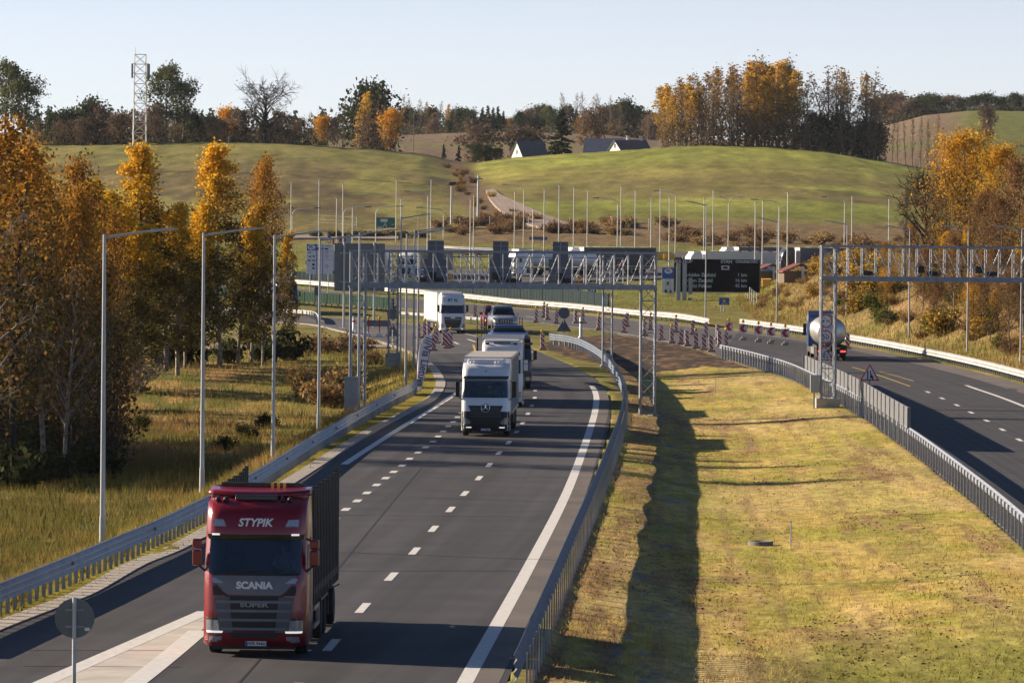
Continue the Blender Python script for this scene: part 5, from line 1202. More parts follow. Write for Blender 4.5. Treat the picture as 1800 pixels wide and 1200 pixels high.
# control cabinet by the left tower
def cabinet(px, pyb, w, d, h, label):
    Y = 288.0; x = XP(px, Y, pyb); z = AT(px, pyb, Y).z; root = empty('control_cabinet', (x, Y, z), 0, label, 'cabinet')
    mb = MB(); mb.bevbox(-w / 2, w / 2, -d / 2, d / 2, 0, h, .02); mb.build('cabinet_body', M['cabinet'], root)
    mb = MB(); mb.bevbox(-w / 2 - .03, w / 2 + .03, -d / 2 - .04, d / 2 + .03, h, h + .12, .02); mb.build('cabinet_roof', M['cabinet'], root)
    mb = MB(); mb.bbox(-.005, .005, -d / 2 - .006, -d / 2 + .01, .1, h - .08); mb.bbox(.10, .14, -d / 2 - .03, -d / 2, h * .5, h * .5 + .2); mb.build('door_seam', M['grey_mid'], root)
    mb = MB(); mb.bbox(-w / 2 - .1, w / 2 + .1, -d / 2 - .1, d / 2 + .1, -1.4, 0); mb.build('plinth', M['concrete'], root)
cabinet(617, 724, .80, .6, 1.95, 'blue grey control cabinet at the foot of the left gantry tower')

# ------------------------------------------------------------------ lamps
def lamp_mesh_straight(h, arm, rise, r0=.10, r1=.055, side=1):
    root = empty('street_lamp'); mb = MB(); mb.tube((0, 0, -1.8), (0, 0, h), r0, r1, 12); mb.tube((0, 0, -.1), (0, 0, .9), r0 * 1.15, r0 * 1.05, 12); mb.build('pole', M['pole'], root)
    mb = MB(); mb.tube((0, 0, h - .10), (side * arm, 0, h + rise), .045, .038, 8); mb.build('arm', M['pole'], root)
    mb = MB(); d = Vector((side, 0, rise / arm)).normalized(); c = Vector((side * arm, 0, h + rise))
    e = c + d * .9; mb.add([c + Vector((0, sy * .10, sz)) for sy in (-1, 1) for sz in (-.05, .06)] + [c + d * .25 + Vector((0, sy * .16, sz)) for sy in (-1, 1) for sz in (-.03, .06)] + [e + Vector((0, sy * .14, sz)) for sy in (-1, 1) for sz in (0, .035)],
        [(0, 1, 3, 2), (0, 4, 5, 1), (2, 3, 7, 6), (1, 5, 7, 3), (0, 2, 6, 4), (4, 8, 9, 5), (6, 7, 11, 10), (5, 9, 11, 7), (4, 6, 10, 8), (8, 10, 11, 9)], False); mb.build('lamp_head', M['pole'], root); return root
LG = 'lamp posts along the left guard rail'
proto = lamp_mesh_straight(10.05, 1.55, .12); first = True
for px, pb, pt, lb in [(180, 955, 412, 'tall grey street lamp nearest the camera, left of the red truck'), (355, 862, 409, 'tall grey street lamp rising behind the roof of the red truck'), (480, 803, 413, 'tall grey street lamp standing before the last birches'), (560, 757, 419, 'tall grey street lamp between the birches and the control cabinet'), (630, 720, 409, 'tall street lamp standing against the left gantry tower'), (713, 679, 411, 'street lamp just left of the white banner'), (727, 646, 404, 'street lamp behind the banner, thinner of the close pair'), (734, 664, 406, 'street lamp touching the top of the white banner'), (703, 640, 381, 'thick pale street lamp right of the second gantry mast')]:
    zb = float(base(0, 200)); p = G0(px, pb); o = proto if first else copy_tree(proto); first = False
    top = AT(px, pt, p.y).z; o.location = (p.x, p.y, 0); o.scale = (1, 1, top / 10.05); tag(o, lb, 'street lamp', LG)
protoR = lamp_mesh_straight(10.05, 1.5, .14, side=-1); first = True
for px, pb, pt, lb in [(1588, 607, 402, 'street lamp behind the right guard rail, left of three past the gantry'), (1690, 627, 402, 'street lamp behind the right guard rail, middle of three past the gantry'), (1783, 647, 402, 'street lamp behind the right guard rail, nearest the right frame edge'), (1479, 585, 393, 'street lamp rising behind the tank truck'), (1357, 574, 388, 'street lamp standing right of the display board'), (1232, 566, 359, 'tall street lamp standing in front of the display board lettering')]:
    p = G0(px, pb); o = protoR if first else copy_tree(protoR); first = False; top = AT(px, pt, p.y).z
    o.location = (p.x + .5, p.y, 0); o.scale = (1, 1, top / 10.05); tag(o, lb, 'street lamp', 'lamp posts along the right carriageway')

def lamp_far(kind):
    root = empty('street_lamp'); mb = MB(); h = 10.0; mb.tube((0, 0, -3), (0, 0, h - (.8 if kind in 'LRY' else 0)), .105, .07, 8); mb.build('pole', M['pole_far'], root)
    if kind in 'LR':
        s = -1 if kind == 'L' else 1; pts = [(s * 0, 0, h - .8)] + [(s * (1.0 - math.cos(R(a))) * .9, 0, h - .8 + math.sin(R(a)) * .75) for a in (25, 50, 75, 90)] + [(s * 3.1, 0, h + .12)]
        mb = MB(); mb.path(pts, .05, 6); mb.build('arm', M['pole_far'], root); mb = MB(); mb.bevbox(s * 3.0 - .1 if s > 0 else -3.9, 3.9 if s > 0 else -2.9, -.16, .16, h + .08, h + .20, .03); mb.build('lamp_head', M['pole_dark'], root)
    elif kind == 'Y':
        for s in (-1, 1):
            mb = MB(); mb.path([(0, 0, h - .85), (s * .5, 0, h - .2), (s * 1.6, 0, h + .05)], .06, 6); mb.build('arm', M['pole_far'], root); mb = MB(); mb.bevbox(min(s * 1.5, s * 2.4), max(s * 1.5, s * 2.4), -.15, .15, h, h + .12, .03); mb.build('lamp_head', M['pole_far'], root)
    else:
        mb = MB(); mb.tube((0, 0, h - .05), (.0, -.7, h + .12), .05, .05, 6); mb.bevbox(-.18, .18, -1.4, -.6, h + .06, h + .18, .03); mb.build('lamp_head', M['pole_far'], root)
    return root
FP = {k: lamp_far(k) for k in 'LRYS'}; used = set()
def place_far(px, pt, kind, label, hgt=11.0, pb=None):
    if pb: p = GH(px, pb, 560)
    else:
        best = None
        for Y in np.arange(640, 1120, 4.0):
            x = XP(px, Y, pt); g = hz(x, Y); e = abs(AT(px, pt, Y).z - g - hgt)
            if best is None or e < best[0]: best = (e, Y, x, g)
        p = Vector((best[2], best[1], best[3]))
    top = AT(px, pt, p.y).z - p.z
    o = FP[kind] if kind not in used else copy_tree(FP[kind]); used.add(kind); o.location = p; o.scale = (1, 1, top / 10.0); tag(o, label, 'street lamp', 'slim lamp posts of the far service area')
for a in [(512, 322, 'S', 'slim lamp post just right of the last yellow birch'), (514, 367, 'R', 'curved arm lamp post touching the birch crown, arm to the right'), (561, 316, 'S', 'tall straight lamp post above the route board with the country oval'), (592, 349, 'S', 'slim lamp post above the top left corner of the big sign back'), (603, 324, 'S', 'slim lamp post with small pale head, left of the green sign'),
          (604, 365, 'R', 'curved arm lamp post above the big sign back, arm to the right'), (620, 364, 'S', 'very thin lamp post midway between the big sign and green sign'), (661, 364, 'R', 'curved arm lamp post standing before the green sign'), (697, 318, 'S', 'tall straight lamp post touching the right edge of the green sign'), (705, 350, 'S', 'lamp post a step right of the green sign, shorter than its neighbour'),
          (752, 338, 'L', 'lamp post with a bright arm to the left, right of the green sign'), (758, 317, 'S', 'tall straight lamp post touching the bright armed one'), (780, 367, 'L', 'thin curved arm lamp post left of the stork nest pole'), (827, 351, 'S', 'left of two close lamp posts before the hill lane'), (833, 345, 'S', 'right of two close lamp posts before the hill lane'),
          (905, 338, 'S', 'slim lamp post left of the dark sign back, before the pale track'), (921, 326, 'L', 'grey lamp post with dark arm to the left by the dark sign back'), (937, 368, 'S', 'short thin lamp post in front of the dark sign back'), (957, 334, 'S', 'lamp post at the right edge of the dark sign back'), (983, 326, 'S', 'thick pale lamp post above the rightmost lane sign'),
          (1009, 330, 'S', 'lamp post just right of the rightmost lane sign'), (1033, 336, 'S', 'slim lamp post above the cab of the dark curtain truck'), (1086, 350, 'L', 'curved lamp post with long dark arm to the left above the dark trailer'), (1092, 329, 'S', 'tall lamp post touching the long armed one above the dark trailer'), (1117, 337, 'S', 'lamp post at the right gantry tower top'),
          (1145, 350, 'S', 'shorter lamp post left of the yellow barriers end'), (1161, 333, 'S', 'lamp post with curved top left of the route board'), (1177, 348, 'S', 'thin lamp post above the right route board'), (1188, 337, 'L', 'bright lamp post with short arm to the left by the display board'), (1238, 350, 'S', 'lamp post behind the display board, beside the one in front'),
          (1254, 337, 'S', 'tall thin lamp post behind the display board middle'), (1281, 346, 'Y', 'bright lamp post with two arms over the display board'), (1328, 358, 'S', 'lamp post over the right end of the display board'), (1341, 355, 'S', 'lamp post right of the display board, curved at its top'), (1370, 353, 'L', 'lamp post above the teal cab truck, short arm left'),
          (1385, 341, 'S', 'tall straight lamp post above the red roofed hut'), (1485, 348, 'L', 'curved arm lamp post behind the right gantry tower, arm left'), (1498, 347, 'S', 'lamp post carrying a pale box, right of the gantry tower'), (1563, 353, 'S', 'thin lamp post left of the bare tree on the right bank')]: place_far(*a)
for px, pt, h in [(840, 310, 0)]:
    p = GH(840, 396, 700); root = empty('utility_pole', p, 0, 'thick pale utility pole in the mouth of the hill lane', 'pole'); mb = MB(); hh = AT(840, 308, p.y).z - p.z; mb.tube((0, 0, -1), (0, 0, hh), .26, .17, 10); mb.build('pole', M['pole_far'], root); mb = MB(); mb.bbox(-.9, .9, -.1, .1, hh - .8, hh - .6); mb.build('crossarm', M['pole_dark'], root)
p = GH(793, 404, 700); root = empty('nest_pole', p, 0, 'pale pole topped with a dark stork nest on the left hill foot', 'pole'); hh = AT(793, 326, p.y).z - p.z
mb = MB(); mb.tube((0, 0, -1), (0, 0, hh), .22, .14, 10); mb.build('pole', M['pole_far'], root)
mb = MB(); rg = random.Random(4); mb.lathe([(.001, hh), (.55, hh + .05), (.75, hh + .35), (.65, hh + .62), (.001, hh + .5)], n=12)
for i in range(60): t = rg.random() * 6.28; r = .55 + rg.random() * .3; a = Vector((r * math.cos(t), r * math.sin(t), hh + rg.random() * .6)); mb.tube(a, a + Vector((rg.uniform(-.5, .5), rg.uniform(-.5, .5), rg.uniform(-.1, .25))), .03, .02, 4, False)
mb.build('nest', M['bark'], root)

# ------------------------------------------------------------------ signs
def round_plate(mb, c, r, y0, y1, n=32): mb.prism([(c[0] + r * math.cos(2 * math.pi * i / n), c[1] + r * math.sin(2 * math.pi * i / n)) for i in range(n)], y0, y1)
def sign_root(px, py_base, label, cat='road sign', name='road_sign', Y=None, fn=GH):
    p = fn(px, py_base) if Y is None else None
    if Y is not None: x = XP(px, Y, py_base); p = Vector((x, Y, hz(x, Y)))
    return empty(name, p, 0, label, cat), F / p.y
def zrel(root, px, py): return AT(px, py, root.location.y).z - root.location.z
# round sign seen from behind, bottom left
root, s = sign_root(130, 1200, 'grey back of a round sign on a pole in the bottom left corner', Y=105.0); z = zrel(root, 131, 1086)
mb = MB(); round_plate(mb, (0, z), 35.0 / s, .03, .05, 48); mb.build('sign_plate', M['alu_back'], root); mb = MB(); mb.tube((0, 0, -1), (0, 0, zrel(root, 131, 1049)), .045, .045, 12); mb.build('pole', M['galv_rail'], root)
mb = MB(); mb.bbox(-.2, .2, .0, .03, z + .16, z + .20); mb.bbox(-.2, .2, .0, .03, z - .2, z - .16); mb.build('bracket', M['galv'], root)
mb = MB(); mb.bbox(.22, .33, .022, .029, z - .27, z - .20); mb.build('sticker', M['sign_white'], root)
# big sign panel seen from behind
Yb = 505.0; root = empty('direction_sign', (0, Yb, 0), 0, 'big grey back of a direction sign on two posts behind the left gantry tower', 'road sign')
tl, br_ = AT(588, 427, Yb), AT(676, 512, Yb); mb = MB(); nrow = 6
for i in range(nrow): a = br_.z + (tl.z - br_.z) * i / nrow; b = br_.z + (tl.z - br_.z) * (i + 1) / nrow - .02; mb.bbox(tl.x, br_.x, 0, .06, a, b)
mb.bbox(tl.x + .05, br_.x - .05, .045, .075, br_.z + .05, tl.z - .05); mb.build('sign_panel', M['alu_back'], root)
for px in (605, 658):
    x = XP(px, Yb, 470); mb = MB(); mb.tube((x, -.14, -1), (x, -.14, tl.z + .1), .11, .11, 10); mb.bbox(x - .45, x + .45, -.10, -.01, br_.z + .9, br_.z + 1.0); mb.bbox(x - .45, x + .45, -.10, -.01, tl.z - 1.1, tl.z - 1.0); mb.build('post', M['pole'], root)
# round over triangle, seen from behind
for px, pr, pt_, pbase, lb in [(991, 550, 572, 604, 'grey backs of a round and a triangular sign on one post by the soil patch'), (690, 552, 580, 612, 'grey backs of a round and a triangular sign behind the second gantry mast')]:
    root, s = sign_root(px, pbase, lb, fn=G0); z1_, z2_ = zrel(root, px, pr), zrel(root, px, pt_); mb = MB(); round_plate(mb, (0, z1_), 10.0 / s, 0, .03); mb.build('round_plate', M['alu_back'], root)
    mb = MB(); a = 13.0 / s; mb.prism([(-a, z2_ - .55), (a, z2_ - .55), (0, z2_ + .62)], 0, .03); mb.build('triangle_plate', M['alu_back'], root); mb = MB(); mb.tube((0, -.05, -.5), (0, -.05, z1_ + .5), .04, .04, 8); mb.build('pole', M['pole_dark'], root)
def tri_plate(root, z, a, y=0):
    h = a * 1.732; ro = a * .12
    mb = MB(); mb.prism([(-a, z - h / 3), (a, z - h / 3), (0, z + 2 * h / 3)], y, y + .03); mb.build('border', M['sign_red'], root)
    k = .78; mb = MB(); mb.prism([(-a * k, z - h / 3 * k), (a * k, z - h / 3 * k), (0, z + 2 * h / 3 * k)], y - .006, y); return mb.build('sign_face', M['sign_white'], root)
# road narrows
root, s = sign_root(1528, 731, 'triangular road narrows warning sign with red border beside the barrier'); z = zrel(root, 1528, 659); f = tri_plate(root, z, .58)
mb = MB(); mb.bbox(-.15, -.08, -.014, -.007, z - .26, z + .26)
mb.prism([(.03, z - .26), (.03, z - .02), (.03, z + .05), (.0, z + .26), (.06, z + .26), (.10, z + .06), (.22, z - .12), (.22, z - .26), (.14, z - .26), (.14, z - .14)], -.014, -.007); mb.build('symbol', M['sign_black'], root)
mb = MB(); mb.tube((0, .06, -.8), (0, .06, z + .4), .035, .035, 8); mb.build('pole', M['galv'], root)
# sign cluster behind the right tower
root, s = sign_root(1448, 664, 'two round signs over a works triangle behind the right gantry tower, one reading 50', Y=352.0)
for py in (564, 592):
    z = zrel(root, 1450, py); mb = MB(); round_plate(mb, (.1, z), .50, 0, .03); mb.build('border', M['sign_red'], root); mb = MB(); round_plate(mb, (.1, z), .40, -.008, 0); mb.build('sign_face', M['sign_white'], root)
    if py == 592: text('sign_number', '50', .52, M['sign_black'], root, (.1, -.012, z), bold=.006)
    else: mb = MB(); mb.bbox(-.18, .0, -.014, -.008, z - .08, z + .06); mb.bbox(.14, .38, -.014, -.008, z - .08, z + .06); mb.build('symbol', M['sign_black'], root)
z = zrel(root, 1448, 624); tri_plate(root, z, .66)
mb = MB(); mb.lathe([(.001, -.012), (.07, -.012), (.07, -.006)], (.08, 0, z + .26), 'Y', 12); mb.prism([(-.10, z - .2), (-.02, z + .12), (.08, z + .18), (.14, z + .02), (.10, z - .02), (.06, z + .08), (.02, z + .0), (.10, z - .2), (.03, z - .2), (-.03, z - .06), (-.04, z - .2)], -.014, -.007); mb.prism([(.14, z - .2), (.34, z - .2), (.24, z - .06)], -.014, -.007); mb.build('symbol', M['sign_black'], root)
mb = MB(); mb.tube((.05, .05, -.5), (.05, .05, zrel(root, 1448, 552)), .04, .04, 8); mb.build('pole', M['galv'], root)
# display board
Yv = 640.0; root = empty('display_board', (0, Yv, 0), 0, 'big black road display board listing parking areas and distances', 'road sign')
a, b = AT(1185, 455, Yv), AT(1335, 513, Yv); mb = MB(); mb.bevbox(a.x, b.x, 0, .7, b.z, a.z, .06); mb.build('board', M['vms'], root)
mb = MB(); mb.bbox(a.x - .06, b.x + .06, .1, .8, b.z - .14, b.z); mb.bbox(b.x, b.x + .07, .1, .8, b.z, a.z); mb.build('board_frame', M['galv'], root)
def vtext(body, px, py, size, al='CENTER'): text('lettering', body, size, M['vms_text'], root, (XP(px, Yv, py), -.015, AT(px, py, Yv).z), align=al, bold=.014, extrude=.006)
vtext('NAZWA MOP', 1217, 459.5, .60, 'RIGHT'); vtext('STAN', 1277, 460, .60); vtext('ODLEGŁOŚĆ', 1313, 460, .50)
for i, (n_, k_) in enumerate([('Budzisko Zachód', '1 km'), ('Żubryn Zachód', '16 km'), ('Rudniki Północ', '45 km')]):
    vtext(n_, 1200, 483 + 9.7 * i, .62, 'LEFT'); vtext(k_, 1313, 483.5 + 9.5 * i, .62, 'RIGHT')
c = AT(1275, 470.5, Yv); mb = MB(); mb.bbox(c.x - .52, c.x + .52, -.02, .0, c.z - .27, c.z + .27); o_ = mb.build('truck_symbol', M['vms_text'], root); mb = MB(); mb.prism([(c.x - .34, c.z - .13), (c.x - .34, c.z + .02), (c.x - .2, c.z + .15), (c.x + .2, c.z + .15), (c.x + .36, c.z + .02), (c.x + .36, c.z - .13)], -.03, -.02); mb.build('truck_outline', M['vms'], o_)
for px in (1192, 1203):
    x = XP(px, Yv, 500); mb = MB(); mb.bbox(x - .27, x + .27, -.75, -.2, .2, AT(px, 462, Yv).z); mb.build('mast', M['pole'], root)
mb = MB(); x = XP(1213, Yv, 540); mb.bbox(x - .3, x + .3, -.6, -.2, .5, 2.6); mb.bbox(x - .25, x + .25, -.6, -.2, 3.1, 5.2); mb.build('control_box', M['cabinet'], root)
# boards with a face: helper
def board(px0, px1, py0, py1, Y, label, m, posts=(), pbase=None, back=False, cat='road sign', name='road_sign', pm='pole', dep=.06):
    root = empty(name, (0, Y, 0), 0, label, cat); a, b = AT(px0, py0, Y), AT(px1, py1, Y); mb = MB(); mb.bevbox(a.x, b.x, 0, dep, b.z, a.z, .01); mb.build('sign_panel', M[m], root)
    for px in posts:
        x = XP(px, Y, py1); mb = MB(); mb.tube((x, dep + .06, hz(x, Y) - .5), (x, dep + .06, a.z - .1), .06, .06, 8); mb.build('post', M[pm], root)
    return root, a, b
def bits(root, name, m, rects, Y, dy=.012):
    mb = MB()
    for (x0, y0, x1, y1) in rects: p, q = AT(x0, y0, Y), AT(x1, y1, Y); mb.bbox(p.x, q.x, -dy, -.002, q.z, p.z)
    return mb.build(name, M[m], root)
def oval(root, px, py, rx, ry, Y, m, dy=.02, name='oval'):
    c = AT(px, py, Y); s = Y / F; mb = MB(); mb.prism([(c.x + rx * s * math.cos(2 * math.pi * i / 28), c.z + ry * s * math.sin(2 * math.pi * i / 28)) for i in range(28)], -dy, -.004); return mb.build(name, M[m], root)
def stext(root, body, px, py, size_px, Y, m, dy=.03, **kw): c = AT(px, py, Y); text('lettering', body, size_px * Y / F * 1.35, M[m], root, (c.x, -dy, c.z), extrude=.004, **kw)
for (x0, x1, y0, y1, Y, lb) in [(539, 585, 429, 482, 655.0, 'white country entry board with blue PL oval, left of the big sign back'), (1163.5, 1187, 470, 517, 668.0, 'narrow country entry board with blue PL oval beside the display board')]:
    root, a, b = board(x0, x1, y0, y1, Y, lb, 'sign_white', (x0 + 6, x1 - 8)); wd = 17 if x0 < 1000 else 23.2; hb = 11 if x0 < 1000 else 20
    bits(root, 'blue_field', 'blue_sign', [(x0 + .3, y0 + .3, x0 + wd, y0 + hb)], Y); oval(root, x0 + wd / 2, y0 + (5.6 if x0 < 1000 else 6.5), 7, 4.6, Y, 'sign_white'); stext(root, 'PL', x0 + wd / 2, y0 + (5.6 if x0 < 1000 else 6.5), 5.6, Y, 'sign_black', bold=.01)
    if x0 < 1000:
        bits(root, 'grid_line', 'blue_sign', [(x0, y0 + k, x1, y0 + k + .7) for k in (11.2, 20, 27)] + [(x0 + 17, y0, x0 + 17.7, y1), (x0 + 28, y0, x0 + 28.7, y1)], Y)
        bits(root, 'pictogram', 'sign_black', [(541, 443.2, 547, 444.6), (543, 450, 547, 452), (550, 449.5, 553, 452), (541, 457, 546, 459), (549, 457, 554, 459), (549, 463, 553, 467), (549, 470, 553, 473), (557, 435, 561, 439), (563, 436, 567, 438), (570, 436, 577, 438.5), (571, 432, 582, 433)], Y)
        for cy in (444, 451, 468): oval(root, 574.5, cy, 2.6, 2.8, Y, 'sign_red', .014, 'limit_ring'); oval(root, 574.5, cy, 1.7, 1.9, Y, 'sign_white', .018, 'limit_face')
    else:
        bits(root, 'grid_line', 'grey_mid', [(x0 + 7, y0 + 20, x0 + 7.3, y1), (x0 + 14, y0 + 20, x0 + 14.3, y1), (x0, y0 + 29, x1, y0 + 29.3), (x0, y0 + 38, x1, y0 + 38.3)], Y); bits(root, 'pictogram', 'blue_sign', [(x0 + 4.5, y0 + 39, x0 + 9, y0 + 45.5)], Y); bits(root, 'pictogram', 'sign_black', [(x0 + 9, y0 + 25, x0 + 12, y0 + 31), (x0 + 14, y0 + 40, x0 + 17, y0 + 44)], Y)
Y = 948.0; root, a, b = board(660.5, 694, 382, 405.5, Y, 'green direction sign with roundabout arrows at the hill foot', 'green_sign', (670, 686)); bits(root, 'name_field', 'sign_white', [(669, 385, 681, 390), (664, 398, 672, 402), (688, 394, 692, 395.2)], Y)
mb = MB(); c = AT(677, 398.5, Y); n = 26; V = []
for i in range(n):
    t = R(-60 + 300 * i / (n - 1)); 
    for r in (.24, .40): V.append((c.x + r * math.cos(t), -.014, c.z + r * math.sin(t)))
mb.add(V, [(2 * i, 2 * i + 1, 2 * i + 3, 2 * i + 2) for i in range(n - 1)], False); mb.bbox(c.x - .08, c.x + .08, -.014, -.004, c.z + .4, c.z + .85); mb.bbox(c.x - .08, c.x + .08, -.014, -.004, c.z - .8, c.z - .38); mb.build('arrow', M['sign_white'], root)
Y = 690.0; root, a, b = board(729, 747, 471, 492, Y, 'bright blue service sign left of the leftmost lane sign', 'blue_sign', (738,)); bits(root, 'pictogram', 'sign_white', [(732, 484, 737, 489), (740, 484, 744, 489), (738, 473, 745, 475), (733, 478, 744, 479)], Y)
Y = 590.0; root, a, b = board(1264, 1282, 523, 536, Y, 'small blue border sign with pale emblem under the display board', 'blue_sign', (1268, 1273)); oval(root, 1273, 529, 2.6, 2.6, Y, 'amber'); bits(root, 'lettering', 'sign_white', [(1268, 533, 1278, 534)], Y)
Y = 640.0; root, a, b = board(1034, 1048, 498.5, 517.5, Y, 'blue square sign with white car symbol behind the dark green screen', 'blue_sign', (1040,)); bits(root, 'car_symbol', 'sign_white', [(1036.5, 508, 1045.5, 511), (1038.5, 505.5, 1043.5, 508), (1037.5, 511, 1039.5, 512.5), (1042.5, 511, 1044.5, 512.5)], Y)
root, a, b = board(1015.2, 1016.8, 505, 530, Y, 'white round end sign with black diagonal bar behind the screen', 'galv'); oval(root, 1016, 512, 7.6, 7.6, Y, 'sign_white', .03, 'sign_face'); c = AT(1016, 512, Y); mb = MB(); mb.prism([(c.x - .25, c.z - .52), (c.x - .06, c.z - .54), (c.x + .25, c.z + .52), (c.x + .06, c.z + .54)], -.045, -.032); mb.build('bar', M['sign_black'], root)
Y = 900.0; root, a, b = board(930, 962, 416, 434, Y, 'dark back of a board standing before the brown slope', 'alu_back', (936, 956))
Y = 735.0; root, a, b = board(907, 950, 479, 508, Y, 'pale rectangular board on thin posts behind the middle lane sign', 'sign_white', (912, 922, 945), pm='pole_far')
Y = 930.0; root, a, b = board(1101.5, 1108.5, 417, 426, Y, 'small blue parking sign on the brown slope', 'blue_sign', (1105,)); stext(root, 'P', 1104.8, 421, 5.5, Y, 'sign_white', bold=.02)
Y = 720.0; root, a, b = board(1087, 1088.5, 460, 490, Y, 'red no entry sign in front of the dark curtain trailer', 'galv'); oval(root, 1088, 465.5, 4.4, 4.4, Y, 'sign_red', .03, 'sign_face'); bits(root, 'bar', 'sign_white', [(1085.2, 464.6, 1090.8, 466.4)], Y, .045)
Y = 760.0; root, a, b = board(578.6, 579.4, 410, 440, Y, 'small blue mandatory sign over a speed limit disc above the route board', 'galv'); oval(root, 579, 415, 3.4, 3.4, Y, 'blue_sign', .03, 'blue_disc'); oval(root, 579, 424, 3.2, 3.2, Y, 'sign_red', .03, 'limit_ring'); oval(root, 579, 424, 2.3, 2.3, Y, 'sign_white', .04, 'limit_face')
root, a, b = board(595, 617, 415, 428, Y + 5, 'grey lane board with red and blue discs above the big sign back', 'cabinet', (600, 612)); oval(root, 599, 422, 3, 3.6, Y + 5, 'sign_red', .02, 'red_disc'); oval(root, 606, 422, 3, 3.6, Y + 5, 'blue_sign', .02, 'blue_disc')
root, a, b = board(584.5, 592, 419, 430, Y, 'small red and white board beside the lane board above the big sign', 'panel_red', (588,)); bits(root, 'stripe', 'sign_white', [(587.5, 420, 589, 429)], Y)
Y = 560.0; root, a, b = board(552.5, 564, 504, 520, Y, 'small grey sign back on the fourth lamp post by the bend', 'alu_back', (558,))
Y = 700.0; root, a, b = board(838, 845, 443, 448, Y, 'tiny dark red sign between the lane signs', 'panel_red', (842,))

# guide panels and chevrons of the works
def guide_panel(lamp):
    root = empty('guide_panel'); W_, H_ = .32, 1.15; mb = MB(); mb.bbox(-W_ / 2, W_ / 2, 0, .05, .14, .14 + H_); mb.build('panel', M['sign_white'], root)
    mb = MB(); n = 3; p = H_ / n
    for i in range(-1, n + 1):
        z0 = .14 + i * p; q = [(-W_ / 2, z0 + .36), (W_ / 2, z0), (W_ / 2, z0 + p * .55), (-W_ / 2, z0 + .36 + p * .55)]; lo, hi = .141, .139 + H_; q = [(x, min(max(z, lo), hi)) for x, z in q]
        if max(z for x, z in q) - min(z for x, z in q) > .02 and len(set(q)) > 2: mb.prism(q, -.006, .0)
    mb.build('stripe', M['panel_red'], root); mb = MB(); mb.bevbox(-.30, .30, -.20, .24, 0, .13, .03); mb.build('foot', M['conc_dark'], root)
    if lamp: mb = MB(); mb.bbox(-.05, .05, .0, .05, 1.27, 1.36); mb.lathe([(.001, -.05), (.11, -.05), (.13, 0), (.11, .06), (.001, .06)], (0, .02, 1.48), 'Y', 14); mb.build('lamp', M['yellow'], root)
    return root
GP = {0: guide_panel(False), 1: guide_panel(True)}; gu = set()
GR = 'red and white guide panels of the road works'
ordn = ['first', 'second', 'third', 'fourth', 'fifth', 'sixth', 'seventh', 'eighth', 'ninth', 'tenth', 'eleventh', 'twelfth', 'thirteenth', 'fourteenth', 'fifteenth', 'sixteenth', 'seventeenth', 'eighteenth']
def guides(lst, where):
    for i, (px, pb, lp) in enumerate(sorted(lst)):
        p = G0(px, pb); o = GP[lp] if lp not in gu else copy_tree(GP[lp]); gu.add(lp); o.location = p; o.rotation_euler = (0, R(random.Random(px).uniform(-2.5, 2.5)), R(random.Random(px + 1).uniform(-20, 20))); o.scale = (1.1, 1.1, 1.12)
        tag(o, ('lamp topped guide panel, ' if lp else 'plain guide panel, ') + ordn[i] + ' from left ' + where, 'guide panel', GR)
guides([(736, 594, 0), (747, 593, 1), (754, 590, 0), (768, 603, 1), (762, 616, 1), (781, 606, 0), (786, 612, 0), (792, 610, 1)], 'in the cluster before the logo truck')
guides([(835, 558, 0), (942, 567, 1), (956, 558, 1), (962, 562, 1), (978, 569, 0), (1012, 568, 0), (1025, 568, 1), (1052, 580, 1)], 'along the near edge of the far road')
guides([(1097, 585, 0), (1102, 574, 0), (1133, 590, 1), (1143, 580, 1), (1163, 598, 0), (1181, 603, 1), (1188, 584, 1), (1197, 605, 0), (1208, 608, 0), (1217, 588, 0), (1224, 612, 1), (1241, 592, 0), (1238, 615, 0), (1250, 618, 0), (1262, 596, 0), (1265, 608, 0), (1277, 610, 1)], 'in the double row crossing to the barrier')
guides([(954, 615, 1)], 'of the single one at the guard rail start'); guides([(1490, 613, 0)], 'of the lone one beside the tank truck')
def chevron():
    root = empty('chevron_sign'); mb = MB(); mb.bbox(-.40, .40, 0, .03, .75, 1.55); mb.build('sign_panel', M['sign_white'], root); mb = MB(); mb.prism([(.30, .78), (-.05, .78), (-.34, 1.15), (-.05, 1.52), (.30, 1.52), (.02, 1.15)], -.008, 0); mb.build('chevron', M['sign_red'], root)
    mb = MB(); mb.tube((0, .05, .1), (0, .05, 1.7), .03, .03, 8); mb.build('pole', M['pole_dark'], root); mb = MB(); mb.bevbox(-.3, .3, -.2, .3, 0, .2, .05); mb.bevbox(-.12, .35, -.1, .25, .2, .36, .05); mb.build('foot', M['concrete'], root)
    mb = MB(); mb.lathe([(.001, -.05), (.11, -.05), (.13, 0), (.11, .06), (.001, .06)], (0, .05, 1.85), 'Y', 14); mb.bbox(-.18, .18, .0, .1, 1.66, 1.72); mb.build('lamp', M['yellow'], root); return root
cv = chevron()
for i, (px, pb) in enumerate([(1281, 595), (1306, 598), (1333, 601), (1355, 604), (1380, 607)]):
    o = cv if i == 0 else copy_tree(cv); o.location = G0(px, pb); tag(o, 'red and white chevron board, ' + ordn[i] + ' from left of five before the tank truck', 'chevron sign', 'chevron boards closing the lane')
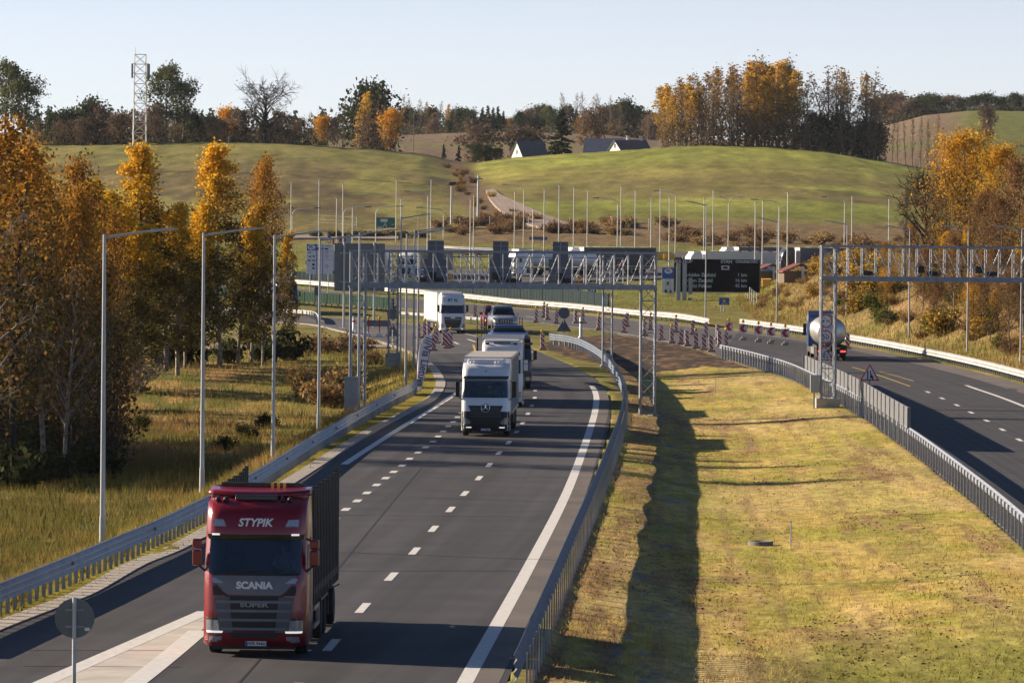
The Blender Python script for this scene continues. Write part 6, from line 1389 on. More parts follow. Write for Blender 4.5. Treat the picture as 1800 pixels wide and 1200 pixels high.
# work barrier board on the left bend, seen from behind
p = G0(662, 592); root = empty('work_barrier', p, 0, 'grey backed work barrier board with orange lamps on the left bend', 'barrier'); s = F / p.y
mb = MB(); mb.bbox(-24 / s, 24 / s, 0, .04, 1.0, 1.6); mb.build('board', M['grey_mid'], root)
for x in (-14, 5): mb = MB(); mb.bbox(x / s - .05, x / s + .05, -.06, 0, 0, 1.7); mb.build('leg', M['panel_red'], root); mb = MB(); mb.prism([(x / s - .4, 0), (x / s + .4, 0), (x / s + .12, .4), (x / s - .12, .4)], -.3, .3); mb.build('foot', M['sign_white'], root); mb = MB(); mb.lathe([(.001, -.05), (.12, -.05), (.14, 0), (.12, .06), (.001, .06)], (x / s, 0, 1.85), 'Y', 12); mb.build('lamp', M['amber'], root)
for px, pb, lb in [(622, 592, 'white plastic bollard with red band behind the left gantry tower'), (1021, 594, 'white plastic bollard standing at the edge of the soil patch')]:
    p = G0(px, pb); root = empty('bollard', p, 0, lb, 'bollard'); mb = MB(); mb.lathe([(.30, 0), (.30, .1), (.16, .16), (.14, 1.9), (.10, 2.0), (.001, 2.02)], n=14); mb.build('body', M['sign_white'], root); mb = MB(); mb.lathe([(.155, 1.4), (.155, 1.6)], n=14); mb.build('band', M['panel_red'] if px < 800 else M['grey_mid'], root)
# feather banner
p = G0(733, 690); root = empty('feather_banner', (p.x, p.y, 0), 0, 'white feather banner with lettering leaning beside the left guard rail', 'banner'); s = F / p.y
def bx(px): return (px - 733) / s
def bz(py): return AT(733, py, p.y).z
mb = MB(); outline = []
L_ = [(735, 689), (733, 660), (733.5, 640), (735, 620), (739, 603), (744, 593), (751, 587.5)]; Rr_ = [(739, 689), (746, 660), (751, 640), (755, 618), (758.5, 598), (759, 586)]
n = 24; V = []
for i in range(n + 1):
    t = i / n; yl = 688 + (587 - 688) * t; xl = np.interp(-yl, [-q[1] for q in L_], [q[0] for q in L_]); xr = np.interp(-yl, [-q[1] for q in Rr_], [q[0] for q in Rr_])
    for k in range(7): u = k / 6; V.append((bx(xl + (xr - xl) * u), .05 * math.sin(u * 4 + t * 7) * (1 - abs(2 * u - 1) * .3), bz(yl)))
m7 = 7; F1 = [(i * m7 + j, i * m7 + j + 1, (i + 1) * m7 + j + 1, (i + 1) * m7 + j) for i in range(n) for j in range(m7 - 1)]
mb.add(V, F1, True); o_ = mb.build('cloth', M['flag'], root); sm = o_.modifiers.new('t', 'SOLIDIFY'); sm.thickness = .01
mb = MB(); mb.path([(bx(q[0]), .02, bz(q[1])) for q in [(738, 705)] + Rr_ + [(759, 585.5)]], .022, 6); mb.build('mast', M['pole'], root)
text('lettering', '///Via Lietuva', .74, M['flag_ink'], root, (bx(745.5), -.09, bz(636)), Matrix.Rotation(R(90), 3, 'X').to_4x4().to_euler() if False else (R(90), R(100), 0), bold=.012, sx=.86)

# wire fences and small markers
def wire_fence(pts, label, h=1.6, sp=6, m='pole_far'):
    root = empty('wire_fence', (0, 0, 0), 0, label, 'fence'); P = [GH(*q) for q in pts]; q, L = smooth_line(P, max(3, int(sum((P[i + 1] - P[i]).length for i in range(len(P) - 1)) / sp)))
    T = []
    for x, y in q: z = hz(x, y); mb = MB(); mb.tube((x, y, z - .3), (x, y, z + h), .05, .05, 6); mb.build('post', M[m], root); T.append((x, y, z))
    mb = MB()
    for k in (.3, .6, 1.0): 
        for a, b in zip(T[:-1], T[1:]): mb.tube((a[0], a[1], a[2] + h * k), (b[0], b[1], b[2] + h * k), .012, .012, 4, False)
    mb.build('wire', M['galv'], root)
wire_fence([(735, 402), (800, 402), (880, 400), (960, 401), (1060, 402), (1140, 404)], 'long wire fence along the shrub strip at the hill foot', 2.2, 7)
wire_fence([(1200, 470), (1290, 505), (1330, 540)], 'wire fence posts on the brown bank by the display board', 1.8, 9)
wire_fence([(560, 612), (600, 614), (650, 615), (690, 616)], 'thin wire fence before the shrubs at the left bend', 1.8, 2.2)
wire_fence([(560, 396), (640, 402), (735, 402)], 'wire fence below the green hill left of the nest pole', 2.0, 8)
for px, pb, hh, lb in [(1258, 691, .95, 'thin white marker post in the far part of the grass median'), (1316, 790, .8, 'pale marker stick in the grass by the shaded hollow'), (1390, 960, .85, 'white marker post right of the concrete manhole')]:
    p = GH(px, pb); root = empty('marker_post', p, 0, lb, 'post'); mb = MB(); mb.bbox(-.025, .025, -.02, .02, -.2, hh); mb.build('post', M['sign_white'], root); mb = MB(); mb.bbox(-.027, .027, -.022, .022, hh, hh + .05); mb.build('cap', M['rim'], root)
p = GH(1337, 958); root = empty('manhole', p, 0, 'round concrete manhole ring sunk in the median grass', 'manhole'); mb = MB(); mb.lathe([(.42, -.3), (.45, .14), (.36, .16), (.34, .02), (.001, .01)], n=24); mb.build('ring', M['conc_dark'], root); mb = MB(); mb.lathe([(.33, .05), (.33, .09), (.001, .10)], n=20); mb.build('lid', M['black'], root)
# yellow water barriers, huts
for i, (px, pb) in enumerate([(1118, 455), (1137, 456), (1156, 457), (1176, 457)]):
    p = GH(px, pb, 700); root = empty('water_barrier', p, R(5), 'yellow water filled barrier, ' + ordn[i] + ' from the left behind the dark trailer', 'barrier', 'yellow barriers in the service area'); mb = MB(); mb.prism([(-.35, 0), (.35, 0), (.30, .35), (.14, .55), (.14, 1.15), (-.14, 1.15), (-.14, .55), (-.30, .35)], -.95, .95, 'YZ'); mb.build('barrier_body', M['yellow'], root); mb = MB(); mb.lathe([(.001, .0), (.1, .0), (.1, .06), (.001, .06)], (0, 0, 1.15), 'Z', 10); mb.build('fill_cap', M['black'], root)
p = GH(1347, 504, 600); root = empty('grit_bin', p, 0, 'yellow grit bin beside the right end of the display board', 'bin'); mb = MB(); mb.bevbox(-.6, .6, -.4, .4, 0, .9, .05); mb.build('bin_body', M['yellow'], root); mb = MB(); mb.prism([(-.45, .9), (.45, .9), (.4, 1.15), (-.45, 1.02)], -.65, .65, 'YZ'); mb.build('lid', M['amber'], root)
for px, pb, w_, lb in [(1352, 490, 2.6, 'small hut with dull red roof behind the display board corner'), (1402, 492, 2.5, 'small hut with red roof and white column on the brown bank')]:
    p = GH(px, pb + 5, 600); root = empty('hut', p, R(15), lb, 'hut'); mb = MB(); mb.bbox(-w_ + .3, w_ - .3, -1.2, 1.2, 0, 1.5); mb.build('wall', M['wood'], root); mb = MB(); mb.prism([(-w_, 1.45), (0, 2.5), (w_, 1.45), (w_, 1.32), (0, 2.36), (-w_, 1.32)], -1.5, 1.5); mb.build('roof', M['roof_red'], root); mb = MB(); mb.bbox(.0, .35, -1.62, -1.52, -.2, 2.1); mb.build('column', M['sign_white'], root)
p = GH(980, 524, 560); root = empty('litter_bin', p, 0, 'white roadside box behind the dark green screen', 'box'); mb = MB(); mb.bevbox(-.35, .35, -.3, .3, 0, 1.4, .04); mb.build('box_body', M['sign_white'], root); mb = MB(); mb.bevbox(-.55, -.3, -.3, .3, 0, .3, .03); mb.build('step', M['sign_white'], root)

# ------------------------------------------------------------------ vegetation
def seg_mesh(S, k=4):
    """tubes from an array of segments: p0(3) p1(3) r0 r1"""
    S = np.array(S, float); p0, p1, r0, r1 = S[:, 0:3], S[:, 3:6], S[:, 6], S[:, 7]; d = p1 - p0; d /= np.linalg.norm(d, axis=1)[:, None] + 1e-9
    ref = np.where(np.abs(d[:, 2:3]) < .9, np.array([[0, 0, 1.]]), np.array([[1., 0, 0]])); a = np.cross(d, ref); a /= np.linalg.norm(a, axis=1)[:, None]; b = np.cross(d, a)
    V = []
    for p, r in ((p0, r0), (p1, r1)):
        for i in range(k): t = 2 * math.pi * i / k; V.append(p + (a * math.cos(t) + b * math.sin(t)) * r[:, None])
    V = np.stack(V, 1).reshape(-1, 3); n = len(S); o = (np.arange(n) * 2 * k)[:, None]
    Fq = np.concatenate([o + np.array([[i, (i + 1) % k, k + (i + 1) % k, k + i]]) for i in range(k)], 0); return V, Fq
def leaf_arrays(P, size, rng, flat=0.0, elong=1.3):
    n = len(P); a = rng.normal(size=(n, 3)); a[:, 2] *= (1 - flat); a /= np.linalg.norm(a, axis=1)[:, None]; b = rng.normal(size=(n, 3)); b -= a * (a * b).sum(1)[:, None]; b /= np.linalg.norm(b, axis=1)[:, None]
    s = (size * rng.uniform(.6, 1.35, n))[:, None] if np.ndim(size) == 0 else size[:, None]
    a = a * s * .5 * elong; b = b * s * .5
    V = np.stack([P - a, P - b * .9, P + a, P + b * .9], 1).reshape(-1, 3); Fq = np.arange(4 * n).reshape(n, 4); return V, Fq
def palette(n, cols, wts, rng, jit=.25):
    i = rng.choice(len(cols), n, p=np.array(wts) / sum(wts)); c = np.array(cols)[i]; return np.clip(c * rng.uniform(1 - jit, 1 + jit, (n, 1)), 0, 1)
def skeleton(rng, H, R_, cb=.3, nb=26, asc=.6, shape='egg', sub=5, trunk_r=.2, lean=.03, droop=0.0, subsub=3, blen=1.0, fork=0):
    """returns tube segments and twig points (position, relative height, outwardness)"""
    S = []; T = []
    tr = [np.zeros(3)]; dirv = np.array([rng.normal() * lean, rng.normal() * lean, 1.0]); n = 10
    for i in range(n): dirv = dirv + np.array([rng.normal() * .03, rng.normal() * .03, 0]); dirv[2] = 1; tr.append(tr[-1] + dirv * H / n)
    tr = np.array(tr); rad = lambda t: trunk_r * (1 - t) ** .8 + .02
    for i in range(n): S.append((*tr[i], *tr[i + 1], rad(i / n), rad((i + 1) / n)))
    at = lambda t: np.array([np.interp(t * n, range(n + 1), tr[:, j]) for j in range(3)])
    for j in range(nb):
        t = cb + (1 - cb) * ((j + rng.random()) / nb) ** .9; t = min(t, .985); u = (t - cb) / (1 - cb)
        if shape == 'egg': w = math.sin(math.pi * min(.98, .14 + .86 * u) ** .75) ** .8
        elif shape == 'cone': w = 1 - u * .93
        elif shape == 'spire': w = (1 - u * .9) ** .8 * (1.0 if u > .12 else .7)
        elif shape == 'broom': w = .35 + .65 * u if u < .75 else 1 - (u - .75) * 1.6
        elif shape == 'round': w = math.sqrt(max(.05, 1 - (2 * u - .9) ** 2 * .85))
        elif shape == 'column': w = .75 + .25 * math.sin(u * 9) if u < .8 else 1 - (u - .8) * 3.5
        L = R_ * max(.12, w) * rng.uniform(.7, 1.15) * blen; az = j * 2.4 + rng.normal() * .5; up = asc * rng.uniform(.7, 1.3)
        d = np.array([math.cos(az), math.sin(az), up]); d /= np.linalg.norm(d); p = at(t); r = max(.018, rad(t) * .45); m = 4; q = p; pts = [p]
        for k in range(m):
            d2 = d + np.array([rng.normal() * .15, rng.normal() * .15, rng.normal() * .10 - droop * k * .35]); d2 /= np.linalg.norm(d2); q2 = q + d2 * L / m * (1 + up * .35)
            S.append((*q, *q2, r * (1 - k / m) + .012, r * (1 - (k + 1) / m) + .012)); q = q2; pts.append(q)
        pts = np.array(pts)
        for s_ in range(sub):
            f = rng.uniform(.25, 1.0) * m; b0 = np.array([np.interp(f, range(m + 1), pts[:, c]) for c in range(3)]); d3 = d + rng.normal(size=3) * .75; d3[2] -= droop * 1.2; d3 /= np.linalg.norm(d3); l3 = L * rng.uniform(.22, .5)
            b1 = b0 + d3 * l3; S.append((*b0, *b1, .016, .008)); T.append((*b1, u, f / m)); T.append((*(b0 * .5 + b1 * .5), u, f / m))
            for e in range(subsub):
                d4 = d3 + rng.normal(size=3) * .6; d4[2] -= droop * 1.5; d4 /= np.linalg.norm(d4); b2 = b0 + (b1 - b0) * rng.uniform(.3, 1) ; b3 = b2 + d4 * l3 * rng.uniform(.4, .9); S.append((*b2, *b3, .011, .005)); T.append((*b3, u, f / m))
    T.append((*tr[-1], 1.0, 1.0)); return S, np.array(T)
def tree_data(name, seed, H, R_, nleaf, lsize, cols, spread=.35, bark='bark', colh=None, colt=.30, twig=1.0, k=5, clump=.0, **kw):
    rng = np.random.default_rng(seed); S, T = skeleton(rng, H, R_, **kw); S = [list(q) for q in S]
    for q in S: 
        if q[6] < .03: q[6] *= twig; q[7] *= twig
    V, Fq = seg_mesh(S, k); wood = arr_mesh('trunk', V, Fq, M[bark], True); crown = None
    if nleaf:
        wgt = np.ones(len(T))
        if clump: wgt = (rng.random(len(T)) > clump) + .03
        i = rng.choice(len(T), nleaf, p=wgt / wgt.sum()); P = T[i, :3] + rng.normal(size=(nleaf, 3)) * spread; V, Fq = leaf_arrays(P, lsize, rng)
        u = T[i, 3]
        c = palette(nleaf, cols, [1] * len(cols), rng)
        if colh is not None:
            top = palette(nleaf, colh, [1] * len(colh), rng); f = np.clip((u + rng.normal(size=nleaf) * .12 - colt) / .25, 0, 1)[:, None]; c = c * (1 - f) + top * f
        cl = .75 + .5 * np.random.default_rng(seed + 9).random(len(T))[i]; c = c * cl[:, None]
        crown = arr_mesh('crown', V, Fq, M['leaf'], False, np.repeat(c, 4, 0))
    return (wood, crown, H)
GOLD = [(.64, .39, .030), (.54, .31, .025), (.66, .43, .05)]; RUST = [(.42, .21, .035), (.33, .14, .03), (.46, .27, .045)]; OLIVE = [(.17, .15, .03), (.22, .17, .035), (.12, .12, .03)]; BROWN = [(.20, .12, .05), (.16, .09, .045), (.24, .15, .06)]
DGREEN = [(.045, .065, .028), (.06, .08, .03), (.035, .05, .025)]; GGREEN = [(.13, .15, .055), (.10, .125, .045), (.16, .17, .07)]; TAN = [(.30, .19, .07), (.25, .15, .055), (.34, .23, .09)]; DOL = [(.085, .080, .022), (.11, .095, .025), (.06, .065, .02), (.14, .09, .03)]
TD = {}
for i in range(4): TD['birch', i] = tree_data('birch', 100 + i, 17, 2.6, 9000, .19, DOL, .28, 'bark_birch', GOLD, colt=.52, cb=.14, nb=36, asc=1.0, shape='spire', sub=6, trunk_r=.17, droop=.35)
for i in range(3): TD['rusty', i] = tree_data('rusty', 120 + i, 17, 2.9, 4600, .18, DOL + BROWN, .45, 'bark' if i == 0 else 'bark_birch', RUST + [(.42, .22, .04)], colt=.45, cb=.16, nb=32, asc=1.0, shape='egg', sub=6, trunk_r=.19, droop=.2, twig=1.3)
for i in range(3): TD['aspen', i] = tree_data('aspen', 140 + i, 24, 2.6, 600, .45, TAN + BROWN, .5, 'bark_grey', TAN + [(.40, .25, .06)], twig=2.6, k=4, cb=.08, nb=26, asc=1.5, shape='egg', sub=4, subsub=2, trunk_r=.24)
for i in range(3): TD['goldaspen', i] = tree_data('goldaspen', 150 + i, 24, 2.8, 1500, .48, TAN, .55, 'bark_grey', [(.62, .40, .06), (.54, .32, .05)], twig=2.0, k=4, cb=.08, nb=26, asc=1.4, shape='egg', sub=4, subsub=2, trunk_r=.24)
for i in range(4): TD['baretall', i] = tree_data('baretall', 160 + i, 22, 2.9, 160, .45, BROWN, .5, 'bark_grey', BROWN + TAN, twig=2.2, k=3, cb=.1, nb=30, asc=1.6, shape='egg', sub=5, subsub=4, trunk_r=.26)
for i in range(2): TD['bareoak', i] = tree_data('bareoak', 170 + i, 14, 6.5, 160, .4, BROWN, .5, 'bark', None, twig=3.4, k=4, cb=.16, nb=30, asc=.9, shape='round', sub=9, subsub=6, trunk_r=.9, blen=1.0)
for i in range(3): TD['round', i] = tree_data('round', 180 + i, 11, 4.0, 2600, .50, TAN + [(.55, .28, .03)], .7, 'bark', [(.62, .34, .03), (.5, .25, .03)], twig=2, k=4, cb=.12, nb=24, asc=.7, shape='round', sub=5, subsub=2, trunk_r=.22)
for i in range(3): TD['brownround', i] = tree_data('brownround', 190 + i, 11, 4.4, 1700, .55, [(.17, .12, .08), (.14, .11, .085), (.20, .13, .07), (.22, .12, .06)], .8, 'bark_grey', [(.19, .13, .085), (.16, .12, .09)], twig=3, k=3, cb=.10, nb=26, asc=.8, shape='round', sub=6, subsub=3, trunk_r=.2)
for i in range(3): TD['darkround', i] = tree_data('darkround', 200 + i, 11, 4.2, 2800, .55, DGREEN + [(.09, .09, .04)], .8, 'bark', DGREEN, twig=2, k=4, cb=.06, nb=26, asc=.6, shape='round', sub=5, subsub=2, trunk_r=.25)
for i in range(2): TD['poplar', i] = tree_data('poplar', 210 + i, 20, 5.2, 3200, .55, GGREEN + DGREEN, .75, 'bark_grey', GGREEN, twig=2.5, k=4, cb=.20, nb=22, asc=1.1, shape='round', sub=6, subsub=2, trunk_r=.45, clump=.45)
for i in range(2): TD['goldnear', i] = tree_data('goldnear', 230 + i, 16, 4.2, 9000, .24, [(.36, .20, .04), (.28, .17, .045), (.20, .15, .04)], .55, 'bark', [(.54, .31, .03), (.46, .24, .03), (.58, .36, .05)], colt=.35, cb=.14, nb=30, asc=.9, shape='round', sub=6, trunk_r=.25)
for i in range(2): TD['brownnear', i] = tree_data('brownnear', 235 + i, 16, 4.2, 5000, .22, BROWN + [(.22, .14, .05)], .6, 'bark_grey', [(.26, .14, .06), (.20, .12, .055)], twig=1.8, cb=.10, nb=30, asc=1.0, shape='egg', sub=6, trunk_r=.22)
def conifer_data(seed, H, R_, nl=2600, ls=.45):
    rng = np.random.default_rng(seed); S = [(0, 0, 0, 0, 0, H, .22, .03)]; P = []
    for j in range(int(H * 5)):
        t = .06 + .93 * (j + rng.random()) / int(H * 5); L = R_ * (1 - t) ** .85 * rng.uniform(.6, 1.12) + .12; az = rng.random() * 6.283; z = t * H
        tip = np.array([math.cos(az) * L, math.sin(az) * L, z - L * .28]); S.append((0, 0, z, *tip, .05, .015))
        m = max(3, int(nl * L / (R_ * H * 2.4))); f = rng.random(m) ** .6; Q = np.array([0, 0, z]) + (tip - np.array([0, 0, z])) * f[:, None]; Q[:, :2] += rng.normal(size=(m, 2)) * .22; Q[:, 2] += rng.normal(size=m) * .12 - .08; P.append(Q)
    P = np.concatenate(P); V, Fq = leaf_arrays(P, ls, rng, .5, 1.5); c = palette(len(P), [(.030, .048, .026), (.022, .036, .022), (.045, .060, .030)], [1, 1, 1], rng)
    v, f = seg_mesh(S, 5); return (arr_mesh('trunk', v, f, M['bark'], True), arr_mesh('crown', V, Fq, M['leaf'], False, np.repeat(c, 4, 0)), H)
for i in range(3): TD['conifer', i] = conifer_data(220 + i, 14, 3.2)
def bush_data(seed, H, R_, nleaf, ls, cols, twig=1.5, stems=14, bark='bark', colh=None):
    rng = np.random.default_rng(seed); S = []; T = []
    for j in range(stems):
        az = rng.random() * 6.283; sp = rng.random() ** .6 * R_; p = np.array([rng.normal() * .15 * R_, rng.normal() * .15 * R_, -.1]); tip = np.array([math.cos(az) * sp, math.sin(az) * sp, H * rng.uniform(.55, 1.0) * (1 - .35 * (sp / R_) ** 2)]); q = p
        for k in range(3): q2 = p + (tip - p) * (k + 1) / 3 + rng.normal(size=3) * .08 * H; S.append((*q, *q2, .03 * (1 - k / 4), .03 * (1 - (k + 1) / 4))); q = q2
        for e in range(7):
            f = rng.uniform(.25, 1); b = p + (tip - p) * f; d = rng.normal(size=3); d[2] = abs(d[2]) * .8 + .2; c = b + d / np.linalg.norm(d) * H * rng.uniform(.12, .3); S.append((*b, *c, .012 * twig, .006 * twig)); T.append((*c, f)); T.append((*((b + c) / 2), f))
    T = np.array(T); v, f = seg_mesh(S, 4); wood = arr_mesh('stems', v, f, M[bark], True); crown = None
    if nleaf:
        i = rng.choice(len(T), nleaf); P = T[i, :3] + rng.normal(size=(nleaf, 3)) * .10 * H; P[:, 2] = np.abs(P[:, 2]); V, Fq = leaf_arrays(P, ls, rng); c = palette(nleaf, cols, [1] * len(cols), rng, .35)
        crown = arr_mesh('foliage', V, Fq, M['leaf'], False, np.repeat(c, 4, 0))
    return (wood, crown, H)
for i in range(3):
    TD['goldbush', i] = bush_data(300 + i, 3.2, 2.0, 900, .24, GOLD + OLIVE + TAN)
    TD['brownbush', i] = bush_data(310 + i, 2.2, 1.9, 620, .22, BROWN + [(.24, .15, .09)], 2.2, 22, 'bark_grey')
    TD['greenbush', i] = bush_data(320 + i, 2.4, 1.7, 950, .22, [(.10, .12, .025), (.14, .14, .03), (.07, .09, .025)])
    TD['darkbush', i] = bush_data(330 + i, 2.2, 1.9, 900, .24, DGREEN + [(.08, .07, .03), (.06, .05, .03)])
    TD['twigbush', i] = bush_data(340 + i, 3.2, 2.2, 120, .16, BROWN, 2.4, 30, 'bark_birch')
    TD['twigdark', i] = bush_data(360 + i, 3.4, 2.2, 420, .17, DOL + BROWN, 2.0, 26, 'bark')
    TD['weedbush', i] = bush_data(350 + i, 1.6, 1.5, 700, .17, [(.36, .22, .09), (.28, .17, .07), (.22, .17, .06), (.40, .27, .12)], 1.6, 20, 'bark_grey')
def plant(kind, i, loc, H, rz, label, cat='tree', group=None, wid=1.0, name=None):
    wood, crown, h0 = TD[kind, i]; names = dict(birch='birch_tree', rusty='birch_tree', aspen='aspen_tree', goldaspen='aspen_tree', baretall='bare_tree', bareoak='oak_tree', round='autumn_tree', goldnear='autumn_tree', brownnear='autumn_tree', brownround='autumn_tree', darkround='evergreen_tree', poplar='poplar_tree', conifer='spruce_tree')
    o = empty(name or names.get(kind, 'shrub'), loc, rz, label, cat, group); s = H / h0; o.scale = (s * wid, s * wid, s)
    link('trunk' if cat == 'tree' else 'stems', wood, o)
    if crown: link('crown' if cat == 'tree' else 'foliage', crown, o)
    return o
rgen = random.Random(77); cnt = {}
def tree_at(kind, px, top, pb=None, Y=None, label=None, group=None, wid=1.0, cat='tree', lo=60, dz=-.15):
    p = GH(px, pb, lo) if pb is not None else Vector((XP(px, Y, 300), Y, 0)); z = hz(p.x, p.y); H = max(.6, AT(px, top, p.y).z - z) * (.94 if kind in ('birch', 'rusty', 'goldnear', 'brownnear') else 1.0)
    ks = [k for k in TD if k[0] == kind]; n = cnt.get(kind, 0); cnt[kind] = n + 1
    return plant(kind, ks[n % len(ks)][1], (p.x, p.y, z + dz), H, rgen.random() * 6.28, label, cat, group, wid * rgen.uniform(.92, 1.1))
# birches and rusty birches left
for kind, px, pb, top, wd, lb in [('rusty', 22, 850, 212, 1.0, 'rust orange birch at the left frame edge, tallest there'), ('rusty', -45, 880, 180, 1.1, 'rust orange birch cut by the left frame edge'), ('rusty', 78, 838, 238, .9, 'rust birch with pale bare branches, second from the left edge'), ('rusty', 128, 832, 300, .8, 'dark trunked birch standing nearest the road on the left'), ('rusty', 112, 842, 330, .8, 'slender dark birch paired with the dark trunked one'),
      ('birch', 200, 680, 320, 1.2, 'olive birch filling the gap behind the many stemmed one'), ('birch', 312, 660, 345, 1.2, 'olive birch left of the low one between the yellow tops'), ('birch', 165, 740, 335, 1.1, 'olive birch in the shade right of the dark trunked pair'), ('birch', 240, 690, 380, 1.1, 'low dark birch in front of the mast birch'), ('rusty', 150, 790, 252, 1.0, 'birch with an orange yellow dome left of the mast'), ('rusty', 205, 757, 345, .7, 'thin many stemmed birch behind the nearest lamp post'), ('birch', 246, 655, 236, 1.2, 'birch with the bright yellow top in front of the lattice mast'), ('birch', 222, 662, 345, 1.1, 'olive birch just left of the bright yellow mast birch'), ('birch', 292, 652, 330, 1.2, 'olive gold birch just right of the bright yellow mast birch'),
      ('birch', 326, 648, 375, 1.1, 'low olive birch between the two bright yellow tops'), ('birch', 387, 645, 234, 1.05, 'birch with the narrow bright yellow spire right of the mast'), ('birch', 356, 650, 345, 1.1, 'olive birch left under the yellow spire'), ('birch', 418, 640, 345, 1.1, 'olive birch right under the yellow spire'), ('rusty', 442, 640, 258, .75, 'thin reddish birch next to the yellow spire'), ('rusty', 482, 636, 268, .8, 'reddish birch at the right end of the birch row'),
      ('birch', 505, 632, 395, .75, 'low brown birch closing the birch row on the right'), ('birch', 462, 644, 375, .9, 'low birch under the reddish pair'), ('birch', 180, 690, 330, 1.1, 'olive birch behind the orange yellow dome'), ('rusty', 60, 760, 270, 1.2, 'rust birch behind the second one from the left edge'), ('birch', 100, 720, 300, 1.2, 'olive birch filling the back of the left edge group'), ('rusty', -120, 800, 200, 1.2, 'rust birch wholly beyond the left frame edge'), ('birch', 0, 740, 300, 1.3, 'olive birch far back at the left frame edge'), ('birch', 270, 640, 420, 1.2, 'low dark birch behind the mast birch'), ('birch', 440, 632, 420, 1.1, 'low dark birch behind the reddish pair')] + [('rusty', -130 - 75 * k, 850 - 22 * k, 190 + 15 * k, 1.2, 'birch beyond the left frame edge') for k in range(9)] + [('rusty', -200 - 120 * k, 800 - 10 * k, 180, 1.2, 'birch beyond the left frame edge') for k in range(5)] + [('rusty', -250 - 33 * k, 765 + (k * 29 % 70), 190, 1.3, 'birch beyond the left frame edge') for k in range(15)] + [('rusty', px, pb, top, .9, 'dark stemmed birch in the shaded thicket at the left frame edge') for px, pb, top in [(8, 815, 420), (40, 800, 460), (70, 815, 440), (95, 790, 480), (170, 790, 440), (30, 770, 400), (140, 770, 430)]]:
    tree_at(kind, px, top, pb, None, lb, 'birches left of the road', wd * (1.0 if kind == 'birch' else .88))
for kind, px, pb, top, lb in [('darkbush', 30, 860, 770, 'dark undergrowth bush under the left edge birches'), ('darkbush', 90, 850, 780, 'dark undergrowth bush at the foot of the paired dark birches'), ('darkbush', 160, 840, 770, 'dark bush right of the dark trunked birch'), ('darkbush', 60, 800, 700, 'dark bush deep among the left edge birches'), ('greenbush', 250, 755, 725, 'small bright green bush in the shaded meadow'), ('greenbush', 215, 765, 740, 'low green bush by the many stemmed birch'), ('twigbush', 235, 690, 580, 'pale bare twiggy shrub in the sunny meadow'), ('darkbush', 0, 830, 720, 'dark bush at the left frame edge under the birches'), ('brownbush', 180, 720, 640, 'brown bush left of the pale twiggy shrub'),
      ('darkbush', 330, 640, 590, 'dark hedge bush under the low olive birch'), ('darkbush', 400, 638, 590, 'dark hedge bush under the yellow spire birch'), ('darkbush', 460, 636, 585, 'dark hedge bush under the reddish pair'), ('darkbush', 290, 642, 590, 'dark hedge bush under the olive gold birch'), ('darkbush', 505, 634, 575, 'dark hedge bush ending the birch row'), ('brownbush', 545, 625, 585, 'brown bush right of the birch row, before the bend'), ('brownbush', 575, 622, 580, 'brown bush before the bend, left of the fence posts'), ('brownbush', 602, 620, 584, 'brown bush by the wire fence at the bend'), ('brownbush', 640, 622, 590, 'brown bush behind the left gantry tower'),
      ('weedbush', 548, 705, 655, 'greyish weed clump left of the fourth lamp post'), ('weedbush', 580, 715, 655, 'greyish weed clump right of the fourth lamp post'), ('weedbush', 600, 690, 640, 'tall weed clump left of the control cabinet'), ('weedbush', 530, 680, 640, 'weed clump in the sunny meadow end'), ('weedbush', 655, 640, 610, 'weed clump by the second gantry block'), ('brownbush', 655, 606, 588, 'brown tuft behind the work barrier'), ('darkbush', 430, 770, 740, 'dark low bush in the hollow beside the guard rail'), ('darkbush', 470, 750, 722, 'dark low bush beside the third lamp post'), ('darkbush', 395, 790, 760, 'dark low bush behind the second lamp post')]:
    tree_at(kind, px, top, pb, None, lb, 'shrubs left of the road', 1.0, 'shrub')
for i in range(22): px = -10 + i * 9.5; tree_at('twigdark', px, rgen.uniform(650, 760), 835 - (i * 37 % 60), None, 'tangled dark shrub in the thicket under the left birches', 'dark thicket shrubs under the left birches', 1.0, 'shrub')
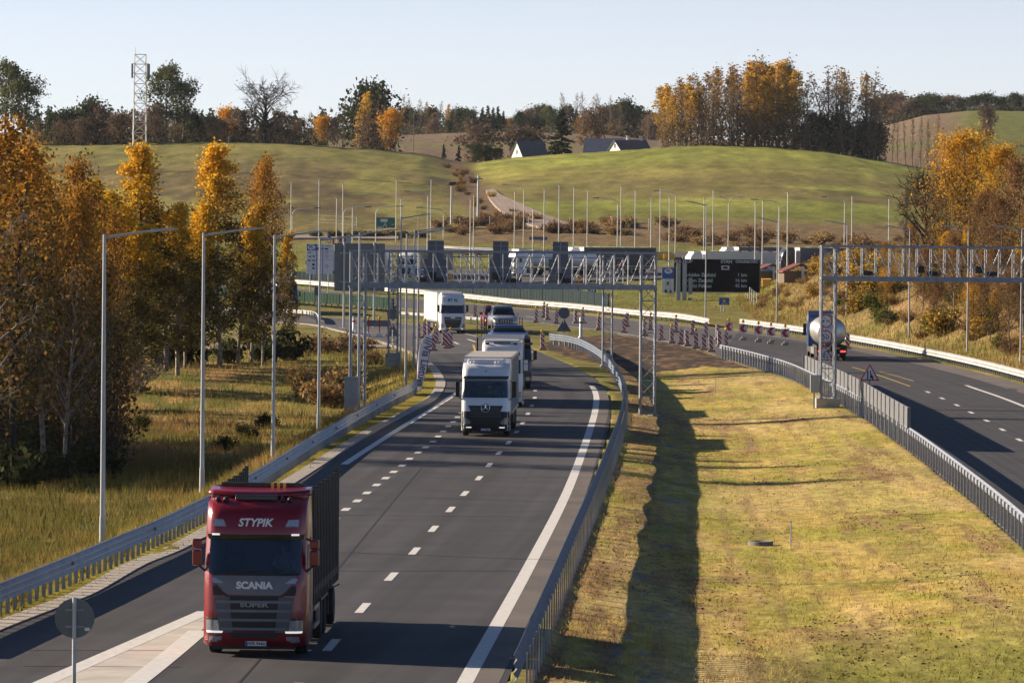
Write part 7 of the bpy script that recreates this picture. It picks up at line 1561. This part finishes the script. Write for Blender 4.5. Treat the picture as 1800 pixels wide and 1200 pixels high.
# trees and shrubs on the right bank
for kind, px, pb, top, wd, lb in [('goldnear', 1690, 500, 236, .85, 'tall orange gold tree behind the right truss, highest there'), ('goldnear', 1752, 500, 258, .7, 'bright yellow topped tree right of the tall orange gold one'), ('brownnear', 1795, 508, 272, .9, 'brown orange tree at the right frame edge'), ('brownnear', 1660, 505, 290, .9, 'rust tree left of the tall orange gold one'), ('brownnear', 1722, 520, 330, .9, 'rust tree in front of the yellow topped tree'), ('brownnear', 1765, 530, 340, .9, 'brown tree low at the right bank'), ('bareoak', 1632, 512, 330, .55, 'dark bare branching tree at the left of the right bank group'), ('baretall', 1592, 500, 330, .9, 'thin bare pale stemmed tree farthest left on the right bank'), ('rusty', 1612, 520, 385, .9, 'low rust tree before the bare branching one'), ('rusty', 1812, 560, 330, 1.1, 'rust tree partly beyond the right frame edge'), ('birch', 1700, 540, 390, 1.0, 'olive birch low in the middle of the right bank'), ('birch', 1650, 530, 400, 1.0, 'olive birch low left on the right bank'), ('rusty', 1560, 505, 420, .9, 'small rust tree on the bank crest behind the truss end'), ('birch', 1780, 560, 420, 1.0, 'olive birch low at the right frame edge'), ('goldnear', 1560, 545, 470, .9, 'small gold tree on the slope before the thin lamp posts'), ('goldnear', 1710, 590, 480, .9, 'small gold tree low between the middle and right lamp posts'), ('brownnear', 1650, 590, 490, 1.0, 'small brown tree low left of the middle lamp post'), ('brownnear', 1775, 610, 470, 1.0, 'small brown tree beside the right lamp post'), ('birch', 1530, 530, 470, 1.2, 'small olive tree on the slope left of the lamp posts'), ('birch', 1740, 600, 500, 1.2, 'small olive tree low on the right bank'), ('brownnear', 1680, 560, 405, 1.0, 'brown tree above the middle lamp post on the right bank'), ('brownnear', 1742, 575, 425, 1.0, 'brown tree between the two right lamp posts'), ('brownnear', 1802, 600, 440, 1.0, 'brown tree low at the right edge above the guard rail'), ('brownnear', 1622, 545, 430, .9, 'brown tree on the slope above the left lamp post'), ('brownnear', 1850, 540, 280, .9, 'brown tree wholly beyond the right frame edge')]:
    tree_at(kind, px, top, pb, None, lb, 'trees on the right bank', wd, lo=300)
rb = random.Random(5); kinds = ['goldbush', 'weedbush', 'greenbush', 'brownbush', 'weedbush', 'darkbush', 'weedbush', 'goldbush', 'weedbush']
for i in range(95):
    px = rb.uniform(1330, 1830); lo_ = np.interp(px, [1330, 1450, 1600, 1800], [550, 560, 590, 640]); hi_ = np.interp(px, [1330, 1450, 1600, 1800], [505, 478, 490, 500]); pb = lo_ + (hi_ - lo_) * rb.random() ** 1.1
    k = kinds[i % len(kinds)] if px > 1420 else rb.choice(['weedbush', 'brownbush', 'weedbush']); hh = {'goldbush': 46, 'weedbush': 20, 'greenbush': 30, 'brownbush': 26, 'darkbush': 30}[k] * rb.uniform(.7, 1.3) * (1 if px > 1480 else .7)
    nm = {'goldbush': 'golden leafed', 'weedbush': 'dry tan', 'greenbush': 'olive green', 'brownbush': 'brown twiggy', 'darkbush': 'dark green'}[k]
    tree_at(k, px, pb - hh, pb, None, nm + ' shrub among many on the right bank slope', nm + ' shrubs on the right bank', 1.0, 'shrub', lo=300)
# brown shrubs along the hill foot and up the lane
for i in range(80):
    px = rb.uniform(780, 1600); pb = np.interp(px, [780, 900, 1100, 1300, 1600], [402, 400, 404, 428, 440]) + rb.uniform(-14, 12)
    tree_at('brownbush' if i % 4 else 'weedbush', px, pb - rb.uniform(12, 24), pb, None, 'brown twiggy shrub in the strip along the hill foot', 'brown shrubs at the hill foot', 1.3, 'shrub', lo=640)
for i in range(20):
    t = i / 20; y = 395 - 105 * t; cx = np.interp(y, [290, 320, 350, 395], [800, 822, 842, 905]); px = cx + rb.choice([-1, 1]) * rb.uniform(6, 30) * (1.2 - .6 * t)
    tree_at('brownbush' if i % 3 else 'goldbush', px, y - rb.uniform(7, 15), y, None, 'brown shrub lining the overgrown lane up the hill', 'shrubs lining the hill lane', 1.2, 'shrub', lo=700)
for i in range(9): px = 560 + i * 22 + rb.uniform(-8, 8); tree_at('darkbush', px, 404, 418, None, 'low dark bush on the ledge below the left hill', 'dark bushes below the left hill', 1.6, 'shrub', lo=640)
# hilltop copse
tp = [(1155, 205), (1165, 155), (1190, 142), (1220, 130), (1260, 120), (1300, 113), (1340, 104), (1385, 100), (1408, 120), (1435, 124), (1470, 116), (1510, 120), (1535, 130), (1552, 195)]
for row, (Y, dtop) in enumerate([(1404, 22), (1414, 6), (1424, 0), (1434, 8)]):
    n = 27
    for i in range(n):
        px = 1160 + (1548 - 1160) * (i + rb.uniform(.1, .9)) / n; top = np.interp(px, [q[0] for q in tp], [q[1] for q in tp]) + dtop + rb.uniform(-6, 22)
        if px > 1402 and rb.random() < .4: continue
        if px < 1222: k = rb.choice(['goldaspen', 'goldaspen', 'aspen', 'baretall'])
        elif px < 1312: k = rb.choice(['baretall', 'aspen', 'baretall', 'aspen'])
        elif px < 1402: k = rb.choice(['goldaspen', 'goldaspen', 'aspen', 'baretall'])
        else: k = rb.choice(['baretall'] * 7 + ['aspen'])
        nm = {'goldaspen': 'gold leafed', 'aspen': 'thin leafed tan', 'baretall': 'bare grey'}[k]
        tree_at(k, px, top, None, Y, nm + ' tall tree in the hilltop copse', nm + ' trees of the hilltop copse', 1.25)
for i in range(10): px = 1415 + i * 14; tree_at('darkround', px, np.interp(px, [1415, 1550], [215, 225]) + rb.uniform(-12, 14), None, 1408, 'dark low tree at the shaded right end of the copse', 'dark low trees of the copse', .75)
def brush(name, label, px0, px1, topfn, Yf, n, ls, cols, seed):
    rg = np.random.default_rng(seed); px = rg.uniform(px0, px1, n); Y = Yf + rg.uniform(0, 30, n); x = (px - 900) / F * Y; z = hfull(x, Y); zt = CAMH + (HZ + (px - 900) * math.tan(ROLL) - topfn(px) + 7 * (fbm(px * .06, px * 0, seed) - .5) * 2) * Y / F
    zz = z + (zt - z).clip(.3) * rg.random(n) ** 1.3; V, Fq = leaf_arrays(np.stack([x, Y, zz], 1), ls, rg); c = palette(n, cols, [1] * len(cols), rg, .35) * (.7 + .6 * fbm(px * .08, zz * .3, seed + 3))[:, None]
    tag(link(name, arr_mesh(name, V, Fq, M['leaf'], False, np.repeat(c, 4, 0))), label, 'undergrowth', kind='stuff')
GREYB = [(.13, .09, .06), (.10, .075, .055), (.17, .12, .075)]
brush('undergrowth', 'dense brown undergrowth among the trunks of the hilltop copse', 1160, 1555, lambda p: np.interp(p, [1160, 1350, 1550], [228, 226, 238]), 1396, 4500, .55, GREYB, 21)
for i, px in enumerate([1568, 1578, 1592, 1604, 1618, 1630, 1645]): tree_at('baretall', px, 196 + (i % 3) * 8, None, 1420, 'thin bare young tree right of the hilltop copse', 'young bare trees right of the copse', .45)
# skyline trees
SKY = [('poplar', 8, 122, 1406, 'big ragged green poplar at the top left frame edge'), ('poplar', 42, 150, 1402, 'second green poplar at the top left, lower and rounder'), ('darkround', 95, 205, 1420, 'dark tree right of the top left poplars'), ('darkround', 118, 200, 1424, 'dark tree midway between poplars and mast, left of the pair'), ('darkround', 160, 183, 1430, 'dark pointed tree left of the mast, tallest there'), ('brownround', 185, 200, 1424, 'brown tree between the dark pointed tree and the mast'), ('brownround', 212, 205, 1408, 'reddish brown round tree left of the mast'), ('brownround', 140, 215, 1406, 'brown low tree under the dark pointed tree'), ('poplar', 290, 126, 1404, 'tall green poplar right beside the mast'), ('poplar', 322, 152, 1408, 'green poplar with open crown, right of the tallest by the mast'), ('brownround', 268, 195, 1400, 'brown tree at the mast foot'), ('darkround', 345, 205, 1410, 'dark round tree right of the open poplar'), ('brownround', 372, 210, 1405, 'brown tree in the hedge left of the orange one'), ('round', 398, 196, 1418, 'orange brown tree in the hedge left of the bare oak'), ('brownround', 425, 200, 1412, 'brown tree just left of the bare oak'), ('bareoak', 468, 160, 1393, 'big bare oak on the left skyline'), ('brownround', 500, 205, 1416, 'brown tree just right of the bare oak'), ('brownround', 525, 215, 1420, 'low brown tree right of the bare oak'), ('baretall', 545, 196, 1500, 'bare pale tree between oak and yellow round tree'),
       ('round', 566, 210, 1402, 'yellow leafed low tree at the hedge end'), ('brownround', 585, 212, 1405, 'brown round tree touching the yellow low one'), ('baretall', 600, 178, 1600, 'bare tree left of the tall gold tree'), ('goldaspen', 632, 166, 1560, 'tall gold tree with a dark green neighbour'), ('darkround', 650, 166, 1580, 'dark green tree leaning on the tall gold tree'), ('brownround', 668, 205, 1560, 'brown tree left of the golden cone shaped tree'), ('round', 686, 200, 1402, 'golden cone shaped tree by the wooden tripod')]
for a in SKY: tree_at(a[0], a[1], a[2], None, a[3], a[4], 'skyline trees', {'poplar': 1.0, 'darkround': .8, 'brownround': .9, 'round': .8}.get(a[0], 1.0))
far = [('baretall', 708, 168), ('baretall', 722, 172), ('baretall', 738, 174), ('aspen', 752, 180), ('baretall', 768, 178), ('goldaspen', 785, 184), ('baretall', 800, 188), ('darkround', 812, 196), ('darkround', 826, 200), ('baretall', 835, 188), ('conifer', 848, 188), ('conifer', 857, 184), ('conifer', 866, 188), ('conifer', 875, 186), ('conifer', 884, 194), ('round', 899, 212), ('darkround', 912, 202), ('brownround', 925, 198), ('baretall', 938, 190), ('darkround', 950, 192), ('poplar', 968, 190), ('darkround', 940, 212), ('darkround', 925, 216), ('baretall', 998, 164), ('baretall', 1012, 166), ('baretall', 1026, 162), ('baretall', 1044, 168), ('baretall', 1058, 166), ('baretall', 1072, 170), ('baretall', 1088, 174), ('darkround', 1102, 184), ('darkround', 1116, 194), ('brownround', 1032, 206), ('round', 1022, 210), ('round', 1078, 222), ('brownround', 1120, 210), ('baretall', 1138, 200), ('brownround', 1150, 208), ('brownround', 1095, 215), ('brownround', 730, 208), ('brownround', 760, 212), ('darkround', 790, 214), ('darkround', 815, 218), ('brownround', 700, 212), ('darkround', 850, 210), ('darkround', 872, 212),
       ('brownround', 1556, 175), ('darkround', 1570, 172), ('brownround', 1590, 180), ('darkround', 1612, 176), ('darkround', 1632, 170), ('darkround', 1645, 172), ('brownround', 1668, 172), ('darkround', 1690, 176), ('darkround', 1712, 172), ('darkround', 1736, 168), ('darkround', 1760, 174), ('darkround', 1784, 168), ('brownround', 1800, 172)]
nm_ = dict(baretall='bare grey tree', aspen='thin tan tree', goldaspen='gold tree', darkround='dark evergreen', conifer='dark spruce', round='orange autumn tree', brownround='brown autumn tree', poplar='green poplar')
for i, (k, px, top) in enumerate(far):
    where = 'left of the white barn' if px < 900 else 'behind the farm roofs' if px < 1155 else 'along the far right hill'
    tree_at(k, px, top, None, 2200 + (i % 4) * 22 if px < 1200 else 2210 + (i % 3) * 15, nm_[k] + ' on the far skyline ' + where, nm_[k] + 's on the skyline ' + where, {'darkround': 1.0, 'brownround': 1.1}.get(k, 1.0) * (1.5 if px > 1200 else 1))
tree_at('conifer', 987, 190, None, 1412, 'big dark spruce between the white barn and the long roof', None, 1.6)
tree_at('brownround', 1040, 205, None, 1470, 'brown tree right beside the big spruce', None, .7); tree_at('brownround', 1735, 196, None, 1900, 'big reddish brown tree on the right hill field', None, .8)
for px, top in [(780, 252), (806, 255), (838, 256), (858, 258), (875, 262)]: tree_at('conifer' if px in (780, 806) else 'darkround', px, top, None, 1412, ('small spruce' if px in (780, 806) else 'small dark bush tree') + ' at the top of the hill lane', 'small evergreens at the lane top', 1.0)
for px, top in [(850, 232), (910, 236), (930, 240)]: tree_at('brownround', px, top, None, 1700, 'low brown orchard tree left of the white barn', 'orchard trees by the barn', 1.2)
for i in range(64):
    px = 690 + i * 7.4 + rb.uniform(-4, 4); k = rb.choice(['baretall', 'brownround', 'darkround', 'baretall', 'darkround', 'aspen', 'conifer']); top = np.interp(px, [690, 800, 890, 960, 1000, 1090, 1160], [190, 196, 204, 200, 186, 190, 208]) + rb.uniform(0, 16); w_ = 'left' if px < 900 else 'right'
    tree_at(k, px, top, None, 2260 + (i % 5) * 14, nm_[k] + ' in the far tree belt, ' + w_ + ' of the gold tree', nm_[k] + 's of the far tree belt ' + w_, 1.1)
for i in range(44):
    px = 60 + i * 11.6 + rb.uniform(-5, 5); k = rb.choice(['brownround', 'darkround', 'brownround', 'baretall', 'aspen']); top = np.interp(px, [60, 150, 250, 330, 450, 570], [211, 207, 205, 205, 213, 220]) + rb.uniform(0, 20)
    tree_at(k, px, top, None, 1414 + (i % 4) * 9, nm_[k] + ' in the hedge row on the left crest', nm_[k] + 's of the left crest hedge', 1.0)
brush('undergrowth', 'dark brush under the hedge row on the left crest', 55, 575, lambda p: 226 + p * 0, 1404, 9000, .55, GREYB + DGREEN, 22)
brush('undergrowth', 'dark brush under the trees on the far right hill', 1535, 1830, lambda p: np.interp(p, [1535, 1620, 1830], [205, 192, 186]), 2200, 6000, .8, GREYB + DGREEN, 24)
brush('undergrowth', 'low brush under the far tree belt', 690, 1160, lambda p: 219 + p * 0, 2225, 9000, .8, GREYB + DGREEN, 23)
# distant forest ridge, far beyond the left trees
rg = np.random.default_rng(3); P = []; 
for i in range(170):
    x = XP(rg.uniform(40, 700), 3300, 200); zt = CAMH + (hz_at(400) - rg.uniform(186, 200)) * 3300 / F
    for q in range(26): t = rg.random() ** .7; P.append((x + rg.normal() * 3.2 * t, 3300 + rg.normal() * 3 * t, zt - t * 24))
P = np.array(P); V, Fq = leaf_arrays(P, 2.6, rg); o = link('distant_forest', arr_mesh('distant_forest', V, Fq, M['leaf'], False, np.repeat(palette(len(P), DGREEN, [1, 1, 1], rg), 4, 0))); tag(o, 'dark spruce forest on the most distant ridge', 'forest', kind='stuff')

# ------------------------------------------------------------------ grass
def blades(name, n, region, hgt, wid, cols, label, seed, lo, hi, u0, u1, bend=.35, colfn=None, cl=True):
    rng = np.random.default_rng(seed); Y = lo * (hi / lo) ** rng.random(n); u = rng.uniform(u0, u1, n); X = u * Y; m = region(X, Y)
    if cl: m &= rng.random(n) < (.25 + 1.3 * sstep(.35, .65, fbm(X * .9, Y * .5, seed + 1)))
    for rp in ROADS: m &= ~inpoly(X, Y, rp)
    X, Y = X[m], Y[m]; n = len(X); Z = hfull(X, Y) - .02; h = hgt * rng.uniform(.5, 1.3, n) * (.6 + .8 * fbm(X * .4, Y * .25, seed + 5)); a = rng.random(n) * 6.283; w_ = wid * rng.uniform(.6, 1.3, n)
    dx = np.cos(a) * w_ / 2; dy = np.sin(a) * w_ / 2; bx_ = rng.normal(size=n) * bend * h; by_ = rng.normal(size=n) * bend * h
    V = np.stack([np.stack([X - dx, Y - dy, Z], -1), np.stack([X + dx, Y + dy, Z], -1), np.stack([X + bx_, Y + by_, Z + h], -1)], 1).reshape(-1, 3)
    c = palette(n, cols, [1] * len(cols), rng, .3)
    if colfn is not None: c = c * .2 + colfn(X, Y) * 1.15 * .8 * rng.uniform(.8, 1.25, (n, 1))
    o = link(name, arr_mesh(name, V, np.arange(3 * n).reshape(n, 3), M['grassblade'], False, np.repeat(np.clip(c, 0, 1), 3, 0))); tag(o, label, 'grass', kind='stuff'); return o
def inmed(x, y): return (x - np.interp(y, _ym, _xm) > .35) & (np.interp(y, _yb, _xb) - x > .4) & (y < 420) & ~inpoly(x, y, SOIL)
def inlow(x, y): d = np.interp(y, _yl, _xl) - x; return (d > .5) & (y < 425)
def inverge(x, y): d = np.interp(y, _yl, _xl) - x; return (d < .7) & (d > -2.2) & (y < 345)
def inbank(x, y): return (x - np.interp(y, _yr, _xr) > .8) & (bank(x, y) > .02) & (y > 300)
blades('grass', 150000, inmed, .11, .04, [(.36, .26, .08), (.26, .22, .05), (.42, .30, .12)], 'short dry grass of the median', 1, 112, 420, -.005, .125, .5, ground_color)
blades('grass', 150000, inlow, .50, .055, [(.40, .28, .10), (.24, .20, .06), (.32, .20, .08)], 'tall dry meadow grass left of the road', 2, 130, 425, -.13, -.01, .3, ground_color)
blades('grass', 30000, inverge, .14, .045, [(.26, .24, .03), (.32, .26, .05)], 'bright green verge grass along the left kerb', 3, 112, 345, -.13, -.01, .5)
blades('grass', 90000, inbank, .65, .07, [(.38, .24, .10), (.28, .18, .07), (.22, .17, .05), (.34, .26, .10)], 'tan weeds covering the right bank', 4, 380, 720, .03, .125, .3)
blades('grass', 50000, lambda x, y: (y > 600) & (y < 900), .30, .08, [(.22, .20, .05), (.26, .22, .07)], 'grass on the service area slope', 5, 600, 900, -.11, .06, .4)
# dark soil clods in the median
rg = np.random.default_rng(9); n = 11000; Y = 112 * (340 / 112) ** rg.random(n); X = rg.uniform(0, .125, n) * Y; f = fbm(X * .55, Y * .06, 71); m = inmed(X, Y) & (f + rg.normal(size=n) * .06 > .54); X, Y = X[m], Y[m]; n = len(X)
base8 = np.array([(-1, -1, -.5), (1, -1, -.5), (1, 1, -.5), (-1, 1, -.5), (-.7, -.6, .6), (.6, -.7, .8), (.7, .6, .5), (-.6, .7, .7)], float); s_ = rg.uniform(.015, .05, n)
V = base8[None] * (s_[:, None, None] * rg.uniform(.6, 1.4, (n, 8, 3))) + np.stack([X, Y, hfull(X, Y)], -1)[:, None]; o8 = (np.arange(n) * 8)[:, None]
Fq = np.concatenate([o8 + np.array([q]) for q in [(0, 1, 5, 4), (1, 2, 6, 5), (2, 3, 7, 6), (3, 0, 4, 7), (4, 5, 6, 7)]]); M['clod'] = mat('soil_clod', (.19, .115, .065), .95, 0, .35, 4)
o = link('soil_clods', arr_mesh('soil_clods', V.reshape(-1, 3), Fq, M['clod'])); tag(o, 'dark clods of turned soil scattered over the median', 'soil', kind='stuff')

# ------------------------------------------------------------------ farm buildings, mast, poles on the hills
def house(px, Y, rz, W, L, wall, pitch, label, wallm='wall_white', roofm='roof_tile', zoff=-.5, name='barn', chim=(), eave=.4):
    x = XP(px, Y, 260); z = hz(x, Y) + zoff; root = empty(name, (x, Y, z), rz, label, 'building'); h = W / 2 * pitch
    mb = MB(); mb.prism([(-W / 2, 0), (W / 2, 0), (W / 2, wall), (0, wall + h), (-W / 2, wall)], -L / 2, L / 2, 'YZ'); mb.build('wall', M[wallm], root)
    mb = MB(); t = .16
    for s in (-1, 1): mb.add([Vector((q, s * yy, zz)) for q in (-L / 2 - .35, L / 2 + .35) for yy, zz in ((0, wall + h + .02), (W / 2 + eave, wall - eave * pitch + .02), (W / 2 + eave, wall - eave * pitch + t), (0, wall + h + t))], [(0, 1, 2, 3), (4, 7, 6, 5), (3, 2, 6, 7), (0, 4, 5, 1), (1, 5, 6, 2)], False)
    rf = mb.build('roof', M[roofm], root)
    for cx, cy in chim:
        mb = MB(); mb.bbox(cx - .45, cx + .45, cy - .4, cy + .4, wall + h * .6, wall + h + 1.3); mb.bbox(cx - .52, cx + .52, cy - .47, cy + .47, wall + h + 1.1, wall + h + 1.3); mb.build('chimney', M['wall_white'], rf)
    mb = MB(); mb.bbox(-L / 2 - .04, -L / 2, -.45, .45, wall + h * .2, wall + h * .2 + 1.2); f = mb.build('window', M['dark_glass'], root); return root
house(931, 1428, R(30), 7.5, 8.5, 1.2, 1.25, 'white gabled barn with checked slate roof left of the big spruce', zoff=-1.0)
house(1062, 1452, R(-6), 11, 11, 1.0, .75, 'long barn with blue grey roof right of the big spruce', 'wall_grey', 'roof_blue', zoff=.1)
house(1098, 1440, R(34), 6.0, 7.0, .8, .9, 'small white gabled house in front of the long blue grey roof', zoff=.2, name='house')
house(1112, 1462, R(20), 7, 8, 2.0, .7, 'white house with two chimneys behind the small gabled one', zoff=.4, name='house', chim=((-1.5, 0), (2.6, 0)))
house(1062, 1620, R(-35), 8.5, 9, 4.6, .8, 'grey two storey house among the brown trees', 'wall_grey', 'roof_blue', zoff=-.5, name='house')
# lattice telecom mast
p = GH(245, 302, 900); root = empty('telecom_mast', p, R(8), 'pale lattice telecom mast with antenna panels on the left hill', 'mast'); hh = AT(245, 96, p.y).z - p.z; mb = MB(); w0, w1 = 1.65, 1.35
c4 = [(-1, -1), (1, -1), (1, 1), (-1, 1)]; pt = lambda i, t: Vector((c4[i][0] * (w0 + (w1 - w0) * t), c4[i][1] * (w0 + (w1 - w0) * t), hh * t))
for i in range(4): mb.tube(pt(i, 0), pt(i, 1), .11, .08, 6)
mb.build('leg', M['pole_far'], root); mb = MB(); n = 12
for i in range(4):
    for k in range(n):
        a, b = pt(i, k / n), pt((i + 1) % 4, (k + 1) / n); mb.tube(a, b, .05, .05, 5, False); mb.tube(pt((i + 1) % 4, k / n), pt(i, (k + 1) / n), .05, .05, 5, False); mb.tube(pt(i, (k + 1) / n), pt((i + 1) % 4, (k + 1) / n), .05, .05, 5, False)
mb.build('brace', M['pole_far'], root)
for x, y in [(-2.0, -1.2), (-1.9, .8), (2.1, -1.0), (2.0, 1.0)]:
    mb = MB(); mb.bevbox(x - .25, x + .25, y - .2, y + .2, hh * .80, hh * .80 + 3.4, .05); a_ = mb.build('antenna', M['cabinet'] if x < 0 else M['grey_mid'], root); mb = MB(); mb.bar((x, y, hh * .84), (x * .7, y, hh * .84), .1); mb.bar((x, y, hh * .92), (x * .7, y, hh * .92), .1); mb.build('bracket', M['pole_far'], a_)
mb = MB(); mb.tube((-1.3, -1.3, hh), (-1.3, -1.3, hh + 1.8), .06, .04, 6); mb.build('rod', M['pole_far'], root)
for px, py, lb, cat in [(640, 262, 'wooden tripod survey tower by the golden cone shaped tree', 'tower')]:
    p = GH(px, py, 1000); root = empty('survey_tower', (p.x, p.y, p.z), 0, lb, cat); h = AT(px, 208, p.y).z - p.z
    for t in range(3): a = R(90 + 120 * t + 20); mb = MB(); mb.tube((2.0 * math.cos(a), 2.0 * math.sin(a), -.3), (.12 * math.cos(a), .12 * math.sin(a), h), .14, .10, 6); mb.build('leg', M['wood'], root)
    mb = MB(); mb.tube((0, 0, h - .5), (0, 0, h + .6), .12, .1, 6); mb.bbox(-.25, .25, -.25, .25, h * .5, h * .5 + .1); mb.build('crossbar', M['wood'], root)
for px, pt_, pb, lb in [(727, 196, 266, 'dark utility pole on the hill crest right of the golden tree'), (166, 220, 253, 'pale utility pole before the hedge left of the mast'), (312, 236, 252, 'short pole before the hedge right of the mast'), (402, 240, 251, 'short white pole on the crest left of the bare oak')]:
    p = GH(px, pb, 1000); h = AT(px, pt_, p.y).z - p.z; root = empty('utility_pole', p, 0, lb, 'pole'); mb = MB(); mb.tube((0, 0, -.5), (0, 0, h), .17, .12, 8); mb.build('pole', M['wood'] if px != 402 else M['pole_far'], root)
    mb = MB(); mb.bbox(-.7, .7, -.06, .06, h - .5, h - .38); mb.build('crossarm', M['wood'], root)

# ------------------------------------------------------------------ haze
hm = bpy.data.materials.new('haze'); hm.use_nodes = True; t = hm.node_tree; t.nodes.clear(); o_ = t.nodes.new('ShaderNodeOutputMaterial'); v = t.nodes.new('ShaderNodeVolumePrincipled')
v.inputs['Color'].default_value = (.80, .88, 1, 1); v.inputs['Density'].default_value = .000018; v.inputs['Anisotropy'].default_value = .1; t.links.new(v.outputs[0], o_.inputs['Volume'])
mb = MB(); mb.bbox(-1500, 1500, -60, 3700, -6, 140); o = mb.build('haze', hm); tag(o, 'thin autumn haze over the valley', 'haze', kind='stuff')
